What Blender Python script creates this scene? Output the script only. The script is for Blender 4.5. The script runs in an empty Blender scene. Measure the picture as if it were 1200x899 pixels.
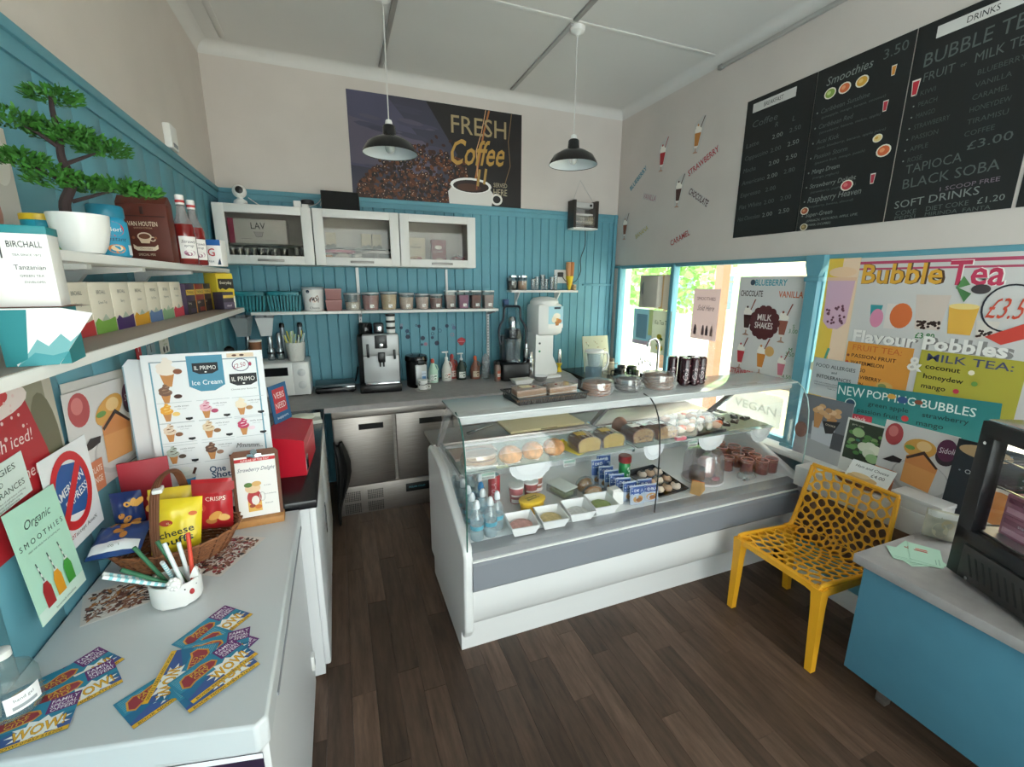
import bpy, bmesh, math, random
from mathutils import Vector, Matrix
R = math.radians
pi = math.pi
rnd = random.Random(7)
scene = bpy.context.scene
col = scene.collection

# ------------------------------------------------------------------ camera
CAM_H = 1.785
cam_d = bpy.data.cameras.new('camera')
cam = bpy.data.objects.new('camera', cam_d)
col.objects.link(cam)
cam_d.sensor_fit = 'HORIZONTAL'
cam_d.sensor_width = 36.0
cam_d.lens = 518.5 * 36.0 / 1200.0
cam_d.clip_start = 0.02
cam_d.clip_end = 300
def set_cam(yaw, pitch, roll):
    fw = Vector((-math.sin(yaw)*math.cos(pitch), math.cos(yaw)*math.cos(pitch), -math.sin(pitch)))
    r = Vector((math.cos(yaw), math.sin(yaw), 0))
    up = r.cross(fw)
    r2 = r*math.cos(roll) + up*math.sin(roll)
    u2 = -r*math.sin(roll) + up*math.cos(roll)
    m = Matrix((r2, u2, -fw)).transposed().to_4x4()
    m.translation = Vector((0, 0, CAM_H))
    cam.matrix_world = m
set_cam(-0.3732, 0.2248, 0.0064)
scene.camera = cam
scene.cycles.transparent_max_bounces = 40

# ------------------------------------------------------------------ world, sun, exposure
w = bpy.data.worlds.new('sky')
scene.world = w
w.use_nodes = True
wn = w.node_tree
bg = wn.nodes['Background']
bg.inputs[0].default_value = (1.0, 0.972, 0.955, 1)
bg.inputs[1].default_value = 5.0
sun_d = bpy.data.lights.new('sun_offscreen', 'SUN')
sun_d.energy = 6.0
sun_d.angle = R(1.0)
sun_d.color = (1.0, 0.95, 0.86)
sun = bpy.data.objects.new('sun_offscreen', sun_d)
col.objects.link(sun)
sun.rotation_euler = (R(-38), R(8), 0)
scene.view_settings.view_transform = 'Standard'
scene.view_settings.look = 'None'
scene.view_settings.gamma = 1.0
scene.view_settings.use_curve_mapping = False
scene.view_settings.exposure = 0.68

# ------------------------------------------------------------------ materials
def lin(h):
    h = h.lstrip('#')
    o = []
    for i in (0, 2, 4):
        c = int(h[i:i+2], 16)/255
        o.append(c/12.92 if c <= .04045 else ((c+.055)/1.055)**2.4)
    return (*o, 1)
MATS = {}
def mat(name, hexc, rough=.5, metal=0, noise=0, nscale=20, bump=0, spec=.5, sub=0, coat=0, stretch=None):
    if name in MATS: return MATS[name]
    m = bpy.data.materials.new(name)
    m.use_nodes = True
    nt = m.node_tree
    b = nt.nodes['Principled BSDF']
    c = lin(hexc)
    b.inputs['Base Color'].default_value = c
    b.inputs['Roughness'].default_value = rough
    b.inputs['Metallic'].default_value = metal
    b.inputs['Specular IOR Level'].default_value = spec
    if coat:
        b.inputs['Coat Weight'].default_value = coat
        b.inputs['Coat Roughness'].default_value = .1
    if noise or bump:
        tc = nt.nodes.new('ShaderNodeTexCoord')
        mp = nt.nodes.new('ShaderNodeMapping')
        if stretch: mp.inputs['Scale'].default_value = stretch
        nt.links.new(tc.outputs['Object'], mp.inputs['Vector'])
        n = nt.nodes.new('ShaderNodeTexNoise')
        n.inputs['Scale'].default_value = nscale
        n.inputs['Detail'].default_value = 6
        nt.links.new(mp.outputs[0], n.inputs['Vector'])
        if noise:
            cr = nt.nodes.new('ShaderNodeValToRGB')
            cr.color_ramp.elements[0].position = .3
            cr.color_ramp.elements[1].position = .7
            cr.color_ramp.elements[0].color = tuple(max(0, x*(1-noise)) for x in c[:3])+(1,)
            cr.color_ramp.elements[1].color = tuple(min(1, x*(1+noise)) for x in c[:3])+(1,)
            nt.links.new(n.outputs['Fac'], cr.inputs[0])
            nt.links.new(cr.outputs[0], b.inputs['Base Color'])
        if bump:
            bp = nt.nodes.new('ShaderNodeBump')
            bp.inputs['Strength'].default_value = bump
            bp.inputs['Distance'].default_value = .004
            nt.links.new(n.outputs['Fac'], bp.inputs['Height'])
            nt.links.new(bp.outputs[0], b.inputs['Normal'])
    MATS[name] = m
    return m
def glass(name, tint='ffffff', refl=.10, rough=.02, alpha=1.0):
    """thin clear sheet: transparent mixed with a Fresnel gloss; alpha<1 adds a milky film"""
    if name in MATS: return MATS[name]
    m = bpy.data.materials.new(name); m.use_nodes = True
    nt = m.node_tree
    nt.nodes.clear()
    out = nt.nodes.new('ShaderNodeOutputMaterial')
    tr = nt.nodes.new('ShaderNodeBsdfTransparent'); tr.inputs[0].default_value = lin(tint)
    gl = nt.nodes.new('ShaderNodeBsdfGlossy'); gl.inputs['Roughness'].default_value = rough
    lw = nt.nodes.new('ShaderNodeLayerWeight')
    pw = nt.nodes.new('ShaderNodeMath'); pw.operation = 'POWER'; pw.inputs[1].default_value = 4
    ma = nt.nodes.new('ShaderNodeMath'); ma.operation = 'MULTIPLY_ADD'; ma.inputs[1].default_value = .5; ma.inputs[2].default_value = refl*.35
    nt.links.new(lw.outputs['Facing'], pw.inputs[0]); nt.links.new(pw.outputs[0], ma.inputs[0])
    mx = nt.nodes.new('ShaderNodeMixShader')
    nt.links.new(ma.outputs[0], mx.inputs[0])
    nt.links.new(tr.outputs[0], mx.inputs[1]); nt.links.new(gl.outputs[0], mx.inputs[2])
    last = mx
    if alpha < 1:
        df = nt.nodes.new('ShaderNodeBsdfDiffuse'); df.inputs[0].default_value = lin(tint)
        m2 = nt.nodes.new('ShaderNodeMixShader'); m2.inputs[0].default_value = 1-alpha
        nt.links.new(mx.outputs[0], m2.inputs[1]); nt.links.new(df.outputs[0], m2.inputs[2])
        last = m2
    nt.links.new(last.outputs[0], out.inputs[0])
    MATS[name] = m
    return m
def thin_paper(hexc):
    """paper that lets some daylight through"""
    k = 'thin_'+hexc
    if k in MATS: return MATS[k]
    m = bpy.data.materials.new(k); m.use_nodes = True
    nt = m.node_tree; nt.nodes.clear()
    out = nt.nodes.new('ShaderNodeOutputMaterial')
    d = nt.nodes.new('ShaderNodeBsdfDiffuse'); d.inputs[0].default_value = lin(hexc)
    t = nt.nodes.new('ShaderNodeBsdfTranslucent'); t.inputs[0].default_value = lin(hexc)
    mx = nt.nodes.new('ShaderNodeMixShader'); mx.inputs[0].default_value = .24
    nt.links.new(d.outputs[0], mx.inputs[1]); nt.links.new(t.outputs[0], mx.inputs[2]); nt.links.new(mx.outputs[0], out.inputs[0])
    MATS[k] = m
    return m
def ink(hexc, rough=.55):
    return mat('ink_'+hexc, hexc, rough)

# ------------------------------------------------------------------ mesh builder
class MB:
    def __init__(s):
        s.v = []; s.f = []; s.mi = []; s.mats = []; s.m = 0
    def use(s, m):
        if m not in s.mats: s.mats.append(m)
        s.m = s.mats.index(m); return s
    def face(s, *ix):
        s.f.append(ix); s.mi.append(s.m)
    def add(s, vs, fs, M=None):
        o = len(s.v)
        s.v += [tuple(M @ Vector(p)) if M else tuple(p) for p in vs]
        for f in fs: s.face(*[i+o for i in f])
        return s
    def box(s, x0, x1, y0, y1, z0, z1, M=None):
        return s.add([(x0,y0,z0),(x1,y0,z0),(x1,y1,z0),(x0,y1,z0),(x0,y0,z1),(x1,y0,z1),(x1,y1,z1),(x0,y1,z1)],
                     [(3,2,1,0),(4,5,6,7),(0,1,5,4),(1,2,6,5),(2,3,7,6),(3,0,4,7)], M)
    def rbox(s, x0, x1, y0, y1, z0, z1, b=.004, M=None):
        """box with chamfered edges"""
        b = min(b, (x1-x0)*.45, (y1-y0)*.45, (z1-z0)*.45)
        bm = bmesh.new()
        bmesh.ops.create_cube(bm, size=1)
        for v in bm.verts:
            v.co = Vector((x0+(x1-x0)*(v.co.x+.5), y0+(y1-y0)*(v.co.y+.5), z0+(z1-z0)*(v.co.z+.5)))
        bmesh.ops.bevel(bm, geom=bm.edges[:], offset=b, segments=2, affect='EDGES', profile=.5)
        bm.verts.index_update()
        s.add([v.co[:] for v in bm.verts], [tuple(v.index for v in f.verts) for f in bm.faces], M)
        bm.free(); return s
    def lathe(s, prof, n=20, c=(0,0,0), cap0=True, cap1=True, sx=1, sy=1, M=None):
        vs = []; fs = []
        for r, z in prof:
            for k in range(n):
                a = 2*pi*k/n
                vs.append((c[0]+r*sx*math.cos(a), c[1]+r*sy*math.sin(a), c[2]+z))
        for i in range(len(prof)-1):
            for k in range(n):
                k2 = (k+1) % n
                fs.append((i*n+k, i*n+k2, (i+1)*n+k2, (i+1)*n+k))
        if cap0: fs.append(tuple(range(n))[::-1])
        if cap1: fs.append(tuple((len(prof)-1)*n+k for k in range(n)))
        return s.add(vs, fs, M)
    def tube(s, pts, r, n=8, closed=False, r1=None, caps=True):
        pts = [Vector(p) for p in pts]
        L = len(pts); rings = []
        up = Vector((0,0,1))
        vs = []; fs = []
        prev = None
        for i, p in enumerate(pts):
            if closed: t = pts[(i+1) % L]-pts[i-1]
            else: t = pts[min(i+1, L-1)]-pts[max(i-1, 0)]
            if t.length < 1e-9: t = Vector((0,0,1))
            t.normalize()
            if prev is None:
                a = up if abs(t.dot(up)) < .9 else Vector((1,0,0))
                u = t.cross(a).normalized()
            else:
                u = (prev - t*prev.dot(t))
                u = u.normalized() if u.length > 1e-6 else t.orthogonal().normalized()
            prev = u
            b = t.cross(u)
            rr = r if r1 is None else r+(r1-r)*i/(L-1)
            for k in range(n):
                an = 2*pi*k/n
                vs.append(tuple(p+u*math.cos(an)*rr+b*math.sin(an)*rr))
        m = L if closed else L-1
        for i in range(m):
            j = (i+1) % L
            for k in range(n):
                k2 = (k+1) % n
                fs.append((i*n+k, i*n+k2, j*n+k2, j*n+k))
        if not closed and caps:
            fs.append(tuple(range(n))[::-1]); fs.append(tuple((L-1)*n+k for k in range(n)))
        return s.add(vs, fs)
    def prism(s, poly, h0, h1, axis='z', M=None):
        """extrude a 2D polygon between h0 and h1 along an axis: z:(x,y) x:(y,z) y:(x,z)"""
        n = len(poly)
        def P(a, b, h):
            return (a,b,h) if axis == 'z' else ((h,a,b) if axis == 'x' else (a,h,b))
        vs = [P(a,b,h0) for a,b in poly]+[P(a,b,h1) for a,b in poly]
        fs = [tuple(range(n))[::-1], tuple(range(n,2*n))]+[(i,(i+1)%n,n+(i+1)%n,n+i) for i in range(n)]
        if axis == 'y': fs = [f[::-1] for f in fs]
        return s.add(vs, fs, M)
    def ell(s, c, r, nu=12, nv=8, z0=-1, z1=1, M=None, jit=0):
        prof = []
        for i in range(nv+1):
            t = -pi/2+pi*i/nv
            zz = max(z0, min(z1, math.sin(t)))
            prof.append((max(math.cos(math.asin(zz)), 1e-4), zz))
        vs = []; fs = []
        for q, z in prof:
            for k in range(nu):
                a = 2*pi*k/nu
                j = 1+jit*(rnd.random()-.5)
                vs.append((c[0]+r[0]*q*math.cos(a)*j, c[1]+r[1]*q*math.sin(a)*j, c[2]+r[2]*z*j))
        for i in range(nv):
            for k in range(nu):
                k2 = (k+1) % nu
                fs.append((i*nu+k, i*nu+k2, (i+1)*nu+k2, (i+1)*nu+k))
        return s.add(vs, fs, M)
    def grid(s, fn, nu, nv):
        vs = [fn(i/nu, j/nv) for j in range(nv+1) for i in range(nu+1)]
        fs = [(j*(nu+1)+i, j*(nu+1)+i+1, (j+1)*(nu+1)+i+1, (j+1)*(nu+1)+i) for j in range(nv) for i in range(nu)]
        return s.add(vs, fs)
    def mesh(s, name):
        me = bpy.data.meshes.new(name)
        me.from_pydata(s.v, [], s.f)
        for m in s.mats: me.materials.append(m)
        if len(s.mats) > 1: me.polygons.foreach_set('material_index', s.mi)
        me.polygons.foreach_set('use_smooth', [True]*len(me.polygons))
        me.update()
        me.set_sharp_from_angle(angle=R(38))
        return me
    def build(s, name, m=None, parent=None):
        if m and not s.mats: s.mats = [m]
        o = bpy.data.objects.new(name, s.mesh(name))
        col.objects.link(o)
        if parent: o.parent = parent
        return o

def tag(o, label=None, cat=None, group=None, kind=None):
    if label: o['label'] = label
    if cat: o['category'] = cat
    if group: o['group'] = group
    if kind: o['kind'] = kind
    return o
def thing(name, label, cat, loc=(0,0,0), rz=0, group=None):
    o = bpy.data.objects.new(name, None)
    o.empty_display_size = .05
    col.objects.link(o)
    o.location = loc
    o.rotation_euler = (0, 0, R(rz))
    return tag(o, label, cat, group)
def struct(name, mb, m=None, parent=None):
    o = mb.build(name, m, parent)
    if not parent: o['kind'] = 'structure'
    return o
def inst(src, name, loc, parent, rot=(0,0,0), scale=(1,1,1)):
    """another object sharing the mesh of src"""
    o = bpy.data.objects.new(name, src.data if hasattr(src, 'data') else src)
    col.objects.link(o)
    o.location = loc; o.rotation_euler = rot; o.scale = scale
    o.parent = parent
    return o
def dup(root, loc, rz=None, label=None, group=None):
    def cp(o, par):
        c = o.copy(); col.objects.link(c); c.parent = par
        for ch in [k for k in o.children]: cp(ch, c)
        return c
    r = cp(root, None)
    r.location = loc
    if rz is not None: r.rotation_euler = (0, 0, R(rz))
    if label: r['label'] = label
    if group: r['group'] = group
    return r
def orient(o, loc, xa, ya):
    """local X -> xa, local Y -> ya, local Z -> outward normal"""
    xa = Vector(xa).normalized(); ya = Vector(ya); ya = (ya-xa*ya.dot(xa)).normalized()
    m = Matrix((xa, ya, xa.cross(ya))).transposed().to_4x4()
    m.translation = Vector(loc)
    o.matrix_world = m
    return o

def seg_dist(p1, q1, p2, q2):
    """shortest distance between two segments"""
    d1 = q1-p1; d2 = q2-p2; r = p1-p2
    a = d1.dot(d1); e = d2.dot(d2); f = d2.dot(r); c = d1.dot(r); b = d1.dot(d2)
    den = a*e-b*b
    s_ = max(0, min(1, (b*f-c*e)/den)) if den > 1e-12 else 0
    t_ = (b*s_+f)/e
    if t_ < 0: t_ = 0; s_ = max(0, min(1, -c/a))
    elif t_ > 1: t_ = 1; s_ = max(0, min(1, (b-c)/a))
    return (p1+d1*s_-p2-d2*t_).length
def stand_straws(ends, r, base, rim, hz, zlo, zhi, jit, seed):
    """lower ends for straws that lean in a pot without passing through it or each other"""
    rr = random.Random(seed)
    for attempt in range(60):
        done = []
        for e in ends:
            for _ in range(400):
                a_ = rr.uniform(0, 2*pi); q = math.sqrt(rr.random())
                p = Vector((base[0]*q*math.cos(a_), base[1]*q*math.sin(a_), rr.uniform(zlo, zhi)))
                t = e+Vector((rr.uniform(-jit, jit), rr.uniform(-jit, jit), rr.uniform(-jit, jit)))
                k = (hz-p.z)/(t.z-p.z)
                if k > 1: continue
                w_ = p+(t-p)*k
                if (w_.x/rim[0])**2+(w_.y/rim[1])**2 > 1: continue
                if any(seg_dist(p, t, u, v) < 2.02*r for u, v in done): continue
                done.append((p, t)); break
            else: break
        if len(done) == len(ends): return done
    raise RuntimeError('no room for straws')

# ------------------------------------------------------------------ flat print
TXT = {}
def text_geom(s, bold=0):
    if (s, bold) in TXT: return TXT[(s, bold)]
    cu = bpy.data.curves.new('txt', 'FONT')
    cu.body = s; cu.size = 1.0; cu.resolution_u = 2; cu.offset = bold
    cu.fill_mode = 'FRONT'
    ob = bpy.data.objects.new('txt', cu)
    me = ob.to_mesh()
    vs = [(v.co.x, v.co.y) for v in me.vertices]
    fs = [tuple(p.vertices) for p in me.polygons if p.normal.z > 0] or [tuple(p.vertices)[::-1] for p in me.polygons]
    ob.to_mesh_clear()
    bpy.data.objects.remove(ob); bpy.data.curves.remove(cu)
    if vs:
        x0 = min(v[0] for v in vs); x1 = max(v[0] for v in vs)
        y0 = min(v[1] for v in vs); y1 = max(v[1] for v in vs)
    else: x0 = x1 = y0 = y1 = 0
    TXT[(s, bold)] = (vs, fs, x0, x1, y0, y1)
    return TXT[(s, bold)]
class Art:
    """flat print in centimetres, origin at the lower left corner of the sheet"""
    def __init__(s): s.items = []; s.layer = 0
    def poly(s, pts, c, z=None):
        s.layer += 1
        s.items.append((list(pts), [tuple(range(len(pts)))], c, s.layer if z is None else z)); return s
    def rect(s, x0, y0, x1, y1, c, nx=1, ny=1):
        s.layer += 1
        vs = [(x0+(x1-x0)*i/nx, y0+(y1-y0)*j/ny) for j in range(ny+1) for i in range(nx+1)]
        fs = [(j*(nx+1)+i, j*(nx+1)+i+1, (j+1)*(nx+1)+i+1, (j+1)*(nx+1)+i) for j in range(ny) for i in range(nx)]
        s.items.append((vs, fs, c, s.layer)); return s
    def ell(s, cx, cy, rx, ry=None, c='000000', n=20, rot=0, a0=0, a1=360):
        ry = rx if ry is None else ry
        cr, sr = math.cos(R(rot)), math.sin(R(rot))
        P = []
        full = a1-a0 >= 360
        for k in range(n if full else n+1):
            a = R(a0+(a1-a0)*k/n)
            x, y = rx*math.cos(a), ry*math.sin(a)
            P.append((cx+x*cr-y*sr, cy+x*sr+y*cr))
        return s.poly(P, c)
    def ring(s, cx, cy, rx, ry, wd, c, n=28):
        s.layer += 1
        vs = []; fs = []
        for k in range(n):
            a = 2*pi*k/n
            vs += [(cx+rx*math.cos(a), cy+ry*math.sin(a)), (cx+(rx-wd)*math.cos(a), cy+(ry-wd)*math.sin(a))]
        for k in range(n):
            a, b = 2*k, 2*((k+1) % n)
            fs.append((a, b, b+1, a+1))
        s.items.append((vs, fs, c, s.layer)); return s
    def line(s, pts, wd, c):
        s.layer += 1
        vs = []; fs = []
        for i, p in enumerate(pts):
            q0 = pts[max(i-1, 0)]; q1 = pts[min(i+1, len(pts)-1)]
            dx, dy = q1[0]-q0[0], q1[1]-q0[1]
            L = math.hypot(dx, dy) or 1
            nx, ny = -dy/L*wd/2, dx/L*wd/2
            vs += [(p[0]-nx, p[1]-ny), (p[0]+nx, p[1]+ny)]
        for i in range(len(pts)-1): fs.append((2*i, 2*i+2, 2*i+3, 2*i+1))
        s.items.append((vs, fs, c, s.layer)); return s
    def text(s, x, y, t, h, c, align='l', w=None, rot=0, shear=0, bold=0, outline=None, ow=.05):
        """cap height h cm; w squeezes the line to that width"""
        raw = bold
        vs, fs, x0, x1, y0, y1 = text_geom(t, round(max(-.004, min(bold*.35, .018) if bold < .085 else .032), 4))
        if not vs: return s
        k = h/.70
        kx = k if w is None else w/max(x1-x0, 1e-6)
        wid = (x1-x0)*kx
        ox = {'l': 0, 'c': -wid/2, 'r': -wid}[align]
        cr, sr = math.cos(R(rot)), math.sin(R(rot))
        if outline:
            s.text(x, y, t, h, outline, align, w=wid*1.03, rot=rot, shear=shear, bold=.09)
        P = []
        for (a, b) in vs:
            X = (a-x0)*kx+ox; Y = b*k
            X += shear*Y
            P.append((x+X*cr-Y*sr, y+X*sr+Y*cr))
        s.layer += 1
        s.items.append((P, fs, c, s.layer)); return s
    def build(s, name, parent, fn=None, step=.00025, base=.0004, T=None, mfn=ink):
        """fn maps (x_m, y_m, lift_m) to 3D; default is the local XY plane"""
        mb = MB()
        n = max([i[3] for i in s.items]+[1])
        st = min(step, .004/n)
        for vs, fs, c, l in s.items:
            mb.use(mfn(c) if isinstance(c, str) else c)
            z = base+st*l
            if T: vs = [T(*p) for p in vs]
            mb.add([fn(x/100, y/100, z) if fn else (x/100, y/100, z) for x, y in vs], fs)
        me = mb.mesh(name)
        o = bpy.data.objects.new(name, me); col.objects.link(o); o.parent = parent
        return o

def poster(name, label, cat, w, h, loc, xa, ya, art=None, paper='f4f2ee', thick=.0012, group=None, bend=None, rough=.6, thin=False):
    """a sheet w x h cm standing at loc (lower left corner), print on its front"""
    t = thing(name, label, cat, group=group)
    orient(t, loc, xa, ya)
    W, H = w/100, h/100
    fn = None
    mb = MB()
    if bend:
        fn = lambda x, y, l: (x, y, bend(x/W, y/H)+l)
        mb.grid(lambda u, v: (u*W, v*H, bend(u, v)), 10, 10)
        mb.grid(lambda u, v: ((1-u)*W, v*H, bend(1-u, v)-thick), 10, 10)
    elif thin:
        mb.add([(0, 0, 0), (W, 0, 0), (W, H, 0), (0, H, 0)], [(0, 1, 2, 3)])
    else:
        mb.box(0, W, 0, H, -thick, 0)
    mb.build('sheet', thin_paper(paper) if thin else mat('paper_'+paper, paper, rough), t)
    if art: art.build('print', t, fn, mfn=thin_paper if thin else ink)
    return t
def cylmap(r, a0=-90, z0=0, taper=0):
    """wrap print (x along the girth from angle a0, y up) round a cylinder"""
    def fn(x, y, l):
        rr = r+taper*y+l
        a = R(a0)+x/r
        return (rr*math.cos(a), rr*math.sin(a), z0+y)
    return fn
# ================================================================== THE ROOM
XL, XR, YF, YB, ZC = -.77, 2.736, -1.40, 4.07, 3.40
ZD, ZW = 2.457, 1.955          # dado height, window head
M_white = mat('white_plaster', 'd0c7c1', .85, noise=.03, nscale=3)
M_ceil = mat('ceiling_paint', 'd8d5d2', .85, noise=.02, nscale=2)
M_teal = mat('teal_paint', '6099a9', .55, noise=.06, nscale=5)
M_teald = M_teal
M_wht = mat('white_lacquer', 'e6e5e3', .35)
M_black = mat('black_plastic', '121214', .35)
M_blackm = mat('black_matt', '161616', .7)
M_chrome = mat('chrome', 'd5d7da', .12, 1)
M_steel = mat('brushed_steel', 'aaa29c', .42, .9, noise=.12, nscale=6, stretch=(1, 1, 30))
M_grey = mat('grey_plastic', '8d9096', .45)
M_clear = glass('clear_glass')
M_pane = glass('window_glass', 'f4fbfa')
M_lam = mat('grey_laminate', 'a09b9a', .45, noise=.08, nscale=18)
M_txt = mat('black_ink', '1a1a1c', .6)

# floor: planks running away from the shop front
fl = struct('floor', MB().box(XL, XR, YF, YB, -.05, -.004), mat('floor_joint', '14100d', .8))
def wood(name, hexc):
    m = mat(name, hexc, .42, spec=.4)
    nt = m.node_tree; b = nt.nodes['Principled BSDF']
    tc = nt.nodes.new('ShaderNodeTexCoord'); mp = nt.nodes.new('ShaderNodeMapping')
    oi = nt.nodes.new('ShaderNodeObjectInfo')
    add = nt.nodes.new('ShaderNodeVectorMath'); add.operation = 'ADD'
    sc_ = nt.nodes.new('ShaderNodeVectorMath'); sc_.operation = 'SCALE'; sc_.inputs[3].default_value = 40
    cx = nt.nodes.new('ShaderNodeCombineXYZ')
    nt.links.new(oi.outputs['Random'], cx.inputs[0]); nt.links.new(oi.outputs['Random'], cx.inputs[1])
    nt.links.new(cx.outputs[0], sc_.inputs[0])
    nt.links.new(tc.outputs['Object'], add.inputs[0]); nt.links.new(sc_.outputs[0], add.inputs[1])
    nt.links.new(add.outputs[0], mp.inputs[0]); mp.inputs['Scale'].default_value = (10, 1.2, 1)
    n1 = nt.nodes.new('ShaderNodeTexNoise'); n1.inputs['Scale'].default_value = 3; n1.inputs['Detail'].default_value = 8; n1.inputs['Roughness'].default_value = .65
    nt.links.new(mp.outputs[0], n1.inputs['Vector'])
    cr = nt.nodes.new('ShaderNodeValToRGB')
    c = lin(hexc)
    e = cr.color_ramp.elements
    e[0].position = .3; e[0].color = tuple(x*.45 for x in c[:3])+(1,)
    e[1].position = .75; e[1].color = tuple(x*1.5 for x in c[:3])+(1,)
    nt.links.new(n1.outputs['Fac'], cr.inputs[0])
    mx = nt.nodes.new('ShaderNodeMixRGB'); mx.blend_type = 'MULTIPLY'; mx.inputs[0].default_value = 1
    r2 = nt.nodes.new('ShaderNodeMapRange'); r2.inputs[3].default_value = .6; r2.inputs[4].default_value = 1.45
    nt.links.new(oi.outputs['Random'], r2.inputs[0])
    nt.links.new(cr.outputs[0], mx.inputs[1]); nt.links.new(r2.outputs[0], mx.inputs[2])
    nt.links.new(mx.outputs[0], b.inputs['Base Color'])
    return m
M_floor = wood('dark_oak_vinyl', '524035')
PW, PL = .1005, .93
pm = {}
def plank_mesh(wd, ln):
    k = (round(wd, 3), round(ln, 3))
    if k not in pm:
        b = MB()
        e = .0005
        b.add([(0,0,-.004),(wd,0,-.004),(wd,ln,-.004),(0,ln,-.004),(e,e,0),(wd-e,e,0),(wd-e,ln-e,0),(e,ln-e,0)],
              [(4,5,6,7),(0,1,5,4),(1,2,6,5),(2,3,7,6),(3,0,4,7)])
        b.use(M_floor)
        pm[k] = b.mesh('floor_plank')
    return pm[k]
x = XL; i = 0
while x < XR-.01:
    wd = min(PW, XR-x)
    y = YF-((i*.383+.13*math.sin(i*2.3)) % 1)*PL
    while y < YB-.01:
        y0 = max(y, YF); y1 = min(y+PL, YB)
        if y1-y0 > .02:
            o = bpy.data.objects.new('plank', plank_mesh(wd-.0003, y1-y0-.0003)); col.objects.link(o)
            o.location = (x, y0, 0); o.parent = fl
        y += PL
    x += PW; i += 1

# ceiling with cover strips
ce = struct('ceiling', MB().box(XL-.12, XR+.2, YF-.1, YB+.12, ZC, ZC+.06), M_ceil)
def strip(x0, x1, y0, y1, m=M_ceil, z0=ZC-.014):
    MB().rbox(x0, x1, y0, y1, z0, ZC+.002, .004).build('cover_strip', m, ce)
M_strip = mat('strip_grey', 'a9a6a4', .7)
strip(.435, .468, YF, 3.97, M_strip); strip(1.515, 1.55, YF, 2.86, M_strip); strip(1.52, 1.55, 2.9, 3.97, M_strip)
M_str2 = M_ceil
for yy in (2.86, 1.66, .46): strip(XL, XR, yy, yy+.035, M_str2, ZC-.006)
strip(-.61, -.57, YF, 3.95, M_str2, ZC-.006)
# coving round the top
cov = MB()
for i_ in range(5):
    a = i_/5*pi/2; b = (i_+1)/5*pi/2
for nm, ax, p, h0, h1, sg in (('trim_1', 'x', YB, XL, XR, -1), ('trim_2', 'y', XL, YF, YB, 1), ('trim_3', 'y', XR, YF, YB, -1)):
    poly = [(0, 0)]+[(sg*.07*(1-math.sin(t*pi/12)), -.07*(1-math.cos(t*pi/12))) for t in range(7)]
    pts = [(p+a, ZC+b) for a, b in poly]
    if ax == 'x': mb_ = MB().prism(pts, h0, h1, 'x')
    else: mb_ = MB().prism(pts, h0, h1, 'y')
    struct(nm, mb_, M_ceil)

# back wall: plaster above, beaded boards below
wb = struct('wall_back', MB().box(XL-.1, XR+.1, YB+.012, YB+.12, -.05, ZC+.01), M_teal)
MB().box(XL, XR, YB, YB+.013, ZD-.02, ZC).build('plaster', M_white, wb)
BW = .0855
def board_mesh(h, wd=BW, d=.012, g=.006):
    b = MB().use(M_teal)
    pr = [(0, d), (0, .007), (g, 0), (wd-g-.001, 0), (wd-.001, .007), (wd-.001, d)]
    b.prism(pr, 0, h, 'z')
    return b.mesh('board')
bm_ = board_mesh(ZD-.02)
nb = int((XR-XL)/BW)+1
for k in range(nb):
    o = bpy.data.objects.new('board', bm_); col.objects.link(o); o.location = (XL+k*BW, YB, 0); o.parent = wb
# left wall
wl = struct('wall_left', MB().box(XL-.12, XL-.008, YF, YB+.1, -.05, ZC+.01), M_teald)
MB().box(XL-.009, XL, YF, YB, ZD-.02, ZC).build('plaster', M_white, wl)
b_ = MB().use(M_teald)
b_.prism([(-.009, 0), (-.0015, 0), (0, .0025), (0, .1995), (-.0015, .202), (-.009, .202)], 0, ZD-.02, 'z')
bl_ = b_.mesh('board')
for k in range(27):
    o = bpy.data.objects.new('board', bl_); col.objects.link(o); o.location = (XL, YF+k*.203, 0); o.parent = wl
# dado rails
struct('trim_4', MB().rbox(XL, XR, YB-.022, YB+.002, ZD-.035, ZD, .006).box(XL, XR, YB-.012, YB, ZD-.075, ZD-.03), M_teal)
struct('trim_5', MB().rbox(XL-.002, XL+.022, YF, YB, ZD-.035, ZD, .006).box(XL, XL+.010, YF, YB, ZD-.085, ZD-.03), M_teald)
struct('trim_6', MB().rbox(2.36, XR-.01, YB-.016, YB, 1.755, 1.775, .003).rbox(XR-.045, XR-.012, YB-.03, YB, .9, ZD, .004), M_teal)

# right wall: plaster above the shop window, low panelled wall under it
wr = struct('wall_right', MB().box(XR, XR+.16, YF, YB+.1, ZW, ZC+.01).box(XR, XR+.16, YF, YB+.1, -.05, .72).box(XR, XR+.16, YF, -.30, .7, ZW+.02).box(XR, XR+.16, 3.99, YB+.1, .7, ZW+.02), M_white)
MB().box(XR-.012, XR+.001, YF, YB, .10, .70).build('lower_panel', M_teal, wr)
struct('baseboard_right', MB().rbox(XR-.03, XR, YF, YB, 0, .11, .004).rbox(2.545, 2.56, -.3, 1.672, 0, .11, .004), M_wht)
MB().box(2.56, XR-.012, -.3, 1.672, .0, .27).build('bench_panel', M_teal, wr)
MB().box(2.552, XR-.012, -.3, 1.672, .27, .62).build('bench_front', mat('bench_brown', '7a5d49', .6, noise=.2, nscale=8, stretch=(1, 1, 6)), wr)
MB().rbox(XR-.006, XR+.05, YF, YB, ZW-.022, ZW+.002, .004).build('head_trim', M_teal, wr)
wf = MB().box(XL-.1, XR+.1, YF-.1, YF, 2.7, ZC).box(XL-.1, -.45, YF-.1, YF, 0, 2.7).box(2.45, XR+.1, YF-.1, YF, 0, 2.7).box(-.45, 2.45, YF-.1, YF, -.05, .25)
struct('wall_front', wf, M_white)

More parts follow.
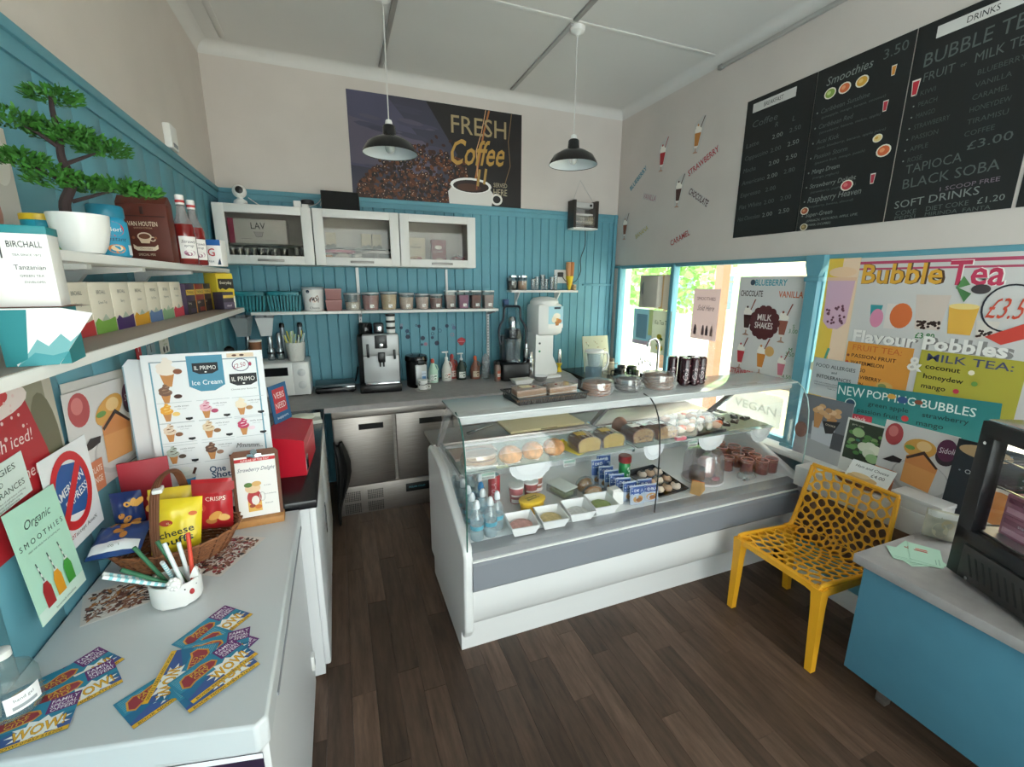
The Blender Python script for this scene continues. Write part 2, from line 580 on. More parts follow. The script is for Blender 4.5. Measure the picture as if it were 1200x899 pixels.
def window(name, y0, y1, z0, z1, mull=()):
    f = MB()
    f.rbox(XR-.01, XR+.06, y0, y0+.045, z0, z1, .004).rbox(XR-.01, XR+.06, y1-.045, y1, z0, z1, .004)
    f.box(XR, XR+.05, y0, y1, z0, z0+.05).box(XR, XR+.05, y0, y1, z1-.03, z1)
    o = struct(name, f, M_teal)
    for m in mull:
        MB().rbox(XR-.015, XR+.05, m-.022, m+.022, z0, z1, .005).build('mullion', M_teal, o)
    ed = [y0]+list(mull)+[y1]
    for a, b in zip(ed, ed[1:]):
        MB().box(XR+.020, XR+.024, a+.02, b-.02, z0+.03, z1-.02).build('pane', M_pane, o)
    return o
window('window_1', 1.90, 3.99, .72, ZW, (3.17,))
window('window_2', -.30, 1.90, .72, ZW)
wd3 = struct('window_3', MB().box(-.45, -.40, YF-.07, YF-.03, .25, 2.7).box(2.40, 2.45, YF-.07, YF-.03, .25, 2.7).box(.97, 1.03, YF-.07, YF-.03, .25, 2.7).box(-.45, 2.45, YF-.07, YF-.03, .25, .30), M_teal)
MB().box(-.41, 2.41, YF-.055, YF-.050, .28, 2.7).build('pane', M_pane, wd3)
# turned post between the two shop windows
po = MB()
po.prism([(XR-.05, 1.865), (XR+.03, 1.865), (XR+.03, 1.935), (XR-.05, 1.935)], .72, 1.80, 'z')
po.rbox(XR-.062, XR+.04, 1.853, 1.947, 1.80, 1.83, .008)
po.prism([(1.866, 1.83), (1.934, 1.83), (1.955, 1.90), (1.955, ZW), (1.845, ZW), (1.845, 1.90)], XR-.05, XR+.03, 'x')
po.rbox(XR-.062, XR+.04, 1.853, 1.947, .72, .76, .006)
struct('trim_7', po, M_teal)
# white window board
struct('trim_8', MB().rbox(2.465, XR, -.3, 1.672, .62, .74, .006).rbox(2.607, XR, 1.672, 2.7, .705, .74, .006), mat('window_board', 'dddbd8', .4))

# ------------------------------------------------------------------ outside
M_pave = mat('pavement', 'c9c2b4', .9, noise=.15, nscale=4)
struct('ground', MB().box(2.9, 40, -25, 30, -.25, -.15), M_pave)
M_cream = mat('cream_render', 'f0dfae', .8, noise=.04, nscale=4)
st = thing('porch_pillar', 'pale cream square porch pillar in the sunlight outside the window', 'pillar', (4.15, 3.0, -.15))
MB().box(-.2, .2, -.2, .2, .22, 3.2).build('shaft', M_cream, st)
MB().rbox(-.26, .26, -.26, .26, 0, .24, .02).build('foot_block', M_cream, st)
st = thing('wooden_post', 'slim brown timber post seen behind the smoothie sheet outside', 'post', (4.6, 4.42, -.15))
MB().box(-.06, .06, -.06, .06, 0, 3.1).build('shaft', mat('brown_timber', '8a6650', .7), st)
MB().box(-.08, .08, -.08, .08, 0, .12).build('foot_block', mat('brown_timber', '8a6650', .7), st)
def house(name, label, loc, w, d, h, wallc, wins, roofc):
    t = thing(name, label, 'house', loc)
    MB().box(0, d, -w/2, w/2, 0, h).build('wall', mat('wall_'+wallc, wallc, .85), t)
    MB().prism([(-w/2-.3, h), (w/2+.3, h), (0, h+2.2)], -.3, d+.3, 'x').build('roof', mat('roof_'+roofc, roofc, .8), t)
    for (a, b, c, e) in wins:
        wi = MB().box(-.04, .02, a, b, c, e).build('window', mat('house_frame', 'f2f2ee', .5), t)
        MB().box(-.06, -.03, a+.08, b-.08, c+.08, e-.08).build('pane', mat('house_pane', '5b6f74', .1), wi)
    return t
house('town_house', 'pale green rendered house with small windows across the street', (14, 15.0, -.15), 11, 5, 5, 'a9c88f', [(-4.2+i*2.0, -3.2+i*2.0, .9, 2.3) for i in range(4)], '8a7a6c')
house('corner_shop', 'cream yellow rendered building facing the shop window', (9.5, 4.0, -.15), 8, 5, 6.0, 'efdca4', [(-2.6, -1.2, 1.0, 2.6), (.6, 2.0, 1.0, 2.6)], '9a8a78')
def leaf_cluster(mb, c, r, n, s, flat=1.0):
    for _ in range(n):
        a = rnd.uniform(0, 2*pi); z = rnd.uniform(-1, 1); q = rnd.random()**.4
        k = math.sqrt(1-z*z)
        p = Vector((c[0]+r[0]*q*k*math.cos(a), c[1]+r[1]*q*k*math.sin(a), c[2]+r[2]*q*z))
        d = Vector((rnd.uniform(-1,1), rnd.uniform(-1,1), rnd.uniform(-.4,1))).normalized()*s*rnd.uniform(.7, 1.4)
        e = d.orthogonal().normalized()*d.length*.35
        e.rotate(Matrix.Rotation(rnd.uniform(0, 6), 3, d.normalized()))
        mb.add([p-e*.2, p+d*.5-e, p+d, p+d*.5+e], [(0,1,2,3)])
M_leafo = mat('tree_leaf', '7fae5a', .6, noise=.3, nscale=2)
for k, (x_, y_, h_, lb) in enumerate(((7.0, 8.3, 2.2, 'light green leafy tree beyond the pavement beside the green house'), (8.5, 12.5, 2.6, 'tall green street tree in front of the green house'))):
    t = thing('street_tree', lb, 'tree', (x_, y_, -.15))
    MB().tube([(0, 0, 0), (.05, .02, h_*.5), (0, 0, h_)], .09, 8, r1=.05).build('trunk', mat('bark', '6a5442', .9), t)
    mb_ = MB()
    leaf_cluster(mb_, (0, 0, h_+.2), (1.3, 1.5, 1.3), 1500, .16)
    o = mb_.build('foliage', M_leafo, t)

# ================================================================== LARGE FURNITURE
def handle_bar(parent, x, y, z, w=.13):
    o = MB().rbox(x-w/2, x+w/2, y-.018, y-.010, z-.008, z+.008, .003).box(x-w/2, x-w/2+.01, y-.012, y, z-.006, z+.006).box(x+w/2-.01, x+w/2, y-.012, y, z-.006, z+.006).build('handle', mat('handle_grey', '8a8582', .4, .5), parent)
# --- wall cabinets
M_cabin = mat('cabinet_white', 'dedcd9', .45)
M_smoke = glass('smoked_pane', 'eae8e4', refl=.06)
cab_lab = ('white wall cabinet with glass flap door, a glassware box and tumblers inside', 'white wall cabinet with glass flap door, cake stands inside, below black tablet', 'white wall cabinet with glass flap door holding cereal boxes, end of the row')
for k in range(3):
    x0 = -.737+k*.6175
    t = thing('wall_cabinet', cab_lab[k], 'cabinet', (x0, 3.68, 1.90), group='wall cabinets above the coffee shelf')
    W, D_, H = .612, .39, .40
    b = MB()
    b.box(0, .016, .022, D_, 0, H).box(W-.016, W, .022, D_, 0, H).box(.016, W-.016, .022, D_, 0, .016).box(.016, W-.016, .022, D_, H-.016, H).box(.016, W-.016, D_-.008, D_, .016, H-.016)
    b.build('body', mat('cabinet_white', 'dedcd9', .45), t)
    MB().box(.018, W-.018, .03, D_-.01, .016, .020).build('bottom_liner', M_cabin, t)
    MB().box(.018, W-.018, D_-.014, D_-.008, .02, H-.02).build('back_liner', M_cabin, t)
    f = MB()
    fr = .07
    f.rbox(.001, fr, 0, .02, .001, H-.001, .002).rbox(W-fr, W-.001, 0, .02, .001, H-.001, .002).rbox(fr, W-fr, 0, .02, .001, fr-.01, .002).rbox(fr, W-fr, 0, .02, H-fr+.012, H-.001, .002)
    d = f.build('door', mat('cabinet_white', 'dedcd9', .45), t)
    MB().box(fr-.003, W-fr+.003, .008, .012, fr-.013, H-fr+.015).build('pane', M_smoke, d)
    handle_bar(d, W*.5+.02, 0, .028, .17)

# --- back counter
t = thing('back_worktop', 'long grey laminate worktop along the teal boarded back wall', 'worktop')
MB().prism([(-.765, 3.318), (1.25, 3.318), (2.06, 3.56), (2.13, 3.83), (2.13, YB-.005), (-.765, YB-.005)], .862, .90, 'z').build('top', M_lam, t)
MB().box(-.765, 1.25, 3.312, 3.318, .862, .898).build('edge_strip', M_lam, t)
t = thing('counter_fridge', 'stainless steel undercounter fridge with dark slot handles and vents', 'fridge', (-.10, 3.38, 0))
W = 1.36
MB().box(0, W, .03, .66, .10, .86).box(.02, W-.02, .06, .64, .03, .10).build('body', M_steel, t)
MB().rbox(0, W, -.03, .03, .80, .861, .004).build('top_rail', M_steel, t)
for k in range(3):
    x0 = .003+k*.455
    d = MB().rbox(x0, x0+.43, 0, .032, .243, .79, .006).build('door', M_steel, t)
    if k != 2 or True:
        MB().box(x0+.18, x0+.36, -.002, .004, .69, .735).build('handle_slot', M_blackm, d)
g = MB().rbox(0, W, .004, .032, .0, .235, .004).build('kick_plate', M_steel, t)
for k in range(4):
    vx = .045+(k % 2)*.17; vz = .165-(k//2)*.1
    v = MB()
    for i in range(9):
        for j in range(6): v.box(vx+i*.0135, vx+i*.0135+.008, .001, .006, vz-.05+j*.0135, vz-.05+j*.0135+.008)
    o = v.build('vent', M_blackm, g); o['kind'] = 'stuff'  # black squares laid on the steel paint in the shade inside the holes
MB().rbox(.51, .72, -.001, .006, .125, .195, .003).build('control_panel', M_black, t)
Art().text(0, 0, 'POLAR COLD', 1.5, '5fb6c8').build('panel_print', t, fn=lambda x, y, l: (.535+x, -.001-l, .155+y))
t = thing('sink_unit', 'black topped sink unit in the corner under the window', 'sink', (0, 0, 0))
M_sink = mat('black_worktop', '1d1e22', .25, noise=.2, nscale=60)
def holed(mb, x0, x1, y0, y1, hx0, hx1, hy0, hy1, z0, z1):
    P = [(x0, y0), (x1, y0), (x1, y1), (x0, y1), (hx0, hy0), (hx1, hy0), (hx1, hy1), (hx0, hy1)]
    fs = []
    for k in range(4):
        j = (k+1) % 4
        fs += [(8+k, 8+j, 12+j, 12+k), (j, k, 4+k, 4+j), (k, j, 8+j, 8+k), (4+j, 4+k, 12+k, 12+j)]
    return mb.add([(a, b, z0) for a, b in P]+[(a, b, z1) for a, b in P], fs)
SBX0, SBX1, SBY0, SBY1 = 2.22, 2.52, 2.84, 3.08
holed(MB(), 2.14, 2.69, 2.75, YB-.005, SBX0, SBX1, SBY0, SBY1, .87, .905).build('worktop', M_sink, t)
MB().box(2.18, 2.685, 2.78, YB-.01, .02, .70).box(2.18, 2.196, 2.78, YB-.01, .70, .869).box(2.669, 2.685, 2.78, YB-.01, .70, .869).box(2.196, 2.669, 2.78, 2.796, .70, .869).build('carcass', M_wht, t)
holed(MB(), SBX0-.012, SBX1+.012, SBY0-.012, SBY1+.012, SBX0+.003, SBX1-.003, SBY0+.003, SBY1-.003, .904, .909).build('bowl_rim', M_steel, t)
bo = MB()
lo = [(SBX0+.02, SBY0+.02, .745), (SBX1-.02, SBY0+.02, .745), (SBX1-.02, SBY1-.02, .745), (SBX0+.02, SBY1-.02, .745)]
hi = [(SBX0+.002, SBY0+.002, .906), (SBX1-.002, SBY0+.002, .906), (SBX1-.002, SBY1-.002, .906), (SBX0+.002, SBY1-.002, .906)]
bo.add(lo+hi, [(0, 1, 2, 3)]+[(i, 4+i, 4+(i+1) % 4, (i+1) % 4) for i in range(4)])
bo.build('bowl', M_steel, t)

# --- chest freezer and second freezer on the left
t = thing('chest_freezer', 'long white chest freezer with crisps basket and flyers on its lid', 'freezer')
fp = [(-.765, 1.0), (-.60, .965), (-.40, .925), (-.225, .885), (-.205, .905), (-.205, 1.855), (-.765, 1.855)]
fb = [(-.76, 1.02), (-.60, .985), (-.40, .945), (-.235, .91), (-.215, .925), (-.215, 1.85), (-.76, 1.85)]
MB().prism(fb, .03, .80, 'z').build('body', mat('freezer_white', 'd9dadc', .35), t)
lid = MB().prism(fp, .803, .874, 'z').build('lid', mat('freezer_lid', 'cdd0d3', .35), t)
bv = lid.modifiers.new('bevel', 'BEVEL'); bv.width = .007; bv.segments = 3; bv.limit_method = 'ANGLE'
MB().box(-.2055, -.202, 1.02, 1.82, .805, .815).build('seal', M_grey, t)
hk = MB().rbox(-.217, -.203, 1.765, 1.80, .16, .23, .004).build('lock', M_wht, t)
MB().box(-.204, -.2015, 1.775, 1.79, .18, .20).build('keyhole', M_grey, hk)
MB().prism([(-.74, 1.0), (-.62, 1.0), (-.62, 1.8), (-.74, 1.8)], .0, .03, 'z').prism([(-.36, 1.0), (-.24, 1.0), (-.24, 1.8), (-.36, 1.8)], .0, .03, 'z').build('feet', M_blackm, t)
a = Art().rect(0, 0, 22, 26, '2a1430').rect(0, 24.6, 22, 26, 'f2f0f4').ell(8, 16, 6, 6, 'c23a78').ell(15, 12, 5, 7, 'e7d9ea').ell(12, 21, 8, 2.4, 'b9a8c9')
for k in range(26): a.ell(rnd.uniform(1, 21), rnd.uniform(1, 24), .25, .25, 'e8c4d8', n=6)
poster('freezer_sticker', 'dark purple picture sticker on the end of the white freezer', 'sticker', 22, 26, (-.44, .9505, .52), (.19, -.0395, 0), (0, 0, 1), a, '2a1430', .001)
t = thing('upright_freezer', 'white freezer unit with black worktop beside the steel fridge', 'freezer')
M_bk = mat('black_stone', '15151a', .22, noise=.25, nscale=80)
MB().box(-.765, -.175, 1.885, 3.27, .02, .862).build('body', mat('freezer_white', 'd9dadc', .35), t)
MB().rbox(-.767, -.14, 1.862, 3.31, .863, .90, .004).build('worktop', M_bk, t)
for k, (a_, b_) in enumerate(((1.89, 2.55), (2.57, 3.25))):
    d = MB().rbox(-.176, -.148, a_, b_, .06, .855, .008).build('door', mat('freezer_white', 'd9dadc', .35), t)
    MB().ell((-.148, b_-.07, .49), (.005, .034, .085), 18, 10).build('handle', M_black, d)
    MB().tube([(-.1475, b_-.07+.036*math.cos(q_*pi/12), .49+.088*math.sin(q_*pi/12)) for q_ in range(24)], .004, 6, closed=True).build('handle_ring', M_chrome, d)
MB().box(-.73, -.2, 1.95, 3.2, 0, .03).build('plinth', M_blackm, t)
# floor-level odds and ends between the freezer and the fridge
mb_ = MB()
def fold(u, v):
    return (-.10+.05*math.sin(v*5)*u+u*.05, 3.30+.03*math.sin(u*14)-.02*v, .62*(1-v)+.02*math.sin(u*9)*(1-v))
mb_.grid(fold, 10, 8)
o = mb_.build('cleaning_cloth', M_blackm); tag(o, 'black cloth heaped between white freezer and steel fridge', 'cloth')
o.modifiers.new('thick', 'SOLIDIFY').thickness = .012
# --- shelves on the left wall
M_shelf = mat('shelf_white', 'e3e1de', .4)
M_shelfw = mat('shelf_top', '9b8f85', .6)
def wall_shelf(label, y0, y1, z, depth, brk, top=None):
    t = thing('wall_shelf', label, 'shelf', (XL, y0, z))
    MB().rbox(0, depth, 0, y1-y0, -.022, 0, .002).build('board', M_shelf, t)
    if top: MB().box(.001, depth-.004, .003, y1-y0-.003, 0, .0012).build('surface', top, t)
    for by in brk:
        MB().prism([(0, -.022), (depth-.05, -.022), (depth-.05, -.034), (.05, -.045), (.02, -.082), (0, -.098)], by-y0-.012, by-y0+.012, 'y').build('bracket', M_wht, t)
    return t
wall_shelf('upper white shelf on left wall carrying the bonsai pot', 1.19, 2.82, 1.845, .25, (1.45, 1.8, 2.33))
wall_shelf('lower white shelf on left wall carrying the tea boxes', .45, 2.80, 1.642, .30, (.75, 1.24, 1.52, 2.25), M_shelfw)
# --- back shelf with uprights
t = thing('tub_shelf', 'long white back wall shelf lined with topping tubs', 'shelf', (0, 0, 1.555))
MB().rbox(-.60, .176, 3.79, YB-.014, -.022, 0, .002).build('board', M_shelf, t)
MB().rbox(.180, 1.352, 3.79, YB-.014, -.022, 0, .002).build('board', M_shelf, t)
for xx in (.18, 1.335):
    up = MB().box(xx-.012, xx+.012, YB-.02, YB-.001, -.55, .344 if xx < .5 else -.0)
    o = up.build('upright', M_wht, t)
    s_ = MB()
    for k in range(18): s_.box(xx-.004, xx+.004, YB-.0215, YB-.0195, -.53+k*.027, -.515+k*.027)
    q = s_.build('slots', M_grey, o); q['kind'] = 'stuff'
    MB().prism([(YB-.02, -.022), (3.83, -.022), (3.83, -.03), (YB-.02, -.07)], xx-.006, xx+.006, 'x').build('bracket', M_wht, t)
MB().box(.935, .955, YB-.012, YB-.001, 0, .34).build('upright', M_wht, t)
t = thing('small_shelf', 'short white wall shelf holding glasses beside the socket', 'shelf', (0, 0, 1.712))
MB().rbox(1.53, 2.235, 3.93, YB-.002, -.02, 0, .002).build('board', M_shelf, t)
for xx in (1.62, 2.05): MB().box(xx-.01, xx+.01, YB-.03, YB-.002, -.16, -.02).prism([(YB-.02, -.02), (3.96, -.02), (3.96, -.028), (YB-.02, -.12)], xx-.006, xx+.006, 'x').build('bracket', M_wht, t)

# ------------------------------------------------------------------ display counter
CX0, CX1 = .44, 2.60
M_cw = mat('counter_white', 'dddcdc', .4)
t = thing('display_counter', 'curved glass refrigerated display counter, white and grey, full of cakes', 'display case')
prof = [(1.735, .135), (1.70, .19), (1.695, .58), (1.72, .63), (2.10, .79), (2.16, .83), (2.46, .85), (2.50, .82), (2.50, .135)]
for x0, x1 in ((CX0, CX0+.045), (CX1-.045, CX1)):
    o = MB().prism(prof, x0, x1, 'x').build('end_panel', M_cw, t)
    bv = o.modifiers.new('bevel', 'BEVEL'); bv.width = .012; bv.segments = 3; bv.limit_method = 'ANGLE'
MB().box(CX0+.01, CX1-.01, 1.81, 2.46, 0, .16).build('plinth', M_cw, t)
MB().prism([(1.72, .40), (1.72, .30), (1.735, .22), (1.775, .17), (1.82, .15), (2.46, .15), (2.46, .58), (1.78, .58)], CX0+.045, CX1-.045, 'x').build('front_panel', M_cw, t)
M_bump = mat('bumper_grey', '7f828a', .4)
MB().prism([(1.70, .555), (1.685, .54), (1.682, .42), (1.70, .40), (1.76, .40), (1.76, .555)], CX0+.04, CX1-.04, 'x').build('bumper', M_bump, t)
MB().prism([(1.69, .556), (1.69, .563), (1.74, .563), (1.74, .556)], CX0+.04, CX1-.04, 'x').build('bright_line', mat('bright_strip', 'e6e6e4', .3), t)
MB().prism([(1.70, .563), (1.70, .60), (1.78, .612), (1.78, .563)], CX0+.04, CX1-.04, 'x').build('glass_rail', mat('rail_silver', '9b9c9f', .4, .4), t)
MB().box(CX0+.045, CX1-.045, 1.77, 2.46, .585, .612).build('deck', mat('deck_white', 'dfe1e2', .4), t)
MB().box(CX0+.045, CX1-.045, 2.42, 2.50, .60, .84).build('rear_wall', mat('deck_white', 'dfe1e2', .4), t)
MB().rbox(CX0+.02, CX1-.02, 2.44, 2.72, .83, .855, .006).build('rear_shelf', M_steel, t)
gp = [(1.712, .60), (1.708, .80), (1.712, .95), (1.722, 1.05), (1.742, 1.12), (1.772, 1.17), (1.81, 1.20), (1.87, 1.2125)]
def curved(x0, x1, th=.005):
    b = MB()
    n = len(gp)
    vs = []
    for (y, z) in gp: vs += [(x0, y, z), (x1, y, z)]
    for i, (y, z) in enumerate(gp):
        q0 = gp[max(i-1, 0)]; q1 = gp[min(i+1, n-1)]
        d = Vector((q1[0]-q0[0], q1[1]-q0[1])).normalized()
        vs += [(x0, y+d.y*th, z-d.x*th), (x1, y+d.y*th, z-d.x*th)]
    fs = []
    for i in range(n-1):
        a = 2*i; c = 2*n+2*i
        fs += [(a, a+1, a+3, a+2), (c, c+2, c+3, c+1), (a, a+2, c+2, c), (a+1, c+1, c+3, a+3)]
    fs += [(0, 2*n, 2*n+1, 1), (2*n-2, 2*n-1, 4*n-1, 4*n-2)]
    return b.add(vs, fs)
M_edge = mat('glass_edge', '2f5a52', .2)
xm = 1.485
for a_, b_ in ((CX0+.02, xm-.002), (xm+.002, CX1-.02)):
    o = curved(a_, b_).build('front_glass', M_clear, t)
for xx, mm in ((CX0+.02, M_edge), (xm, M_blackm), (CX1-.02, mat('glass_edge_pale', 'a9c4c0', .2))):
    MB().tube([(xx, y-.001, z) for y, z in gp], .0035, 6).build('glass_edge', mm, t)
for x0 in (CX0+.024, CX1-.028):
    pr = [(y+.004, z) for y, z in gp]+[(2.12, 1.19), (2.38, .84), (2.15, .82)]
    MB().prism(pr, x0, x0+.004, 'x').build('end_glass', M_clear, t)
M_top = mat('top_shelf_glass', 'bfc3c2', .12, spec=.6)
MB().rbox(CX0+.015, CX1-.015, 1.815, 2.13, 1.197, 1.207, .003).build('top_shelf', M_top, t)
MB().rbox(CX0+.03, CX1-.03, 1.84, 1.87, 1.160, 1.196, .003).build('lamp_rail', mat('rail_pale', 'c9cbcb', .3), t)
for xx in (CX0+.05, xm+.02, CX1-.07):
    MB().prism([(2.40, .855), (2.44, .855), (2.10, 1.196), (2.06, 1.196)], xx-.012, xx+.012, 'x').build('shelf_post', mat('rail_silver', '9b9c9f', .4, .4), t)
M_gs = glass('shelf_glass', 'e4eeea', alpha=.72)
MB().rbox(CX0+.05, xm-.01, 1.895, 2.24, .890, .898, .002).build('glass_shelf', M_gs, t)
MB().rbox(xm+.01, CX1-.05, 1.895, 2.24, .890, .898, .002).build('glass_shelf', M_gs, t)
for xx in (CX0+.055, xm, CX1-.055):
    MB().box(xx-.008, xx+.008, 1.92, 2.42, .865, .889).build('shelf_bracket', M_chrome, t)
for xx in (CX0+.06, CX1-.1):
    c_ = MB().lathe([(.035, -.012), (.04, -.008), (.04, .008), (.035, .012)], 16, M=Matrix.Translation((xx-.01, 2.38, .04)) @ Matrix.Rotation(pi/2, 4, 'Y'))
    c_.build('castor', M_black, t)

# ------------------------------------------------------------------ blue serving counter on the right
t = thing('serving_counter', 'blue fronted counter with grey laminate top under the food warmer', 'counter')
MB().rbox(1.885, 2.46, -.6, .985, .680, .72, .004).build('worktop', M_lam, t)
MB().rbox(1.912, 1.93, -.58, .955, .19, .68, .003).build('front_panel', mat('counter_blue', '4a8197', .6, noise=.05, nscale=8), t)
MB().box(1.93, 2.45, .93, .952, .19, .68).build('end_panel', mat('counter_blue', '4a8197', .6, noise=.05, nscale=8), t)
for yy in (.88, -.5):
    MB().rbox(2.08, 2.12, yy-.02, yy+.02, 0, .19, .003).build('leg', M_steel, t)
    MB().rbox(2.30, 2.34, yy-.02, yy+.02, 0, .68, .003).build('leg', M_steel, t)

# ------------------------------------------------------------------ yellow chair
def catmull(P, n=8):
    out = []
    for i in range(len(P)-1):
        p0 = P[max(i-1, 0)]; p1 = P[i]; p2 = P[i+1]; p3 = P[min(i+2, len(P)-1)]
        for k in range(n):
            t_ = k/n
            out.append(tuple(.5*((2*b)+(-a+c)*t_+(2*a-5*b+4*c-d)*t_*t_+(-a+3*b-3*c+d)*t_**3) for a, b, c, d in zip(p0, p1, p2, p3)))
    out.append(P[-1]); return out
CP = catmull([(-.228, .435), (-.215, .452), (-.10, .448), (.06, .435), (.155, .432), (.19, .455), (.212, .54), (.232, .66), (.256, .80)], 8)
CS = [0]
for a_, b_ in zip(CP, CP[1:]): CS.append(CS[-1]+math.hypot(b_[0]-a_[0], b_[1]-a_[1]))
SL = CS[-1]
def prof_at(s):
    s = max(0, min(SL, s))
    for i in range(len(CS)-1):
        if s <= CS[i+1]:
            k = (s-CS[i])/(CS[i+1]-CS[i] or 1)
            a_, b_ = CP[i], CP[i+1]
            tx, tz = b_[0]-a_[0], b_[1]-a_[1]; L = math.hypot(tx, tz)
            return a_[0]+(b_[0]-a_[0])*k, a_[1]+(b_[1]-a_[1])*k, -tz/L, tx/L
    return CP[-1][0], CP[-1][1], -1, 0
SJ = next(CS[i] for i in range(len(CP)) if CP[i][0] > .19)
def sheet(u, s, off):
    x_, z_, nx, nz = prof_at(s)
    bul = -.018*(1-(u/.225)**2)
    return (x_+nx*(off+bul), u, z_+nz*(off+bul))
def half(s): return .228-.022*max(0, (s-SJ)/(SL-SJ)) if s > SJ else .222+.006*s/SJ
seeds = []
cr_ = random.Random(3)
rad = .0; ring = 0
seeds.append((0, SJ-.01))
while rad < .75:
    rad += .027+.0028*ring if ring else .025
    ring += 1
    n = max(6, int(2*pi*rad/(.036+.003*min(ring, 4))))
    for k in range(n):
        a_ = 2*pi*(k+.5*(ring % 2))/n
        u = rad*math.cos(a_)+cr_.uniform(-.004, .004); s = SJ-.01+rad*math.sin(a_)*1.0+cr_.uniform(-.004, .004)
        if abs(u) < .27 and -.05 < s < SL+.05: seeds.append((u, s))
def clip(poly, nx, ny, c):
    out = []
    for i in range(len(poly)):
        p, q = poly[i], poly[(i+1) % len(poly)]
        dp = p[0]*nx+p[1]*ny-c; dq = q[0]*nx+q[1]*ny-c
        if dp <= 0: out.append(p)
        if dp*dq < 0:
            k = dp/(dp-dq); out.append((p[0]+(q[0]-p[0])*k, p[1]+(q[1]-p[1])*k))
    return out
def lattice(smin, smax):
    mb = MB()
    th = .007
    for (u, s) in seeds:
        P = [(-.218, smin), (.218, smin), (.218, smax), (-.218, smax)]
        for (u2, s2) in seeds:
            dx, dy = u2-u, s2-s
            d2 = dx*dx+dy*dy
            if 0 < d2 < .03: P = clip(P, dx, dy, (u2*u2+s2*s2-u*u-s*s)/2)
            if len(P) < 3: break
        if len(P) < 3: continue
        # drop tiny edges
        Q = [P[i] for i in range(len(P)) if math.hypot(P[i][0]-P[i-1][0], P[i][1]-P[i-1][1]) > .004]
        if len(Q) < 3: continue
        cx = sum(p[0] for p in Q)/len(Q); cy = sum(p[1] for p in Q)/len(Q)
        size = min(math.hypot(p[0]-cx, p[1]-cy) for p in Q)
        n = len(Q)
        if size < .010:
            loops = None
        inner = []
        for (a_, b_) in Q:
            d = math.hypot(a_-cx, b_-cy); k = max(.3, 1-0.0056/max(d, 1e-4))
            inner.append((cx+(a_-cx)*k, cy+(b_-cy)*k))
        ch = []
        for i in range(n):
            p = inner[i]; a_ = inner[i-1]; b_ = inner[(i+1) % n]
            ch.append((p[0]+(a_[0]-p[0])*.25, p[1]+(a_[1]-p[1])*.25)); ch.append((p[0]+(b_[0]-p[0])*.25, p[1]+(b_[1]-p[1])*.25))
        for off, flip in ((th/2, False), (-th/2, True)):
            base = len(mb.v)
            mb.v += [sheet(a_, b_, off) for a_, b_ in Q]+[sheet(a_, b_, off) for a_, b_ in ch]
            for i in range(n):
                j = (i+1) % n
                f1 = (base+i, base+j, base+n+2*j, base+n+2*i+1); f2 = (base+i, base+n+2*i+1, base+n+2*i)
                mb.face(*(f1[::-1] if flip else f1)); mb.face(*(f2[::-1] if flip else f2))
        m = 2*n; A = len(mb.v)-m; B = A-(n+m)
        for i in range(m):
            j = (i+1) % m
            mb.face(B+i, B+j, A+j, A+i)
    return mb
M_yel = mat('yellow_plastic', 'e6a524', .42)
t = thing('lattice_chair', 'yellow plastic chair with lattice seat and back beside the display counter', 'chair', (2.165, 1.337, 0), 0)
lattice(.008, SJ-.004).build('seat', M_yel, t)
lattice(SJ-.004, SL-.006).build('backrest', M_yel, t)
rim = []
N = 40
for i in range(N+1):
    s = .0+SL*i/N; rim.append(sheet(half(s), s, 0))
top = [sheet(u, SL, 0) for u in (.12, 0, -.12)]
rim2 = [sheet(-half(SL*(N-i)/N), SL*(N-i)/N, 0) for i in range(N+1)]
front = [sheet(u, 0, 0) for u in (-.12, 0, .12)]
fr_ = MB().tube(rim+top+rim2+front, .0115, 8, closed=True)
for sgn in (-1, 1):
    fr_.prism([(-.225, .445), (.17, .43), (.19, .40), (-.18, .40), (-.225, .405)], sgn*.225-.010, sgn*.225+.010, 'y')
fr_.prism([(-.222, .442), (.222, .442), (.222, .402), (.16, .415), (-.16, .415), (-.222, .402)], -.235, -.213, 'x')
fr_.build('frame', M_yel, t)
for sx_, sy_ in ((-1, -1), (-1, 1), (1, -1), (1, 1)):
    b = MB()
    xt = -.215 if sx_ < 0 else .165; xb = -.205 if sx_ < 0 else .235
    yt = sy_*.215; yb = sy_*.228
    r0, r1 = .026, .016
    vs = []
    for (x_, y_, z_, r_) in ((xb, yb, 0, r1), ((xt*3+xb)/4, (yt*3+yb)/4, .34, .021), (xt, yt, .44, r0)):
        vs += [(x_-r_, y_-r_, z_), (x_+r_, y_-r_, z_), (x_+r_, y_+r_, z_), (x_-r_, y_+r_, z_)]
    fs = [(3,2,1,0), (8,9,10,11)]
    for l in (0, 4): fs += [(l+i, l+(i+1) % 4, l+4+(i+1) % 4, l+4+i) for i in range(4)]
    b.add(vs, fs).build('leg', M_yel, t)
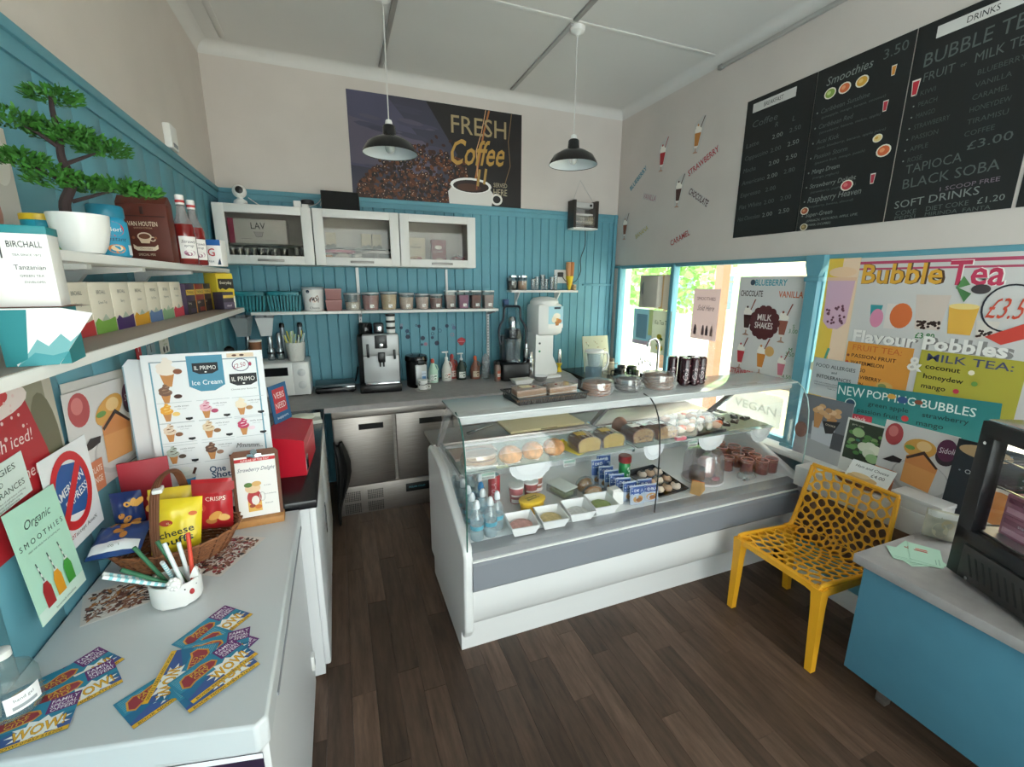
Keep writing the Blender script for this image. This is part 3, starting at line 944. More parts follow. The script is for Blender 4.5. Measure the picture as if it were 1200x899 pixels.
# ================================================================== LEFT SIDE
def carton(name, label, cat, loc, w, d, h, rz=0, c='ffffff', art=None, group=None, top=None, rough=.5):
    """printed box; its front faces local -Y, origin at the middle of its base; art in cm on the front"""
    t = thing(name, label, cat, loc, rz, group)
    MB().rbox(-w/2, w/2, -d/2, d/2, 0, h, .0015).build('body', mat('card_'+c, c, rough), t)
    if top: MB().rbox(-w/2-.001, w/2+.001, -d/2-.001, d/2+.001, h*(1-top[1]), h+.001, .0015).build('lid', mat('card_'+top[0], top[0], rough), t)
    if art: art.build('print', t, fn=lambda x, y, l: (-w/2+x, -d/2-.0012-l, y), step=.0001)
    return t
def vessel(name, label, cat, loc, pieces, rz=0, group=None, art=None, n=20, artfn=None):
    """round thing out of turned pieces: (part name, profile, material)"""
    t = thing(name, label, cat, loc, rz, group)
    for pn, pr, m in pieces: MB().lathe(pr, n).build(pn, m, t)
    if art: art.build('label_print', t, fn=artfn, step=.0001)
    return t
# ---- art snippets
def a_cone(a, x, y, s, ice='f2e6d4', sauce=None):
    a.poly([(x-.22*s, y+.5*s), (x+.22*s, y+.5*s), (x+.10*s, y), (x-.10*s, y)], 'c98a50')
    for k, (dx, dy, r) in enumerate(((0, .58, .30), (-.06, .72, .24), (.04, .86, .17), (0, .98, .09))):
        a.ell(x+dx*s, y+dy*s, r*s, r*s*.62, ice, n=12)
        if sauce: a.ell(x+(dx+.05)*s, y+(dy+.03)*s, r*s*.6, r*s*.16, sauce, n=10, rot=15)
def a_shake(a, x, y, h, c, straw='8a3a2a', cream='f6efe6', rot=0):
    q = h
    def P(u, v):
        cr, sr = math.cos(R(rot)), math.sin(R(rot)); return (x+u*q*cr-v*q*sr, y+u*q*sr+v*q*cr)
    a.poly([P(.02, .6), P(.05, .6), P(.22, 1.02), P(.18, 1.02)], straw)
    a.poly([P(-.15, .62), P(-.09, .2), P(-.03, .14), P(.03, .14), P(.09, .2), P(.15, .62)], 'e9e1da')
    a.poly([P(-.135, .58), P(-.08, .21), P(.08, .21), P(.135, .58)], c)
    a.poly([P(-.02, .15), P(.02, .15), P(.02, .06), P(.10, .02), P(.10, 0), P(-.10, 0), P(-.10, .02), P(-.02, .06)], 'b98f7c')
    cx, cy = P(0, .66); a.ell(cx, cy, .15*q, .08*q, cream, n=12)
    cx, cy = P(-.03, .74); a.ell(cx, cy, .09*q, .06*q, cream, n=10)
    cx, cy = P(-.03, .80); a.ell(cx, cy, .035*q, .035*q, c, n=8)

# ---- posters on the wall
LX, LY = (0, 1, 0), (0, 0, 1)
a = Art().rect(0, 0, 54, 40, 'b9b1a2').rect(0, 0, 50, 40, '8f8a74').ell(47, 20, 6, 15, '6e6a52').poly([(14, 40), (40, 40), (46, 20), (49, 0), (8, 0)], 'b3202a').ell(27, 36, 16, 4.5, 'e9d9d4').ell(26, 37, 10, 3, 'c93a3c').ell(47, 3, 6, 8, 'c47a5e')
a.text(41, 24, 'fresh iced!', 3.2, 'f3dcd8', 'r', shear=.15).text(43, 15, 'served here', 3.2, 'f3dcd8', 'r', shear=.15).text(36, 5, 'today', 3.2, 'f3dcd8', 'r')
for k in range(30): a.ell(rnd.uniform(16, 40), rnd.uniform(26, 39), rnd.uniform(.2, .7), None, 'e7c7c4', n=7)
poster('smoothie_poster', 'large red iced smoothie poster on the teal left wall', 'poster', 54, 40, (-.766, 1.06, 1.14), LX, LY, a, 'b9b1a2')
def a_cake(a, W, H):
    a.rect(0, 0, W, H, 'dcd7d6').rect(0, 0, W, H*.12, 'c9c4c4').ell(W*.64, H*.30, W*.40, H*.26, 'bdb8b8').ell(W*.64, H*.32, W*.37, H*.23, 'd4d0cf')
    a.ell(W*.16, H*.82, W*.13, H*.16, 'b8484c').ell(W*.14, H*.86, W*.07, H*.08, 'd77a78')
    a.ell(W*.55, H*.72, W*.22, H*.13, 'dca04a', rot=12).ell(W*.60, H*.76, W*.10, H*.07, 'efc88a').ell(W*.42, H*.70, W*.07, H*.03, '6d9a4a')
    a.poly([(W*.40, H*.20), (W*.80, H*.16), (W*.84, H*.52), (W*.62, H*.70), (W*.40, H*.58)], 'd88a4c').poly([(W*.40, H*.20), (W*.80, H*.16), (W*.83, H*.44), (W*.40, H*.48)], 'e09a58')
    a.poly([(W*.40, H*.56), (W*.62, H*.70), (W*.84, H*.52), (W*.82, H*.50), (W*.62, H*.65), (W*.42, H*.53)], '3d241c')
    a.poly([(W*.08, H*.42), (W*.22, H*.52), (W*.36, H*.50), (W*.34, H*.44), (W*.22, H*.42)], '2a1c1e')
    a.ell(W*.89, H*.70, W*.125, H*.12, '2c1a28').ell(W*.89, H*.79, W*.125, H*.15, '5d2146').text(W*.89, H*.75, 'Sidoli', H*.075, 'f1e4ec', 'c', w=W*.19, shear=.2, rot=8)
    a.rect(0, H*.0, W*.32, H*.30, 'cf7d58').text(W*.16, H*.18, 'CHOCOLATE', H*.06, 'f8e9df', 'c', w=W*.28).text(W*.16, H*.08, '& ORANGE', H*.06, 'f8e9df', 'c', w=W*.26)
    a.rect(W*.55, H*.06, W*.98, H*.075, '6a6a70')
    return a
poster('cake_poster', 'chocolate and orange cake poster on the teal left wall', 'poster', 47, 33, (-.760, 1.60, 1.13), (0, .47, -.030), (0, .055, 1), a_cake(Art(), 47, 33), 'dcd7d6', .0015)
poster('cake_backing_sheet', 'plain white sheet peeking out above the orange cake poster', 'paper', 44, 33, (-.766, 1.62, 1.158), (0, .47, -.030), (0, .055, 1), None, 'cfccc8')
a = Art().rect(1.5, 9, 21, 21, '23589c')
a.items[-1] = ([(2.5, 11), (17.5, 7.5), (20.5, 22), (5.5, 25.5)], [(0, 1, 2, 3)], '24599d', 1)
a.text(3.4, 14.6, 'AMERICAN', 2.5, 'f3f5f7', w=15.5, rot=12, bold=.03).text(7.6, 11.4, 'EXPRESS', 2.5, 'f3f5f7', w=12, rot=12, bold=.03)
a.ring(11.5, 16, 10.2, 11.6, 2.5, 'd0252c', 40).poly([(4.6, 9.8), (6.4, 7.6), (18.4, 22.2), (16.6, 24.4)], 'd0252c')
a.text(2, 3.0, 'do', 1.1, '3a3a44').text(4.4, 3.0, 'NOT', 1.2, 'b02a34', bold=.03).text(8.2, 3.1, 'accept AmeX', 1.2, '3a3a44', w=12)
poster('card_notice', 'white notice with a blue card logo crossed out in red', 'notice', 24, 29, (-.753, 1.445, 1.03), (.0, 1, .0), (-.010, -.03, 1), a, 'f0f1f4', .001)
a = Art().text(11, 8.0, 'ALLERGIES', 1.5, '3c5048', 'c', w=15).text(11, 5.6, 'AND', 1.3, '3c5048', 'c').text(11, 3.2, 'INTOLERANCES', 1.5, '3c5048', 'c', w=18)
for k in range(3): a.text(11, 1.9-k*.75, 'please speak to a member of staff before ordering', .45, '50585a', 'c', w=17-k*3)
poster('allergy_strip', 'small pale allergies and intolerances notice on left wall', 'notice', 22, 11, (-.7625, 1.20, 1.245), (0, 1, .06), (0, -.06, 1), a, 'dbe9e3')
a = Art().rect(0, 0, 20, 29.5, 'b8e6d2').rect(0, 0, 20, 3.2, 'd8efe4').text(10, 23.2, 'Organic', 2.2, '22403a', 'c', w=10.5, shear=.35).text(10, 19.2, 'S M O O T H I E S', 1.4, '22403a', 'c', w=17.5).text(10, 17.7, 'made with whole fruit and nothing else', .5, '5c7f76', 'c', w=13)
for k, (x_, c_) in enumerate(((5.2, 'a8272c'), (9.8, 'e39a22'), (14.4, '3f9a3a'))):
    y_ = 2.6+k*.5
    a.poly([(x_-1.7, y_), (x_+1.7, y_), (x_+1.7, y_+4.6), (x_+.7, y_+6.6), (x_-.7, y_+6.6), (x_-1.7, y_+4.6)], c_).rect(x_-.75, y_+6.4, x_+.75, y_+7.2, 'dfe9e6')
    a.line([(x_-.1, y_+6.8), (x_-1.0, y_+12)], .35, '3c4f55').line([(x_-.3, y_+8), (x_-.45, y_+8.9)], .36, 'f5f5f5').line([(x_-.62, y_+9.8), (x_-.8, y_+10.8)], .36, 'f5f5f5')
a.text(10, 1.0, 'homemade smoothies', .7, '54776c', 'c')
poster('smoothie_notice', 'mint green Organic Smoothies notice with three little bottles on left wall', 'notice', 20, 29.5, (-.722, 1.262, .963), (.0, 1, -.04), (-.09, -.10, 1), a, 'b8e6d2', .001)
a = Art().rect(0, 0, 30, 30, 'cfcac2').ell(9, 17, 5.5, 6, 'e7e1d8').poly([(3, 4), (15, 4), (17, 19), (1, 19)], '4f8a58').poly([(5, 6), (13, 6), (14, 17), (4, 17)], '6fae70').ell(18, 9, 4, 5, 'b98474').ell(25, 22, 4, 6, 'e3dfd8').ell(22, 24, 5, 4, 'd8d4ca').text(16, 2.0, 'freshly blended', 1.2, '55524e', 'c')
poster('smoothie_standee', 'tilted grey poster of a hand holding a green smoothie on the top shelf', 'poster', 30, 29, (-.738, 1.285, 1.8475), (.0, 1, .0), (.0, -.12, 1), a, 'c4bfb8', .003)
# small things on the wall behind the menu board
a = Art().rect(0, 0, 9, 10, '7d97a8').rect(0, 0, 9, 4, '93a7b0').poly([(3.4, 1), (4.6, 1), (4.1, 7.5), (3.9, 7.5)], '3c4650')
poster('tower_postcard', 'blue grey tower postcard on left wall under the tea shelf', 'postcard', 9, 10, (-.766, 2.30, 1.47), LX, (0, -.12, 1), a, 'e4e6e8')
a = Art()
for k in range(5): a.text(2+k*.6, 11-k*1.8, ('happy','birthday','coffee','cake','and tea')[k], 1.1, ['8a9a4a','9aa85a'][k % 2], shear=.3)
a.ell(4, 2, 1.2, 1.5, '3a3c3c').ell(8, 2, 1.0, 1.4, '3a3c3c')
poster('greeting_card', 'white greeting card with green handwriting under the tea shelf', 'card', 12, 14, (-.766, 2.45, 1.45), LX, (0, 0, 1), a, 'e9e9e2')
a = Art().rect(0, 0, 5, 8, 'c1242c').text(2.5, 3, 'i', 3, 'f5f0ee', 'c')
poster('red_tag', 'small red tag on left wall beside the tower postcard', 'tag', 5, 8, (-.765, 2.185, 1.47), LX, LY, a, 'c1242c')
t = thing('wall_sensor', 'small white sensor box on the white wall above the left rail', 'sensor', (XL, 3.0, 2.46))
MB().rbox(0, .035, 0, .11, 0, .12, .006).build('housing', M_wht, t)
MB().rbox(.03, .037, .02, .09, .01, .03, .002).build('grille', M_grey, t)

# ---- top shelf: bonsai and tins
SZ = 1.846
t = thing('bonsai', 'little artificial bonsai tree in a white pot on the upper shelf', 'plant', (-.56, 1.42, SZ))
MB().lathe([(.026, 0), (.036, .002), (.046, .020), (.054, .055), (.057, .090), (.053, .090), (.050, .078)], 28).build('pot', mat('pot_white', 'ecebe9', .3), t)
MB().lathe([(.0495, .072), (.0, .080)], 20, cap0=False, cap1=False).build('soil', mat('soil', '3a2c22', .95), t)
tr = MB().tube(catmull([(-.020, 0, .075), (-.022, .005, .115), (-.002, .01, .165), (-.012, .008, .215), (-.010, .01, .26), (-.012, .01, .315), (-.010, .01, .345)], 4), .013, 8, r1=.004)
for p in ((-.10, -.02, .185), (.11, .05, .150), (-.09, -.03, .265), (.08, .04, .232)):
    tr.tube([(-.01, .01, p[2]-.03), (p[0]*.4, p[1]*.5, p[2]-.006), (p[0]*.6, p[1]*.7, p[2]+.004)], .005, 6, r1=.002)
tr.build('trunk', mat('bonsai_bark', '37292a', .9, bump=.4, nscale=60), t)
M_bleaf = mat('bonsai_leaf', '3f7a2c', .6, noise=.45, nscale=30)
for (cx, cy, cz, rx, ry, rz_) in ((-.005, .01, .345, .050, .040, .016), (-.078, -.02, .282, .058, .045, .018), (-.015, .02, .274, .055, .045, .022), (.02, .02, .262, .05, .04, .020), (.060, .04, .250, .052, .04, .020), (-.075, -.02, .200, .045, .04, .018), (-.030, .0, .170, .05, .04, .024), (.02, .02, .160, .045, .035, .018), (.075, .04, .165, .055, .035, .016), (.118, .05, .155, .040, .032, .014)):
    mb_ = MB()
    rz_ *= 1.25
    for _ in range(420):
        a_ = rnd.uniform(0, 2*pi); q = math.sqrt(rnd.random()); zz = rnd.uniform(-1, 1)*(1-q*.5)
        p = Vector((cx+rx*q*math.cos(a_), cy+ry*q*math.sin(a_), cz+rz_*zz))
        d = Vector((math.cos(a_)*.8+rnd.uniform(-.5, .5), math.sin(a_)*.8+rnd.uniform(-.5, .5), rnd.uniform(-.1, .9))).normalized()*rnd.uniform(.010, .018)
        e = d.cross(Vector((rnd.uniform(-1, 1), rnd.uniform(-1, 1), 1))).normalized()*.0022
        mb_.add([p-e, p+e, p+d*.6+e*1.3, p+d, p+d*.6-e*1.3], [(0, 1, 2, 3, 4)])
    mb_.build('foliage', M_bleaf, t)
a = Art().rect(0, 0, 7, 8, '1f8fa8').rect(3.2, 6, 7, 8, 'd8b22a', 3).text(.6, 3.8, 'ENJOY', 1.5, 'eef4f2', w=5.4).ell(3.4, 1.8, 2, 1, '7cc15c')
vessel('snack_tin', 'small turquoise and yellow tin behind the bonsai pot', 'tin', (-.655, 1.475, SZ), [('body', [(.035, 0), (.036, .002), (.036, .075), (.035, .077)], mat('tin_teal', '1f8fa8', .35)), ('lid', [(.037, .077), (.037, .09), (.034, .092)], mat('tin_yellow', 'd8b22a', .4))], art=a, artfn=cylmap(.0365, -80))
a = Art().rect(0, 0, 10, 9.2, '2a97bd', 10).ell(3.4, 7.0, 2.4, 1.9, 'd8322c').text(3.4, 6.4, 'Horl', 1.1, 'f5efe6', 'c', w=3.2).text(3.6, 3.9, 'Instant', 1.1, '16405c', 'c', w=4.6, shear=.25).ell(3.4, 1.8, 1.9, 1.2, 'e08a4a').ell(3.4, 2.0, 1.3, .8, 'f2d8b0').rect(6.4, 0.3, 8.6, 3, 'e9eff2', 3)
vessel('drink_jar', 'bright blue malt drink jar with turquoise lid on the upper shelf', 'jar', (-.575, 1.61, SZ), [('body', [(.038, 0), (.041, .003), (.042, .06), (.040, .096), (.036, .105)], mat('jar_blue', '2a97bd', .35)), ('lid', [(.039, .105), (.040, .108), (.040, .132), (.037, .137), (.03, .138)], mat('lid_teal', '1d7f9c', .4))], art=a, artfn=cylmap(.0423, -100, .004), n=24)
# cocoa bag
def pillow(W, H, D, seal=.03):
    def f(x, y, l):
        u = max(0, min(1, x/W)); v = max(0, min(1, y/H))
        b = (4*u*(1-u))**.55*(max(0, min(1, (1-v)/.12, v/.05+.25)))**.7 if 0 < u < 1 else 0
        return (x-W/2, -D*b-l, y)
    return f
def pouch(name, label, loc, rz, W, H, D, c, art, group=None, lean=0, crinkle=.002, rough=.4, part='bag', kids=True, cat='bag'):
    """sealed foil or paper bag: two bulging faces with crimped ends"""
    t = thing(name, label, cat, loc, rz, group)
    if lean: t.rotation_euler = (R(lean), 0, R(rz))
    r_ = random.Random(hash(name+label) % 999 if False else len(label)*7+len(name))
    ph = [r_.uniform(0, 6) for _ in range(6)]
    def f(x, y, l, sgn=1):
        u = max(0, min(1, x/W)); v = max(0, min(1, y/H))
        b = (max(0, 4*u*(1-u)))**.5*(max(0, min(1, (1-v)/.22)))**.6*(max(0, min(1, v/.22)))**.6
        wv = crinkle*(math.sin(9*u+5*v+ph[0])+math.sin(17*v-6*u+ph[1])+.7*math.sin(23*u+ph[2]))
        ex = .012*W*math.sin(v*40)*(1 if v < .06 or v > .94 else 0)
        nx = x-W/2
        return (nx*(1-.05*b), sgn*(-D/2*b-wv*b-l-.0004), y+ex)
    mb = MB()
    mb.grid(lambda u, v: f(u*W, v*H, 0), 16, 16)
    mb.grid(lambda u, v: f((1-u)*W, v*H, 0, -1), 16, 16)
    mb.build('bag', mat('bag_'+c, c, rough), t)
    if art: art.build('print', t, fn=lambda x, y, l: f(x, y, l+.0006), step=.0001)
    return t
a = Art().rect(.2, 15.2, 13.8, 15.5, '35150d').text(7, 12.1, 'VAN HOUTEN', 1.5, 'e3cdb6', 'c', w=8.6, bold=.02).text(7, 11.2, 'DUTCH COCOA', .5, 'c4a68c', 'c').ell(7, 8.6, 2.1, 1.4, 'e3cdb6').poly([(5, 8.6), (9, 8.6), (8.2, 6.4), (5.8, 6.4)], 'd8bda2').ell(7, 8.7, 1.7, .9, '6b3a24').ring(9.3, 7.8, .9, .8, .3, 'e3cdb6', 14)
a.poly([(3.4, 6.0), (4.4, 5.2), (9.6, 5.2), (10.6, 6.0), (10.6, 4.6), (9.6, 3.9), (4.4, 3.9), (3.4, 4.6)], 'e3cdb6').text(7, 4.3, 'Chocolate', .6, '6b3a24', 'c').text(7, 2.2, 'SPECIAL MIX', .8, 'e3cdb6', 'c', w=5)
for s_ in (-1, 1): a.ell(7+s_*3.2, 8.2, .5, .5, '8c5236', n=8)
t = carton('cocoa_bag', 'dark brown cocoa bag standing on the upper shelf beside syrup bottles', 'bag', (-.600, 1.995, SZ), .145, .055, .195, -4, '5a2417', a)
MB().prism([(-.0275, .195), (.0275, .195), (.004, .222), (-.004, .222)], -.0725, .0725, 'x').build('fold', mat('card_5a2417', '5a2417', .5), t)
MB().rbox(-.005, .005, -.030, -.0276, .16, .185, .001).build('zip_tab', mat('card_35150d', '35150d', .5), t)
M_syr = mat('syrup_red', '7a1f1c', .15, coat=.5)
def syrup(loc, label):
    a = Art().rect(0, 0, 6, 8, 'ece7e4', 6).text(3, 5.6, 'Strawb', 1.1, '3a2a3a', 'c', w=4.6, shear=.3).text(3, 4.2, 'syrup', 1.0, '3a2a3a', 'c', shear=.3).ell(3, 2, 1.9, 1.1, 'b98ba0').ell(2.6, 1.6, 1.2, .7, '8c4a66')
    return vessel('syrup_bottle', label, 'bottle', loc, [('body', [(.032, 0), (.035, .004), (.035, .13), (.031, .145)], M_syr), ('shoulder', [(.031, .145), (.018, .175), (.014, .20), (.013, .215)], glass('bottle_glass', 'e8dede', alpha=.8)), ('cap', [(.0145, .215), (.0145, .248), (.012, .25)], mat('cap_white', 'e9e6e4', .4)), ('neck_band', [(.0151, .222), (.0151, .231)], mat('cap_red', 'b3282c', .4))], art=a, artfn=cylmap(.0354, -110, .02), group='syrup bottles')
syrup((-.520, 2.10, SZ), 'red fruit syrup bottle beside the brown cocoa bag')
syrup((-.515, 2.22, SZ), 'red fruit syrup bottle standing next to the tea box')
a = Art().rect(0, 8.6, 8, 11, '1f5fa8').text(1.0, 4.2, 'PG', 3.2, 'b3242c', w=4.6, bold=.03).poly([(6.2, .6), (7.6, .6), (7.4, 3.4), (6.8, 2.4)], '23415c').text(4, 1.6, 'tips', 1.0, '23415c', 'c')
carton('tea_carton', 'white tea carton with big red letters and a blue top', 'box', (-.487, 2.36, SZ), .08, .07, .11, -6, 'efecea', a)

# ---- lower shelf: teas
TZ = 1.6435
t = thing('tea_dispenser', 'white and teal open tea dispenser box at the shelf end', 'box', (-.475, 1.005, TZ), 10)
M_bw = mat('card_f0eeeb', 'f0eeeb', .5); M_bt = mat('card_teal', '177f86', .5); M_kraft = mat('kraft', '6f4430', .8)
MB().box(-.045, .035, -.03, .055, 0, .095).build('tray', M_bt, t)
MB().rbox(-.048, .030, .0, .055, .09, .225, .001).build('body', M_bw, t)
MB().rbox(-.049, .031, -.001, .056, .215, .228, .001).build('lid_band', M_bt, t)
MB().prism([(-.045, .095), (.035, .095), (.075, .085), (.02, .0), (-.03, .0)], -.034, -.030, 'y').build('front_flap', M_bw, t)
MB().add([(-.045, -.030, .096), (.035, -.030, .096), (.07, -.01, .098), (.035, .05, .097), (-.045, .05, .097)], [(0, 1, 2, 3, 4)]).build('inner_card', M_kraft, t)
Art().poly([(-3, 0), (2, 0), (5.4, 5.2), (4.0, 3.8), (3.0, 5.2), (1.2, 3.2), (0, 4.4), (-1.4, 2.2)], '6fa9ad').poly([(-4.4, 9.3), (-.5, 9.3), (-1.6, 1.2), (-3.6, .1)], '177f86').poly([(-3, 0), (2, 0), (3.6, 2.2), (1.5, 1.6), (-.6, 2.2)], '3f929a').build('flap_print', t, fn=lambda x, y, l: (x, -.0342-l, y), step=.0001)
Art().text(-2.0, 10.0, 'BIRCHALL', 1.0, '2c2c30', w=4.2).text(-1.6, 8.6, 'TEA SINCE 1872', .35, '6d6d70').text(-1.7, 6.4, 'Tanzanian', .8, '5a5a60', w=3.8).text(-1.2, 5.2, 'GREEN TEA', .4, '6d6d70').text(-.8, 4.2, 'ENVELOPES', .35, '6d6d70').rect(-2.9, 8.2, -2.7, 12.4, '3a3a3c').build('body_print', t, fn=lambda x, y, l: (x, -.0008-l, .093+y), step=.0001)
# row of tea cartons facing into the room
teas = [('c2373a', 'red and white'), ('7fae4a', 'green and white'), ('4a2a6a', 'purple and white'), ('e0a32a', 'amber and white'), ('6b86b5', 'pale blue and white'), ('8fb58a', 'sage and white'), ('d9485a', 'pink and white')]
for k, (c_, nm) in enumerate(teas):
    y_ = 1.36+k*.125
    a = Art().rect(0, 0, 12, 3.2, c_).poly([(0, 3.0), (2, 4.2), (4, 3.2), (6.5, 5.0), (8.5, 3.4), (12, 4.0), (12, 3.0)], c_).poly([(4, 3.2), (6.5, 5.0), (8.5, 3.4)], 'b9c4b4').text(6, 10.4, 'BIRCHALL', 1.0, '5c5a56', 'c', w=5).text(6, 7.8, ('Virunga', 'Green Tea', 'Berry', 'Lemon', 'Earl Grey', 'Peppermint', 'Rooibos')[k], .8, '77746e', 'c')
    carton('tea_box', nm+' mountain patterned tea box in the row on the lower shelf', 'box', (-.64, y_+.06, TZ), .122, .09, .135, 90, 'ece3d2', a, 'mountain tea boxes on the lower shelf')
for k, (y_, c_, lb) in enumerate(((2.27, '3c2a4a', 'dark purple black tea box beside the pale tea row'), (2.41, '8a2a22', 'dark red black tea box between two dark tea boxes'), (2.54, '3a3038', 'charcoal tea box with gold band at the end of the shelf'))):
    a = Art().rect(0, 0, 11.5, 5.5, '241a20').rect(0, 8, 11.5, 10.2, 'd8b64e').text(5.8, 8.5, 'TWININGS', 1.2, '33261a', 'c', w=9).text(1, 4.2, ('Strong', 'English', 'Earl')[k], 1.0, 'e6dcc8').rect(3, .6, 10, 2.4, c_).rect(10.6, 0, 11.5, 12.6, 'd89a3a')
    carton('black_tea_box', lb, 'box', (-.625, y_+.03, TZ), .115, .09, .127, 88, c_, a, 'boxed black teas')
a = Art().rect(0, 0, 10, 17, 'e4c93c').rect(.8, 10.5, 10, 15.0, '2c2622').poly([(.8, 10.5), (1.6, 9.6), (3, 10.3), (5, 9.4), (7, 10.3), (10, 9.8), (10, 12), (.8, 12)], '2c2622').text(5.4, 12.4, 'Everyday', 1.4, 'f0ead8', 'c', w=7).rect(0, 0, 10, 6.2, 'efe9d8').text(5.2, 4.0, 'RADIENT', 1.2, '3c3a44', 'c', w=6).text(5.2, 2.2, 'Gold', 1.2, '3c3a44', 'c', w=4)
carton('tall_tea_box', 'tall yellow and black tea box at the end of the lower shelf', 'box', (-.56, 2.735, TZ), .10, .075, .178, 55, 'e4c93c', a)
a = Art().rect(0, 0, 7, 3.5, '5b5068').text(3.5, 1.4, 'decaf', 1.0, 'e6e0ec', 'c').rect(0, 5.6, 7, 7, 'd8b64e')
carton('decaf_tea_box', 'small grey purple decaf tea box beside the yellow tea box', 'box', (-.53, 2.645, TZ), .07, .055, .085, 60, '3b3444', a)
# plastic sweet jar at the very edge
t = vessel('sweet_jar', 'tall clear plastic jar of wrapped sweets on the lower shelf', 'jar', (-.61, .935, TZ), [('body', [(.055, 0), (.06, .004), (.06, .20), (.05, .215), (.05, .225)], glass('jar_plastic', 'dfe2e2', alpha=.82)), ('lid', [(.055, .225), (.055, .25), (.05, .252)], mat('jar_lid', '8b8f92', .4))])
sw = MB()
for k in range(40):
    sw.use(mat(('sweet_a', 'sweet_b', 'sweet_c')[k % 3], ('b5442a', 'd8b48a', '8c5a3a')[k % 3], .4))
    a_ = rnd.uniform(0, 6.28); q = rnd.uniform(0, .042)
    sw.ell((q*math.cos(a_), q*math.sin(a_), .012+k*.0022), (.013, .009, .009), 8, 5)
o = sw.build('wrapped_sweets', None, t); o['kind'] = 'stuff'

# ---- on the chest freezer
FZ = .8745
def flyer_art():
    a = Art().rect(0, 0, 15, 10.5, '2b86a8').rect(0, 0, 15, 5, '1f6f98').poly([(0, 2), (7, 5), (15, 3), (15, 0), (0, 0)], '3d5a9a')
    for k in range(9): a.line([(.5, 9.8-k*.5), (5+k*.3, 9.4-k*.45)], .12, '7fc0cf')
    pts = []
    for k in range(22):
        r_ = (1.0 if k % 2 else .66)
        an = 2*pi*k/22; pts.append((9.8+5.2*r_*math.cos(an), 3.3+2.9*r_*math.sin(an)))
    a.poly(pts, 'f5f3ee')
    a.poly([(.9, 6.0), (1.6, 8.6), (3.0, 9.3), (4.3, 8.8), (6.6, 9.2), (8.7, 8.5), (9.3, 7.1), (8.2, 6.0), (5.6, 5.6), (3.4, 5.4), (2.0, 4.7)], 'd79a3c')
    a.poly([(1.3, 6.1), (1.9, 8.3), (3.1, 8.9), (4.3, 8.4), (6.5, 8.8), (8.4, 8.2), (8.9, 7.2), (8.0, 6.3), (5.6, 5.95), (3.3, 5.8), (2.1, 5.2)], '9c3340')
    a.text(5.4, 7.3, 'FACE', 1.1, 'e0b23c', 'c', w=3.6, bold=.03).text(5.4, 6.1, 'CITY', 1.0, 'e0b23c', 'c', w=3.4, bold=.03)
    a.poly([(9.9, 10.5), (15, 10.5), (15, 6.4), (9.9, 6.4)], '6a2a72').text(12.5, 9.0, 'FAMILY', 1.0, 'f5eef5', 'c', w=4.4, bold=.02).text(12.5, 7.8, 'SPECIAL', .9, 'f5eef5', 'c', w=4.4, bold=.02).text(12.5, 6.7, 'OFFER!', .9, 'f5eef5', 'c', w=4.0, bold=.02)
    a.text(9.9, 1.9, 'WOW!', 2.6, 'eab02a', 'c', w=8, rot=4, bold=.05, outline='7a4a12', ow=.03)
    a.rect(0, 0, 15, 1.15, 'e8b430').text(7.5, .25, 'BOOK NOW! 07857 516200', .65, '2a2320', 'c', w=13)
    return a
fa = flyer_art()
tmp = thing('flyer', 'x', 'flyer'); fmesh = fa.build('print', tmp).data
smesh = MB().use(mat('paper_2b86a8', '2b86a8', .45)).box(0, .15, 0, .105, -.0004, 0).mesh('sheet')
for o in list(tmp.children): bpy.data.objects.remove(o)
bpy.data.objects.remove(tmp)
def flyer(x, y, ang, lvl, label, group):
    t = thing('flyer', label, 'flyer', (x, y, FZ+.0008+lvl*.0009), ang, group)
    for nm, me in (('sheet', smesh), ('print', fmesh)):
        o = bpy.data.objects.new(nm, me); col.objects.link(o); o.parent = t
        o.location = (-.075, -.0525, 0 if nm == 'sheet' else .0001)
        if nm == 'print': o.scale = (1, 1, .12)
    return t
LB1 = ('at the back of the fan, pointing to the straw pot', 'half hidden under the left edge of the fan', 'poking out behind the fan with its strip showing', 'buried in the middle of the fan', 'turned sideways with its yellow strip upright', 'second from the top of the fan', 'lying on top of the fan')
for k, (x_, y_, an) in enumerate(((-.372, 1.228, 50), (-.432, 1.055, 38), (-.345, 1.15, -38), (-.352, 1.140, 5), (-.405, 1.095, -95), (-.330, 1.05, 36), (-.338, 1.075, 42))):
    flyer(x_, y_, an, k, 'blue and yellow WOW flyer '+LB1[k], 'flyers fanned beside the straw pot')
LB2 = ('lowest in the pile by the glass bottle', 'near the wall in the pile by the glass bottle', 'in the middle of the pile by the glass bottle', 'on top of the pile by the glass bottle')
for k, (x_, y_, an) in enumerate(((-.675, 1.155, 28), (-.640, 1.17, 48), (-.618, 1.120, 30), (-.668, 1.055, 10))):
    flyer(x_, y_, an, k, 'blue and yellow WOW flyer '+LB2[k], 'flyers piled by the glass bottle')
t = vessel('glass_bottle', 'clear glass bottle with white label standing on the freezer by the wall', 'bottle', (-.715, 1.115, FZ+.0045), [('body', [(.043, 0), (.047, .004), (.047, .075), (.040, .095), (.018, .112), (.015, .13)], glass('jar_glass', 'dfeaea', alpha=.9)), ('cap', [(.017, .13), (.017, .145), (.014, .147)], M_wht)], art=Art().rect(0, 0, 6, 4, 'eef0f2', 8).text(3, 2.4, 'hand gel', .7, '555a60', 'c').rect(1, .6, 5, 1.4, '9aa0a6', 5), artfn=cylmap(.0476, -75, .02))
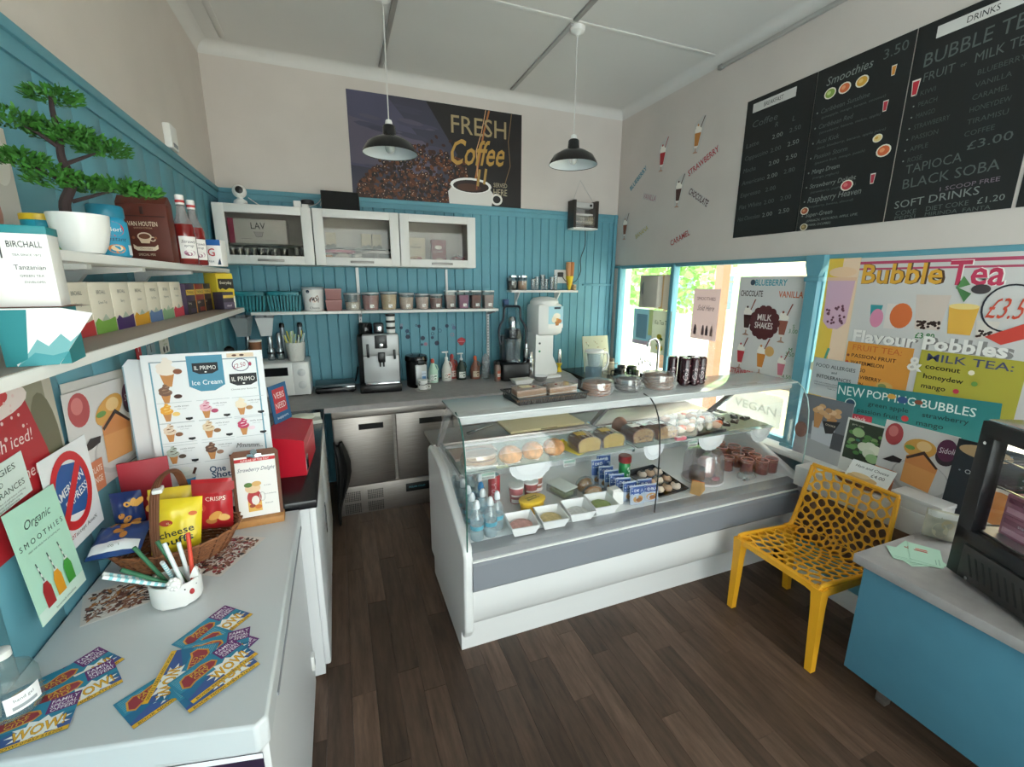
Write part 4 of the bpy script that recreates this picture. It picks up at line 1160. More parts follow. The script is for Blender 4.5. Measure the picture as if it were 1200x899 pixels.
# straw pot shaped like a little animal
t = thing('straw_pot', 'white animal shaped ceramic pot with red nose full of paper straws', 'pot', (-.495, 1.395, FZ+.0022), 0)
pt = MB()
n = 32
prf = [(.052, .008), (.058, .004), (.062, .012), (.063, .072), (.059, .072), (.057, .02)]
pt.lathe(prf, n, sx=1.0, sy=.85)
pt.build('pot', mat('ceramic_white', 'eceae8', .3), t)
pt = MB()
for a_ in (-120, -60, 20, 120): pt.lathe([(.010, .0), (.011, .001), (.011, .012)], 10, (.045*math.cos(R(a_)), .038*math.sin(R(a_)), .0))
pt.build('feet', mat('ceramic_white', 'eceae8', .3), t)
pt = MB()
pt.prism([(-.012, 0), (.012, 0), (.004, .03), (0, .034), (-.004, .03)], -.005, .005, 'y', M=Matrix.Translation((.050, -.010, .068)) @ Matrix.Rotation(R(10), 4, 'Y'))
pt.build('ear', mat('ceramic_white', 'eceae8', .3), t)
pt = MB()
for k in range(9):
    a_ = 2*pi*k/9; pt.ell((.012+.012*math.cos(a_), -.046+.004*math.sin(a_), .078+.012*math.sin(a_)), (.007, .006, .007), 8, 6)
pt.ell((.012, -.048, .078), (.012, .006, .012), 8, 6)
pt.build('flower', mat('ceramic_white', 'eceae8', .3), t)
MB().ell((.046, -.035, .040), (.007, .006, .009), 10, 8).build('nose', mat('nose_red', 'b3262c', .35), t)
MB().ell((.034, -.0455, .055), (.0022, .002, .0022), 6, 5).ell((.055, -.023, .055), (.0022, .002, .0022), 6, 5).build('eyes', M_black, t)
M_str = {'g': mat('straw_green', '2f6a4a', .5), 'w': mat('straw_white', 'e9eef0', .5), 'r': mat('straw_red', 'd8452f', .5), 'b': mat('straw_stripe', '8fcfd8', .5)}
STR = (('g', .0, 0, -.075, -.03, .12, 'green paper straw leaning out of the animal pot'), ('g', .01, .01, -.03, .01, .135, 'green paper straw leaning out of the animal pot'), ('g', -.01, 0, -.055, .01, .14, 'green paper straw leaning out of the animal pot'), ('w', .0, .01, -.02, .015, .15, 'plain white paper straw upright in the animal pot'), ('w', .02, .01, .02, .03, .13, 'plain white paper straw upright in the animal pot'), ('r', .035, 0, .022, .02, .15, 'orange red paper straw upright in the animal pot'), ('b', -.02, -.02, -.105, -.05, .105, 'blue striped white paper straw leaning far out of pot'), ('b', -.02, -.01, -.105, -.035, .115, 'blue striped white paper straw leaning far out of pot'), ('b', -.005, -.035, -.02, -.020, .10, 'short blue striped paper straw standing upright in pot'))
PZ0 = FZ+.0022
ends = [Vector((v[3]*1.25, v[4]*1.25, .02+v[5]*1.12)) for v in STR]
r_ = .0056
for v, (p0, p1) in zip(STR, stand_straws(ends, r_, (.042, .034), (.047, .036), .075, .028, .042, .012, 5)):
    s_ = thing('paper_straw', v[6], 'straw', (-.495+p0.x, 1.395+p0.y, PZ0+p0.z), 0, 'straws in the animal pot')
    d = p1-p0
    MB().tube([(0, 0, 0), tuple(d*.5), tuple(d)], r_, 10, caps=False).build('tube', M_str['w' if v[0] == 'b' else v[0]], s_)
    if v[0] == 'b':
        for q in range(8): MB().tube([tuple(d*(.3+q*.085)), tuple(d*(.34+q*.085))], r_*1.03, 10, caps=False).build('stripe', M_str['b'], s_)
# loose printed wrappers under basket
def wrap_art(c1):
    a = Art().rect(0, 0, 22, 16, 'ded8d4')
    for k in range(420):
        a.ell(rnd.uniform(1.3, 20.7), rnd.uniform(1.3, 14.7), rnd.uniform(.4, 1.3), rnd.uniform(.2, .6), rnd.choice(['6b4038', '8c5a4a', '3c2c2a', 'b08a78', c1, 'efe9e4']), n=7, rot=rnd.uniform(0, 180))
    return a
for k, (x_, y_, an, c_, lb) in enumerate(((-.632, 1.475, 20, 'b9783a', 'brown patterned paper sheet under the left side of basket'), (-.425, 1.60, 62, '9c2f3c', 'red brown patterned paper sheet under the right side of basket'))):
    t = thing('patterned_paper', lb, 'paper', (x_, y_, FZ+.0006+k*.0035), an)
    MB().box(-.11, .11, -.08, .08, 0, .0006).build('sheet', mat('paper_ded8d4', 'ded8d4', .4), t)
    wrap_art(c_).build('print', t, fn=lambda x, y, l: (x-.11, y-.08, .0007+l*.2), step=.00002)
# basket
t = thing('wicker_basket', 'brown wicker basket with tall handle holding crisp packets', 'basket', (-.555, 1.635, FZ+.004), 8)
wk = MB()
n = 44
for lvl in range(9):
    z = .008+lvl*.009; rx = .135+.006*lvl; ry = .085+.005*lvl
    wk.tube([(rx*math.cos(2*pi*k/n)*(1+.012*(-1)**(k+lvl)), ry*math.sin(2*pi*k/n)*(1+.012*(-1)**(k+lvl)), z+.012*abs(math.cos(2*pi*k/n))**2) for k in range(n)], .0055, 5, closed=True)
wk.prism([(.13*math.cos(2*pi*k/24), .082*math.sin(2*pi*k/24)) for k in range(24)], .002, .008, 'z')
wk.build('body', mat('wicker', '8a5634', .7, noise=.3, nscale=90), t)
wk = MB()
for k in range(22):
    a_ = 2*pi*k/22
    wk.tube([(.134*math.cos(a_), .085*math.sin(a_), .004), (.19*math.cos(a_), .129*math.sin(a_), .088+.012*abs(math.cos(a_))**2)], .004, 5)
wk.build('stakes', mat('wicker_dark', '6b4028', .7), t)
wk = MB()
for s_ in (-1, 0, 1):
    wk.tube(catmull([(-.03+s_*.005, -.122, .05), (-.03+s_*.006, -.112, .15), (-.02+s_*.006, -.06, .27), (0, .0, .30), (.02+s_*.006, .07, .27), (.03+s_*.006, .115, .15), (.03+s_*.005, .125, .05)], 6), .0065, 6)
hd = wk.build('handle', mat('wicker_dark', '6b4028', .7), t)
MB().rbox(-.026, .0, -.080, -.04, .266, .279, .003).build('tie', M_wht, hd)
# crisp packets
def crisps(lb, loc, rz, lean, c, art, roll=0, wd=.13, ht=.17):
    t = pouch('crisp_packet', lb, loc, rz, wd, ht, .045, c, art, 'crisp packets in the basket', lean, cat='crisps', rough=.3)
    t.rotation_euler = (R(lean), R(roll), R(rz))
    return t
a = Art().rect(.3, 1, 12.7, 5.2, 'f2d23a', 10, 4).text(6.5, 9.2, 'CHIPS', 2.0, '2c5a4a', 'c', w=6).ring(3.4, 12, 1.8, 1.5, .5, '2c4a44').text(3.4, 11.3, 'C', 1.4, '2c4a44', 'c')
crisps('yellow crisp packet standing at the back of the basket', (-.571, 1.68, FZ+.06), 4, -6, 'd8bb3a', a, 2)
a = Art().ell(3.6, 9.6, 1.9, 1.0, 'b23c2a').text(3.6, 9.2, 'best', .8, 'f3e4c0', 'c').text(6.8, 5.6, 'cheese', 2.2, '1f2a24', 'c', w=9.5, rot=12, bold=.03).text(7.2, 3.0, 'puffs', 2.2, '1f2a24', 'c', w=8.6, rot=12, bold=.03).ell(10.8, 12, 1.2, .7, 'd86a2a')
crisps('bright yellow cheese puffs packet at the front of basket', (-.545, 1.585, FZ+.05), 6, -20, 'ecd22c', a, 6)
a = Art().rect(.3, 13.4, 12.7, 16.5, 'a3282a', 10, 4).ell(2.6, 8, 1.9, 1.5, 'c9453a').text(2.6, 7.4, 'ERS', 1.0, 'f3d9a0', 'c').ell(7.4, 5.2, 2.2, 1.3, 'd89a4a', rot=30).ell(9.6, 4.4, 2.0, 1.2, 'e0ac62', rot=-20).ell(6.0, 3.4, 1.7, 1.1, 'b9783a').text(7.5, 10.5, 'CRISPS', 1.5, 'f1e3d4', 'c', w=6)
crisps('red crisp packet standing on the right of the basket', (-.455, 1.662, FZ+.074), -4, -6, 'b3232a', a, 3, .12, .175)
a = Art().rect(.5, 1, 12.5, 4.5, 'e4e8ec', 10, 4).text(6.5, 2.2, 'corn', 1.1, '3f5a4a', 'c')
for k in range(9): a.ell(rnd.uniform(2.5, 10.5), rnd.uniform(6, 14), rnd.uniform(.9, 1.5), rnd.uniform(.7, 1.1), rnd.choice(['c98a3c', 'b97a34', 'd9a04a']), n=10, rot=rnd.uniform(0, 90))
crisps('dark blue crisp packet slumped over the left basket rim', (-.676, 1.513, FZ+.110), 3, -77, '1f3f7c', a, 0, .13, .142)
a = Art().rect(.3, .5, 12.7, 3.2, 'e4e8ec', 10, 4)
for k in range(9): a.ell(rnd.uniform(2.5, 10.5), rnd.uniform(5, 14), rnd.uniform(.9, 1.5), rnd.uniform(.7, 1.1), rnd.choice(['c98a3c', 'b97a34', 'd9a04a']), n=10, rot=rnd.uniform(0, 90))
crisps('navy blue crisp packet lying under the other blue one', (-.684, 1.679, FZ+.092), 2, 0, '1a2f62', a, 0, .082, .15)
# clipboard on a wooden foot
a = Art().rect(0, 21.3, 13.6, 22.6, 'c4262c').text(6.8, 21.55, 'SUNDAE OF THE DAY', .7, 'f6efe9', 'c', w=9.5).text(6.8, 17.6, 'Strawberry Delight', 1.5, '55556a', 'c', w=12.4, shear=.35)
a.rect(3.2, 2.0, 7.8, 7.2, 'e8b65a').ell(5.5, 7.4, 2.4, 3.0, 'b8383a').ell(5.2, 11.0, 2.6, 1.9, 'e9c9a0').ell(3.8, 12.4, 1.4, .9, '5a7a3a').ell(6.6, 12.6, 1.6, 1.0, 'dcae6c').ell(5.8, 6.2, 1.3, 1.8, 'f1e9e2').ell(4.6, 4.2, 1.0, .7, 'a3462c').ell(6.6, 3.6, 1.2, .8, 'd87a34').ring(8.2, 7.4, 1.0, 1.8, .25, 'c9c4c0', 14)
for k, y_ in enumerate((11.4, 8.0, 4.4)): a.text(9.0, y_, ('ice cream', 'fresh strawberries', 'biscuit')[k], .5, '6a6a72', w=(2.4, 4, 2.6)[k])
t = thing('clipboard_sign', 'Strawberry Delight sundae menu on a wooden clipboard stand', 'clipboard', (-.415, 1.785, FZ), 2)
bd = MB().prism([(0, .012), (.008, 0), (.152, 0), (.16, .012), (.16, .255), (.148, .268), (.012, .268), (0, .255)], 0, .006, 'y', M=Matrix.Rotation(R(-9), 4, 'X') @ Matrix.Translation((0, 0, .018))).build('board', mat('hardboard', '6b4029', .55, noise=.15, nscale=30), t)
MB().rbox(-.002, .162, -.022, .032, 0, .028, .003).build('wooden_foot', mat('beech', 'b9834c', .55, noise=.15, nscale=25), t)
TM = Matrix.Rotation(R(-9), 4, 'X') @ Matrix.Translation((0, 0, .018))
pp = MB().box(.012, .148, -.0016, -.0006, .012, .245, M=TM).build('sheet', mat('paper_f1eeea', 'f1eeea', .6), t)
a.build('print', t, fn=lambda x, y, l: tuple(TM @ Vector((.012+x, -.0018-l*.2, .012+y))))
MB().rbox(.055, .105, -.012, -.001, .238, .256, .003, M=TM).lathe([(.011, 0), (.011, .008)], 14, M=TM @ Matrix.Translation((.08, -.004, .262)) @ Matrix.Rotation(pi/2, 4, 'X')).build('clip', M_chrome, t)
# ice cream price board
a = Art().rect(2.2, 1, 2.7, 59, '6fa0b4').rect(36.0, 1, 36.5, 59, '6fa0b4').rect(2.2, 59, 36.5, 59.4, '8a9aa2')
a.poly([(13.5, 61), (25.0, 61), (25.0, 49.5), (21.5, 47.4), (17, 47.4), (13.5, 49.5)], '4d90ac')
def primo(x, y, w_, s):
    a.poly([(x-w_/2, y+2.2*s), (x+w_/2, y+2.2*s), (x+w_/2, y-.9*s), (x+w_*.25, y-2.0*s), (x-w_*.25, y-2.0*s), (x-w_/2, y-.9*s)], '1c1d22').text(x, y-.4*s, 'IL PRIMO', 1.5*s, 'efece6', 'c', w=w_*.84).ell(x, y-1.3*s, .4*s, .25*s, 'efece6', n=8)
primo(19.2, 56.0, 8.2, 1.0); a.text(19.3, 49.9, 'Ice Cream', 1.8, 'eef4f6', 'c', w=9.6, bold=.02)
a.rect(26.5, 59.6, 35.5, 61.2, 'e3cdb2').ell(29, 60.4, .8, .4, '6b4030').ell(31.5, 60.4, .8, .4, '4a2c22').ring(30.8, 56.6, 2.9, 2.5, .28, '4a3a68').text(30.4, 55.6, '£2.50', 1.7, 'a33052', 'c', w=4.2, rot=12, shear=.2).ell(34, 56.8, .5, .8, 'a33052')
primo(31.2, 50.8, 9.2, 1.1)
a.text(31, 46.9, 'Choose your favourite', .6, '7a7a80', 'c', w=8.6)
ice = [('f1e4d2', None, 3.2, 51.5, 7.4), ('8a6a58', '4a2c22', 3.0, 46.4, 5.4)]
a_cone(a, 7.2, 50.0, 10.5, 'f1e6da'); a.ell(10.5, 55.5, 1.4, 1.0, '8a5236'); a_cone(a, 6.0, 43.8, 7.0, '7a5a4a', 'a8846c')
a.ell(9.6, 46.2, 1.3, .8, '4a2a22')
fl_ = [(6.4, 37.0, 'e8a63a', 'f5cf7a'), (6.4, 29.2, 'e7d3bd', '8a5a3c'), (6.4, 20.6, 'b9c4b8', '5a4a40'), (18.6, 37.0, 'e9b6c4', 'b8486a'), (18.6, 29.2, 'e4cfae', '9a6a44'), (18.6, 20.6, '6a4a3c', 'a8806a'), (30.2, 37.0, 'f0e2c8', None), (30.2, 28.8, 'c23a62', 'f3dbe4')]
for (x_, y_, c1, c2) in fl_:
    a.rect(x_-3.6, y_-.7, x_+7.2, y_-.55, 'b9c0c4').rect(x_-3.6, y_+6.9, x_+7.2, y_+7.05, 'b9c0c4')
    a_cone(a, x_-.8, y_, 6.6, c1, c2); a.ell(x_+1.9, y_+2.6, 1.2, .8, c2 or 'b98a5a')
    a.poly([(x_+4.6, y_+.9), (x_+6.8, y_+.9), (x_+6.8, y_+.2), (x_+5.7, y_-.2), (x_+4.6, y_+.2)], '1c1d22')
    a.text(x_+3.8, y_+5.2, ('vanilla dream', 'salted caramel')[int(x_) % 2], .55, '6f6f76', 'c', w=4.6).text(x_+3.8, y_+4.3, 'fresh cream', .4, '9a9aa0', 'c')
a.text(30.6, 23.6, 'Mmmmm...', 1.9, '3a3a40', 'c', w=9, shear=.2, rot=-5).text(30.6, 20.8, 'Lovely and', 1.3, '55555c', 'c', w=6.4).text(30.6, 18.8, 'Creamy', 1.3, '55555c', 'c', w=4.6)
a.ell(8.8, 10.2, 4.4, 1.6, '3f2a6a').ell(8.8, 9.6, 4.4, 1.6, '4c347a').poly([(6.0, 14.6), (11.6, 14.6), (10.9, 10.8), (6.7, 10.8)], '3a86b8').ell(8.8, 15.2, 3.2, 1.2, 'd7ddda').ell(8.6, 16.6, 2.6, 1.2, 'e3e8e4').ell(8.6, 18.0, 1.6, 1.0, 'eef0ec').poly([(10.6, 16.0), (11.6, 18.4), (12.4, 18.0), (11.4, 15.6)], '4a2c22')
a.text(19.0, 15.4, 'One', 2.4, '2c4f74', 'c', w=5.4, bold=.05, outline='d9e0e6').text(20.0, 13.0, 'Shot', 2.4, '2c4f74', 'c', w=6.4, bold=.05, outline='d9e0e6')
for k in range(9):
    an = R(200+k*17.5); a.ell(19.5+4.0*math.cos(an), 10.9+3.0*math.sin(an), .75, .6, ['b3322f', 'cf4a3c', '9c2a2a'][k % 3], n=9)
a.text(19.5, 9.4, 'sauces', .8, 'd7848c', 'c')
def board(name, label, loc, xa, ya, w_, h_, art, paper, edge):
    t = poster(name, label, 'menu board', w_, h_, loc, xa, ya, art, paper, .006)
    return t
board('ice_cream_board', 'white ice cream cone menu board leaning behind the crisps basket', (-.672, 1.905, .9015), (1, .05, 0), (0, .07, 1), 38.5, 62, a, 'eef0f2', None)
t = thing('blank_board', 'plain white board with cut corner leaning behind the ice cream menu', 'board')
orient(t, (-.735, 1.93, .9015), (1, .05, 0), (0, .06, 1))
MB().prism([(0, 0), (.36, 0), (.36, .60), (.10, .62), (.08, .615), (.065, .60), (.02, .605), (.0, .58)], -.006, 0, 'z').build('sheet', mat('paper_dfe2e6', 'dfe2e6', .5), t)
MB().box(.0, .004, .0, .58, -.0005, .0006).build('edge_strip', mat('edge_blue', '8aa4b4', .5), t)
t = thing('red_folder', 'deep red folder standing between wall and ice cream board', 'folder')
orient(t, (-.745, 1.80, .876), (1, .25, 0), (0, .05, 1))
MB().rbox(0, .14, 0, .29, -.012, 0, .002).build('cover', mat('red_card', 'a8182c', .5), t)
MB().box(.004, .136, .004, .286, -.0135, -.0125).build('back_cover', mat('red_card_dark', '8a1424', .5), t)
# black worktop: red collecting box, blue sign, tray
BZ = .9005
t = thing('collecting_box', 'glossy red collecting box standing on the black worktop', 'box', (-.262, 2.31, BZ), -4)
MB().prism([(-.075, 0), (.085, 0), (.085, .17), (-.075, .20)], -.17, .17, 'y').build('body', mat('red_gloss', 'c3142c', .3), t)
MB().box(.0852, .088, -.16, -.11, .02, .09).build('lock_plate', M_chrome, t)
v_ = MB()
for k in range(9): v_.box(.0852, .0862, -.09+k*.025, -.083+k*.025, .12, .127)
v_.build('rivets', mat('rivet', 'e58a96', .4), t)
a = Art().rect(0, 0, 14, 30, '1f5f8f').rect(2.2, 7, 11.8, 26, 'c23a44').rect(2.2, 16.2, 11.8, 17, 'e9edf0').text(7, 20, 'VEBS', 3.2, 'f1e9ea', 'c', w=8).text(7, 11, 'NEED', 3.2, 'f1e9ea', 'c', w=8).text(7, 4, 'support', 1.6, 'dfeaf2', 'c', w=9)
for k in range(8): a.rect(.5, 6+k*2.6, 1.5, 7.3+k*2.6, 'd6e6f0').rect(12.5, 6+k*2.6, 13.5, 7.3+k*2.6, 'd6e6f0')
poster('collection_sign', 'blue and red collection sign leaning on the red box', 'sign', 14, 19, (-.325, 2.345, 1.096), (.45, .89, 0), (-.1, .0, 1), Art().rect(0, 0, 14, 19, '1f5f8f').rect(2.2, 5, 11.8, 17, 'c23a44').text(7, 12, 'VEBS', 3, 'f1e9ea', 'c', w=8).text(7, 7, 'NEED', 3, 'f1e9ea', 'c', w=8).text(7, 2, 'support', 1.4, 'dfeaf2', 'c', w=9), '1f5f8f', .004)
t = thing('foam_tray', 'white foam tray with wrapped roll on the black worktop end', 'tray', (-.27, 3.02, BZ), 6)
MB().prism([(-.11, -.08), (.10, -.08), (.12, -.04), (.12, .08), (-.11, .08)], 0, .006, 'z').box(-.11, .12, .07, .08, 0, .03).box(-.11, .12, -.08, -.07, 0, .022).build('tray', mat('foam', 'd9d9cf', .6), t)
MB().ell((.0, 0, .03), (.085, .05, .026), 14, 8).build('wrapped_roll', mat('wrap', 'd5d6c6', .35), t)
# ================================================================== BACK WALL
RB, UZ = (1, 0, 0), (0, 0, 1)
# coffee banner
a = Art().rect(0, 0, 148, 78.5, '1c1718').poly([(0, 78.5), (62, 78.5), (88, 40), (80, 0), (0, 0)], '3c3a4c').poly([(0, 78.5), (30, 78.5), (60, 45), (62, 20), (0, 24)], '4c4a62').poly([(0, 60), (55, 50), (70, 40), (70, 20), (0, 26)], '5a5366')
for k in range(60):
    a.ell(rnd.uniform(16, 70), rnd.uniform(20, 74), rnd.uniform(6, 14), rnd.uniform(1, 2.4), rnd.choice(['46445a', '403e52', '534f62']), n=8, rot=-6) if k < 22 else None
br = random.Random(11)
for k in range(760):
    x_ = br.uniform(4, 96); top = 46-abs(x_-60)*.32 if x_ > 20 else 26-(20-x_)*1.0
    y_ = br.uniform(0, 1)**1.2*top
    if y_ < 0: continue
    c_ = br.choice(['23100c', '34170f', '40200f', '160b09', '54290f', '6a3a20'])
    a.ell(x_, y_, br.uniform(1.5, 2.5), br.uniform(1.1, 1.7), c_, n=8, rot=br.uniform(0, 180))
    if br.random() < .5: a.ell(x_+.3, y_+.4, .6, .35, br.choice(['b98a72', '8c5a44', 'd8b8a4']), n=6, rot=br.uniform(0, 180))
for (x_, y_) in ((66, 48), (70, 52), (76, 46), (62, 45), (68, 40), (82, 50)): a.ell(x_, y_, 1.8, 1.2, '3a1c15', n=8, rot=x_*7)
a.line([(117, 78), (112, 60), (108, 40), (104, 22)], 1.6, 'a8683a').line([(114, 78), (110, 60), (105, 45), (106, 22)], .6, 'e0b088').line([(138, 78), (135, 55), (137, 35), (132, 20)], .6, '8a6a4a')
a.poly([(80, 0), (79, 10), (84, 16), (116, 16), (121, 10), (119, 0)], 'dcd7d4').ell(100, 16, 19, 6.4, 'f1eeec').ell(100, 15.4, 16.5, 5.2, '2a1712').ell(98, 14.4, 11, 3.2, '4a2a1c').ring(124, 6, 5.5, 5, 1.8, 'e3dfdc', 20).line([(106, 24), (105, 13)], 1.2, '8a4a28')
a.text(83, 57, 'FRESH', 14, 'a8946e', w=50, bold=.01).text(80, 32, 'Coffee', 20, 'b98f45', w=50, shear=.28, rot=3, bold=.035).line([(108, 30), (106, 16)], 2.2, 'b08a48').line([(114, 31), (112, 18)], 2.2, 'b08a48')
a.text(134, 16.5, 'SERVED', 3.6, 'b9ab92', 'r', w=13).text(134, 9.5, 'HERE', 5.6, 'b9ab92', 'r', w=13)
poster('coffee_banner', 'wide dark Fresh Coffee Served Here banner above the teal boards', 'banner', 148, 78.5, (.19, YB-.003, ZD+.002), RB, UZ, a, '1c1718', .002)
# things on top of the cabinets
CT = 2.3005
t = thing('security_camera', 'round white security camera on top of the glass cabinet', 'camera', (-.575, 3.78, CT), 0)
MB().lathe([(.045, 0), (.048, .004), (.040, .03), (.018, .045), (.016, .055)], 20).build('base', M_wht, t)
MB().ell((0, 0, .092), (.045, .045, .045), 20, 14).build('head', M_wht, t)
MB().lathe([(.024, 0), (.024, .006), (.018, .008)], 20, M=Matrix.Translation((.006, -.043, .096)) @ Matrix.Rotation(pi/2, 4, 'X')).build('lens', M_black, t)
o = MB().tube(catmull([(-.53, 3.82, CT+.06), (-.45, 3.95, CT+.02), (-.30, 4.0, CT+.010), (-.10, 3.95, CT+.06), (-.05, 3.9, CT+.10), (-.06, 3.86, CT+.04)], 6), .003, 6).build('camera_cable', M_wht); tag(o, 'thin white cable trailing from the security camera', 'cable')
t = thing('plug_adapter', 'white plug with black travel adapter on top of the cabinets', 'adapter', (-.19, 3.80, CT), 0)
MB().rbox(-.05, .0, -.03, .03, 0, .055, .006).build('plug', M_wht, t)
MB().rbox(.005, .05, -.03, .03, 0, .035, .005).build('socket_block', M_wht, t)
MB().lathe([(.035, .036), (.045, .042), (.045, .062), (.036, .068)], 18, (.045, 0, 0)).build('adapter', M_black, t)
t = thing('tablet_screen', 'black tablet screen leaning on the wall above the cabinets', 'tablet', (.085, 3.80, CT+.003), 0)
TMx = Matrix.Rotation(R(-12), 4, 'X')
MB().rbox(-.137, .137, 0, .012, .0, .152, .004, M=TMx).build('case', M_blackm, t)
MB().box(-.128, .128, -.0008, .0002, .008, .145, M=TMx).build('screen', mat('screen_off', '0c0d0f', .15), t)
# inside cabinet 1
t = carton('glass_box', 'white glassware box with pink end inside the first cabinet', 'box', (-.465, 3.83, 2.045), .33, .18, .165, 0, 'e4e2e4', Art().text(15, 9.8, 'LAV', 4.4, '3c3c42', 'c', w=9).poly([(12, 8), (18, 8), (16.8, 4.4), (13.2, 4.4)], 'c4c2c8').line([(12, 8), (13.2, 4.4), (16.8, 4.4), (18, 8)], .2, '55555c').rect(4, 3, 10, 3.2, '8a8a90').rect(19, 2, 26, 2.2, '8a8a90'))
MB().box(-.20, -.165, -.09, .09, 0, .165).build('pink_end', mat('card_a8285c', 'a8285c', .5), t)
o = MB().box(-.70, -.15, 3.74, 4.03, 2.035, 2.044).build('cabinet_board', glass('shelf_glass', 'e4eeea', alpha=.72)); tag(o, 'thin glass board under the glassware box inside the first cabinet', 'glass shelf')
M_gl = glass('tumbler_glass', 'e6e9ea', alpha=.93, refl=.3)
def tumbler(loc, h=.09, r=.032, label='', group=''):
    t = thing('tumbler', label, 'glass', loc, 0, group)
    MB().lathe([(r*.8, 0), (r*.84, .003), (r, h), (r*.94, h), (r*.78, .010)], 16, cap1=True).build('bowl', M_gl, t)
    MB().lathe([(r*1.005, h-.002), (r*1.005, h+.001), (r*.93, h+.001)], 16, cap0=False, cap1=False).build('rim', mat('glass_rim', 'c9cccd', .2), t)
    return t
for k in range(12):
    tumbler((-.66+k*.044 if k < 7 else -.64+(k-7)*.075, 3.77 if k < 7 else 3.87, 1.9205), .10 if k >= 7 else .09, .02 if k < 7 else .03, 'clear tumbler standing in the first wall cabinet', 'tumblers in the first wall cabinet')
for k in range(3): tumbler((-.250+k*.042, 3.80, 1.9205), .108, .019, 'tall clear glass standing at the end of first cabinet', 'tall glasses in the first wall cabinet')
# inside cabinet 2
for (x_, c_, lb, rib) in ((.05, 'd9c9c6', 'cake stand with pink ribbon inside the second cabinet', 'd98aa4'), (.335, 'e4e4e2', 'plain white cake stand inside the second cabinet', 'e9e9e7')):
    t = thing('cake_stand', lb, 'cake stand', (x_, 3.86, 1.9205))
    MB().lathe([(.06, 0), (.062, .004), (.02, .015), (.014, .05), (.018, .08), (.05, .09)], 20).build('foot', M_wht, t)
    MB().lathe([(.10, .09), (.115, .093), (.118, .100), (.10, .102)], 28).build('plate', M_wht, t)
    MB().lathe([(.119, .080), (.120, .098)], 28, cap0=False, cap1=False).build('lace_band', mat('lace_'+rib, rib, .6), t)
for (x_, lb) in ((-.005, 'small cream tea carton standing alone behind the pink cake stand'), (.262, 'small cream tea carton, one of a pair above the white cake stand'), (.345, 'small cream tea carton beside its twin above the white cake stand')):
    a = Art().text(3.8, 8, 'BIRCHALL', .7, '6a675f', 'c', w=4).poly([(0, 0), (7.5, 0), (7.5, 2), (5, 3.4), (3, 1.8), (1.4, 2.8), (0, 1.6)], '7d7f7a')
    carton('cream_carton', lb, 'box', (x_, 3.95, 2.0445), .075, .05, .115, 0, 'd9cfb2', a)
MB_ = MB().box(-.085, .474, 3.85, 4.04, 2.0365, 2.0435)
tag(MB_.build('cabinet_board', glass('shelf_glass')), 'thin glass board above the cake stands in the second cabinet', 'glass shelf')
for (x_, c_, lb) in ((-.038, 'c98a3c', 'orange honey jar with white cloth lid inside the second cabinet'), (.175, 'dcd9d4', 'plain white sugar bowl inside the second cabinet')):
    vessel('pantry_jar', lb, 'jar', (x_, 3.76, 1.9205), [('body', [(.035, 0), (.04, .005), (.04, .05), (.034, .058)], mat('jar_'+c_, c_, .3)), ('lid', [(.036, .058), (.037, .070), (.02, .075)], M_wht)])
t = thing('sugar_bag', 'slumped white paper bag in front of the honey jar', 'bag', (.068, 3.75, 1.9205)); 
MB().ell((0, 0, .039), (.055, .035, .036), 14, 8, jit=.05).build('bag', mat('paper_bag', 'dedad2', .7), t)
MB().ell((.015, 0, .069), (.018, .012, .008), 8, 5, jit=.05).build('twist', mat('paper_bag', 'dedad2', .7), t)
# inside cabinet 3
a = Art().text(6.5, 16, 'Dorset', .9, '4a4640', 'c').text(6.5, 13.4, 'Cereal', 1.7, '3a3630', 'c', w=8, bold=.02).ell(6, 4.5, 5, 2.6, 'c9a884').ell(5, 4, 3, 1.6, '9a6f4c').ell(9, 5, 2, 1.4, 'a8482f')
carton('cereal_box', 'cream coloured cereal box inside the third cabinet', 'box', (.645, 3.85, 1.9205), .14, .07, .215, 0, 'dcd2bc', a)
a = Art().ell(5.5, 14.4, 3, 1.7, 'e9dedb').text(5.5, 10.6, 'porridge', 1.0, 'ead6d4', 'c', w=7).ell(6, 3.2, 3.6, 2.6, 'e4d6c4').ell(6, 3.4, 2.8, 1.8, 'b98a5a')
carton('porridge_box', 'dark red porridge packet inside the third cabinet', 'box', (.83, 3.84, 1.9205), .12, .06, .205, 0, '8a1a24', a)
t = vessel('red_bowl', 'glossy dark red lidded bowl in the corner of third cabinet', 'bowl', (.985, 3.80, 1.9205), [('body', [(.04, 0), (.06, .01), (.066, .045), (.06, .06)], mat('red_ceramic', '7a1420', .2)), ('lid', [(.06, .06), (.05, .072), (.012, .08), (.012, .09)], mat('red_ceramic', '7a1420', .2))])
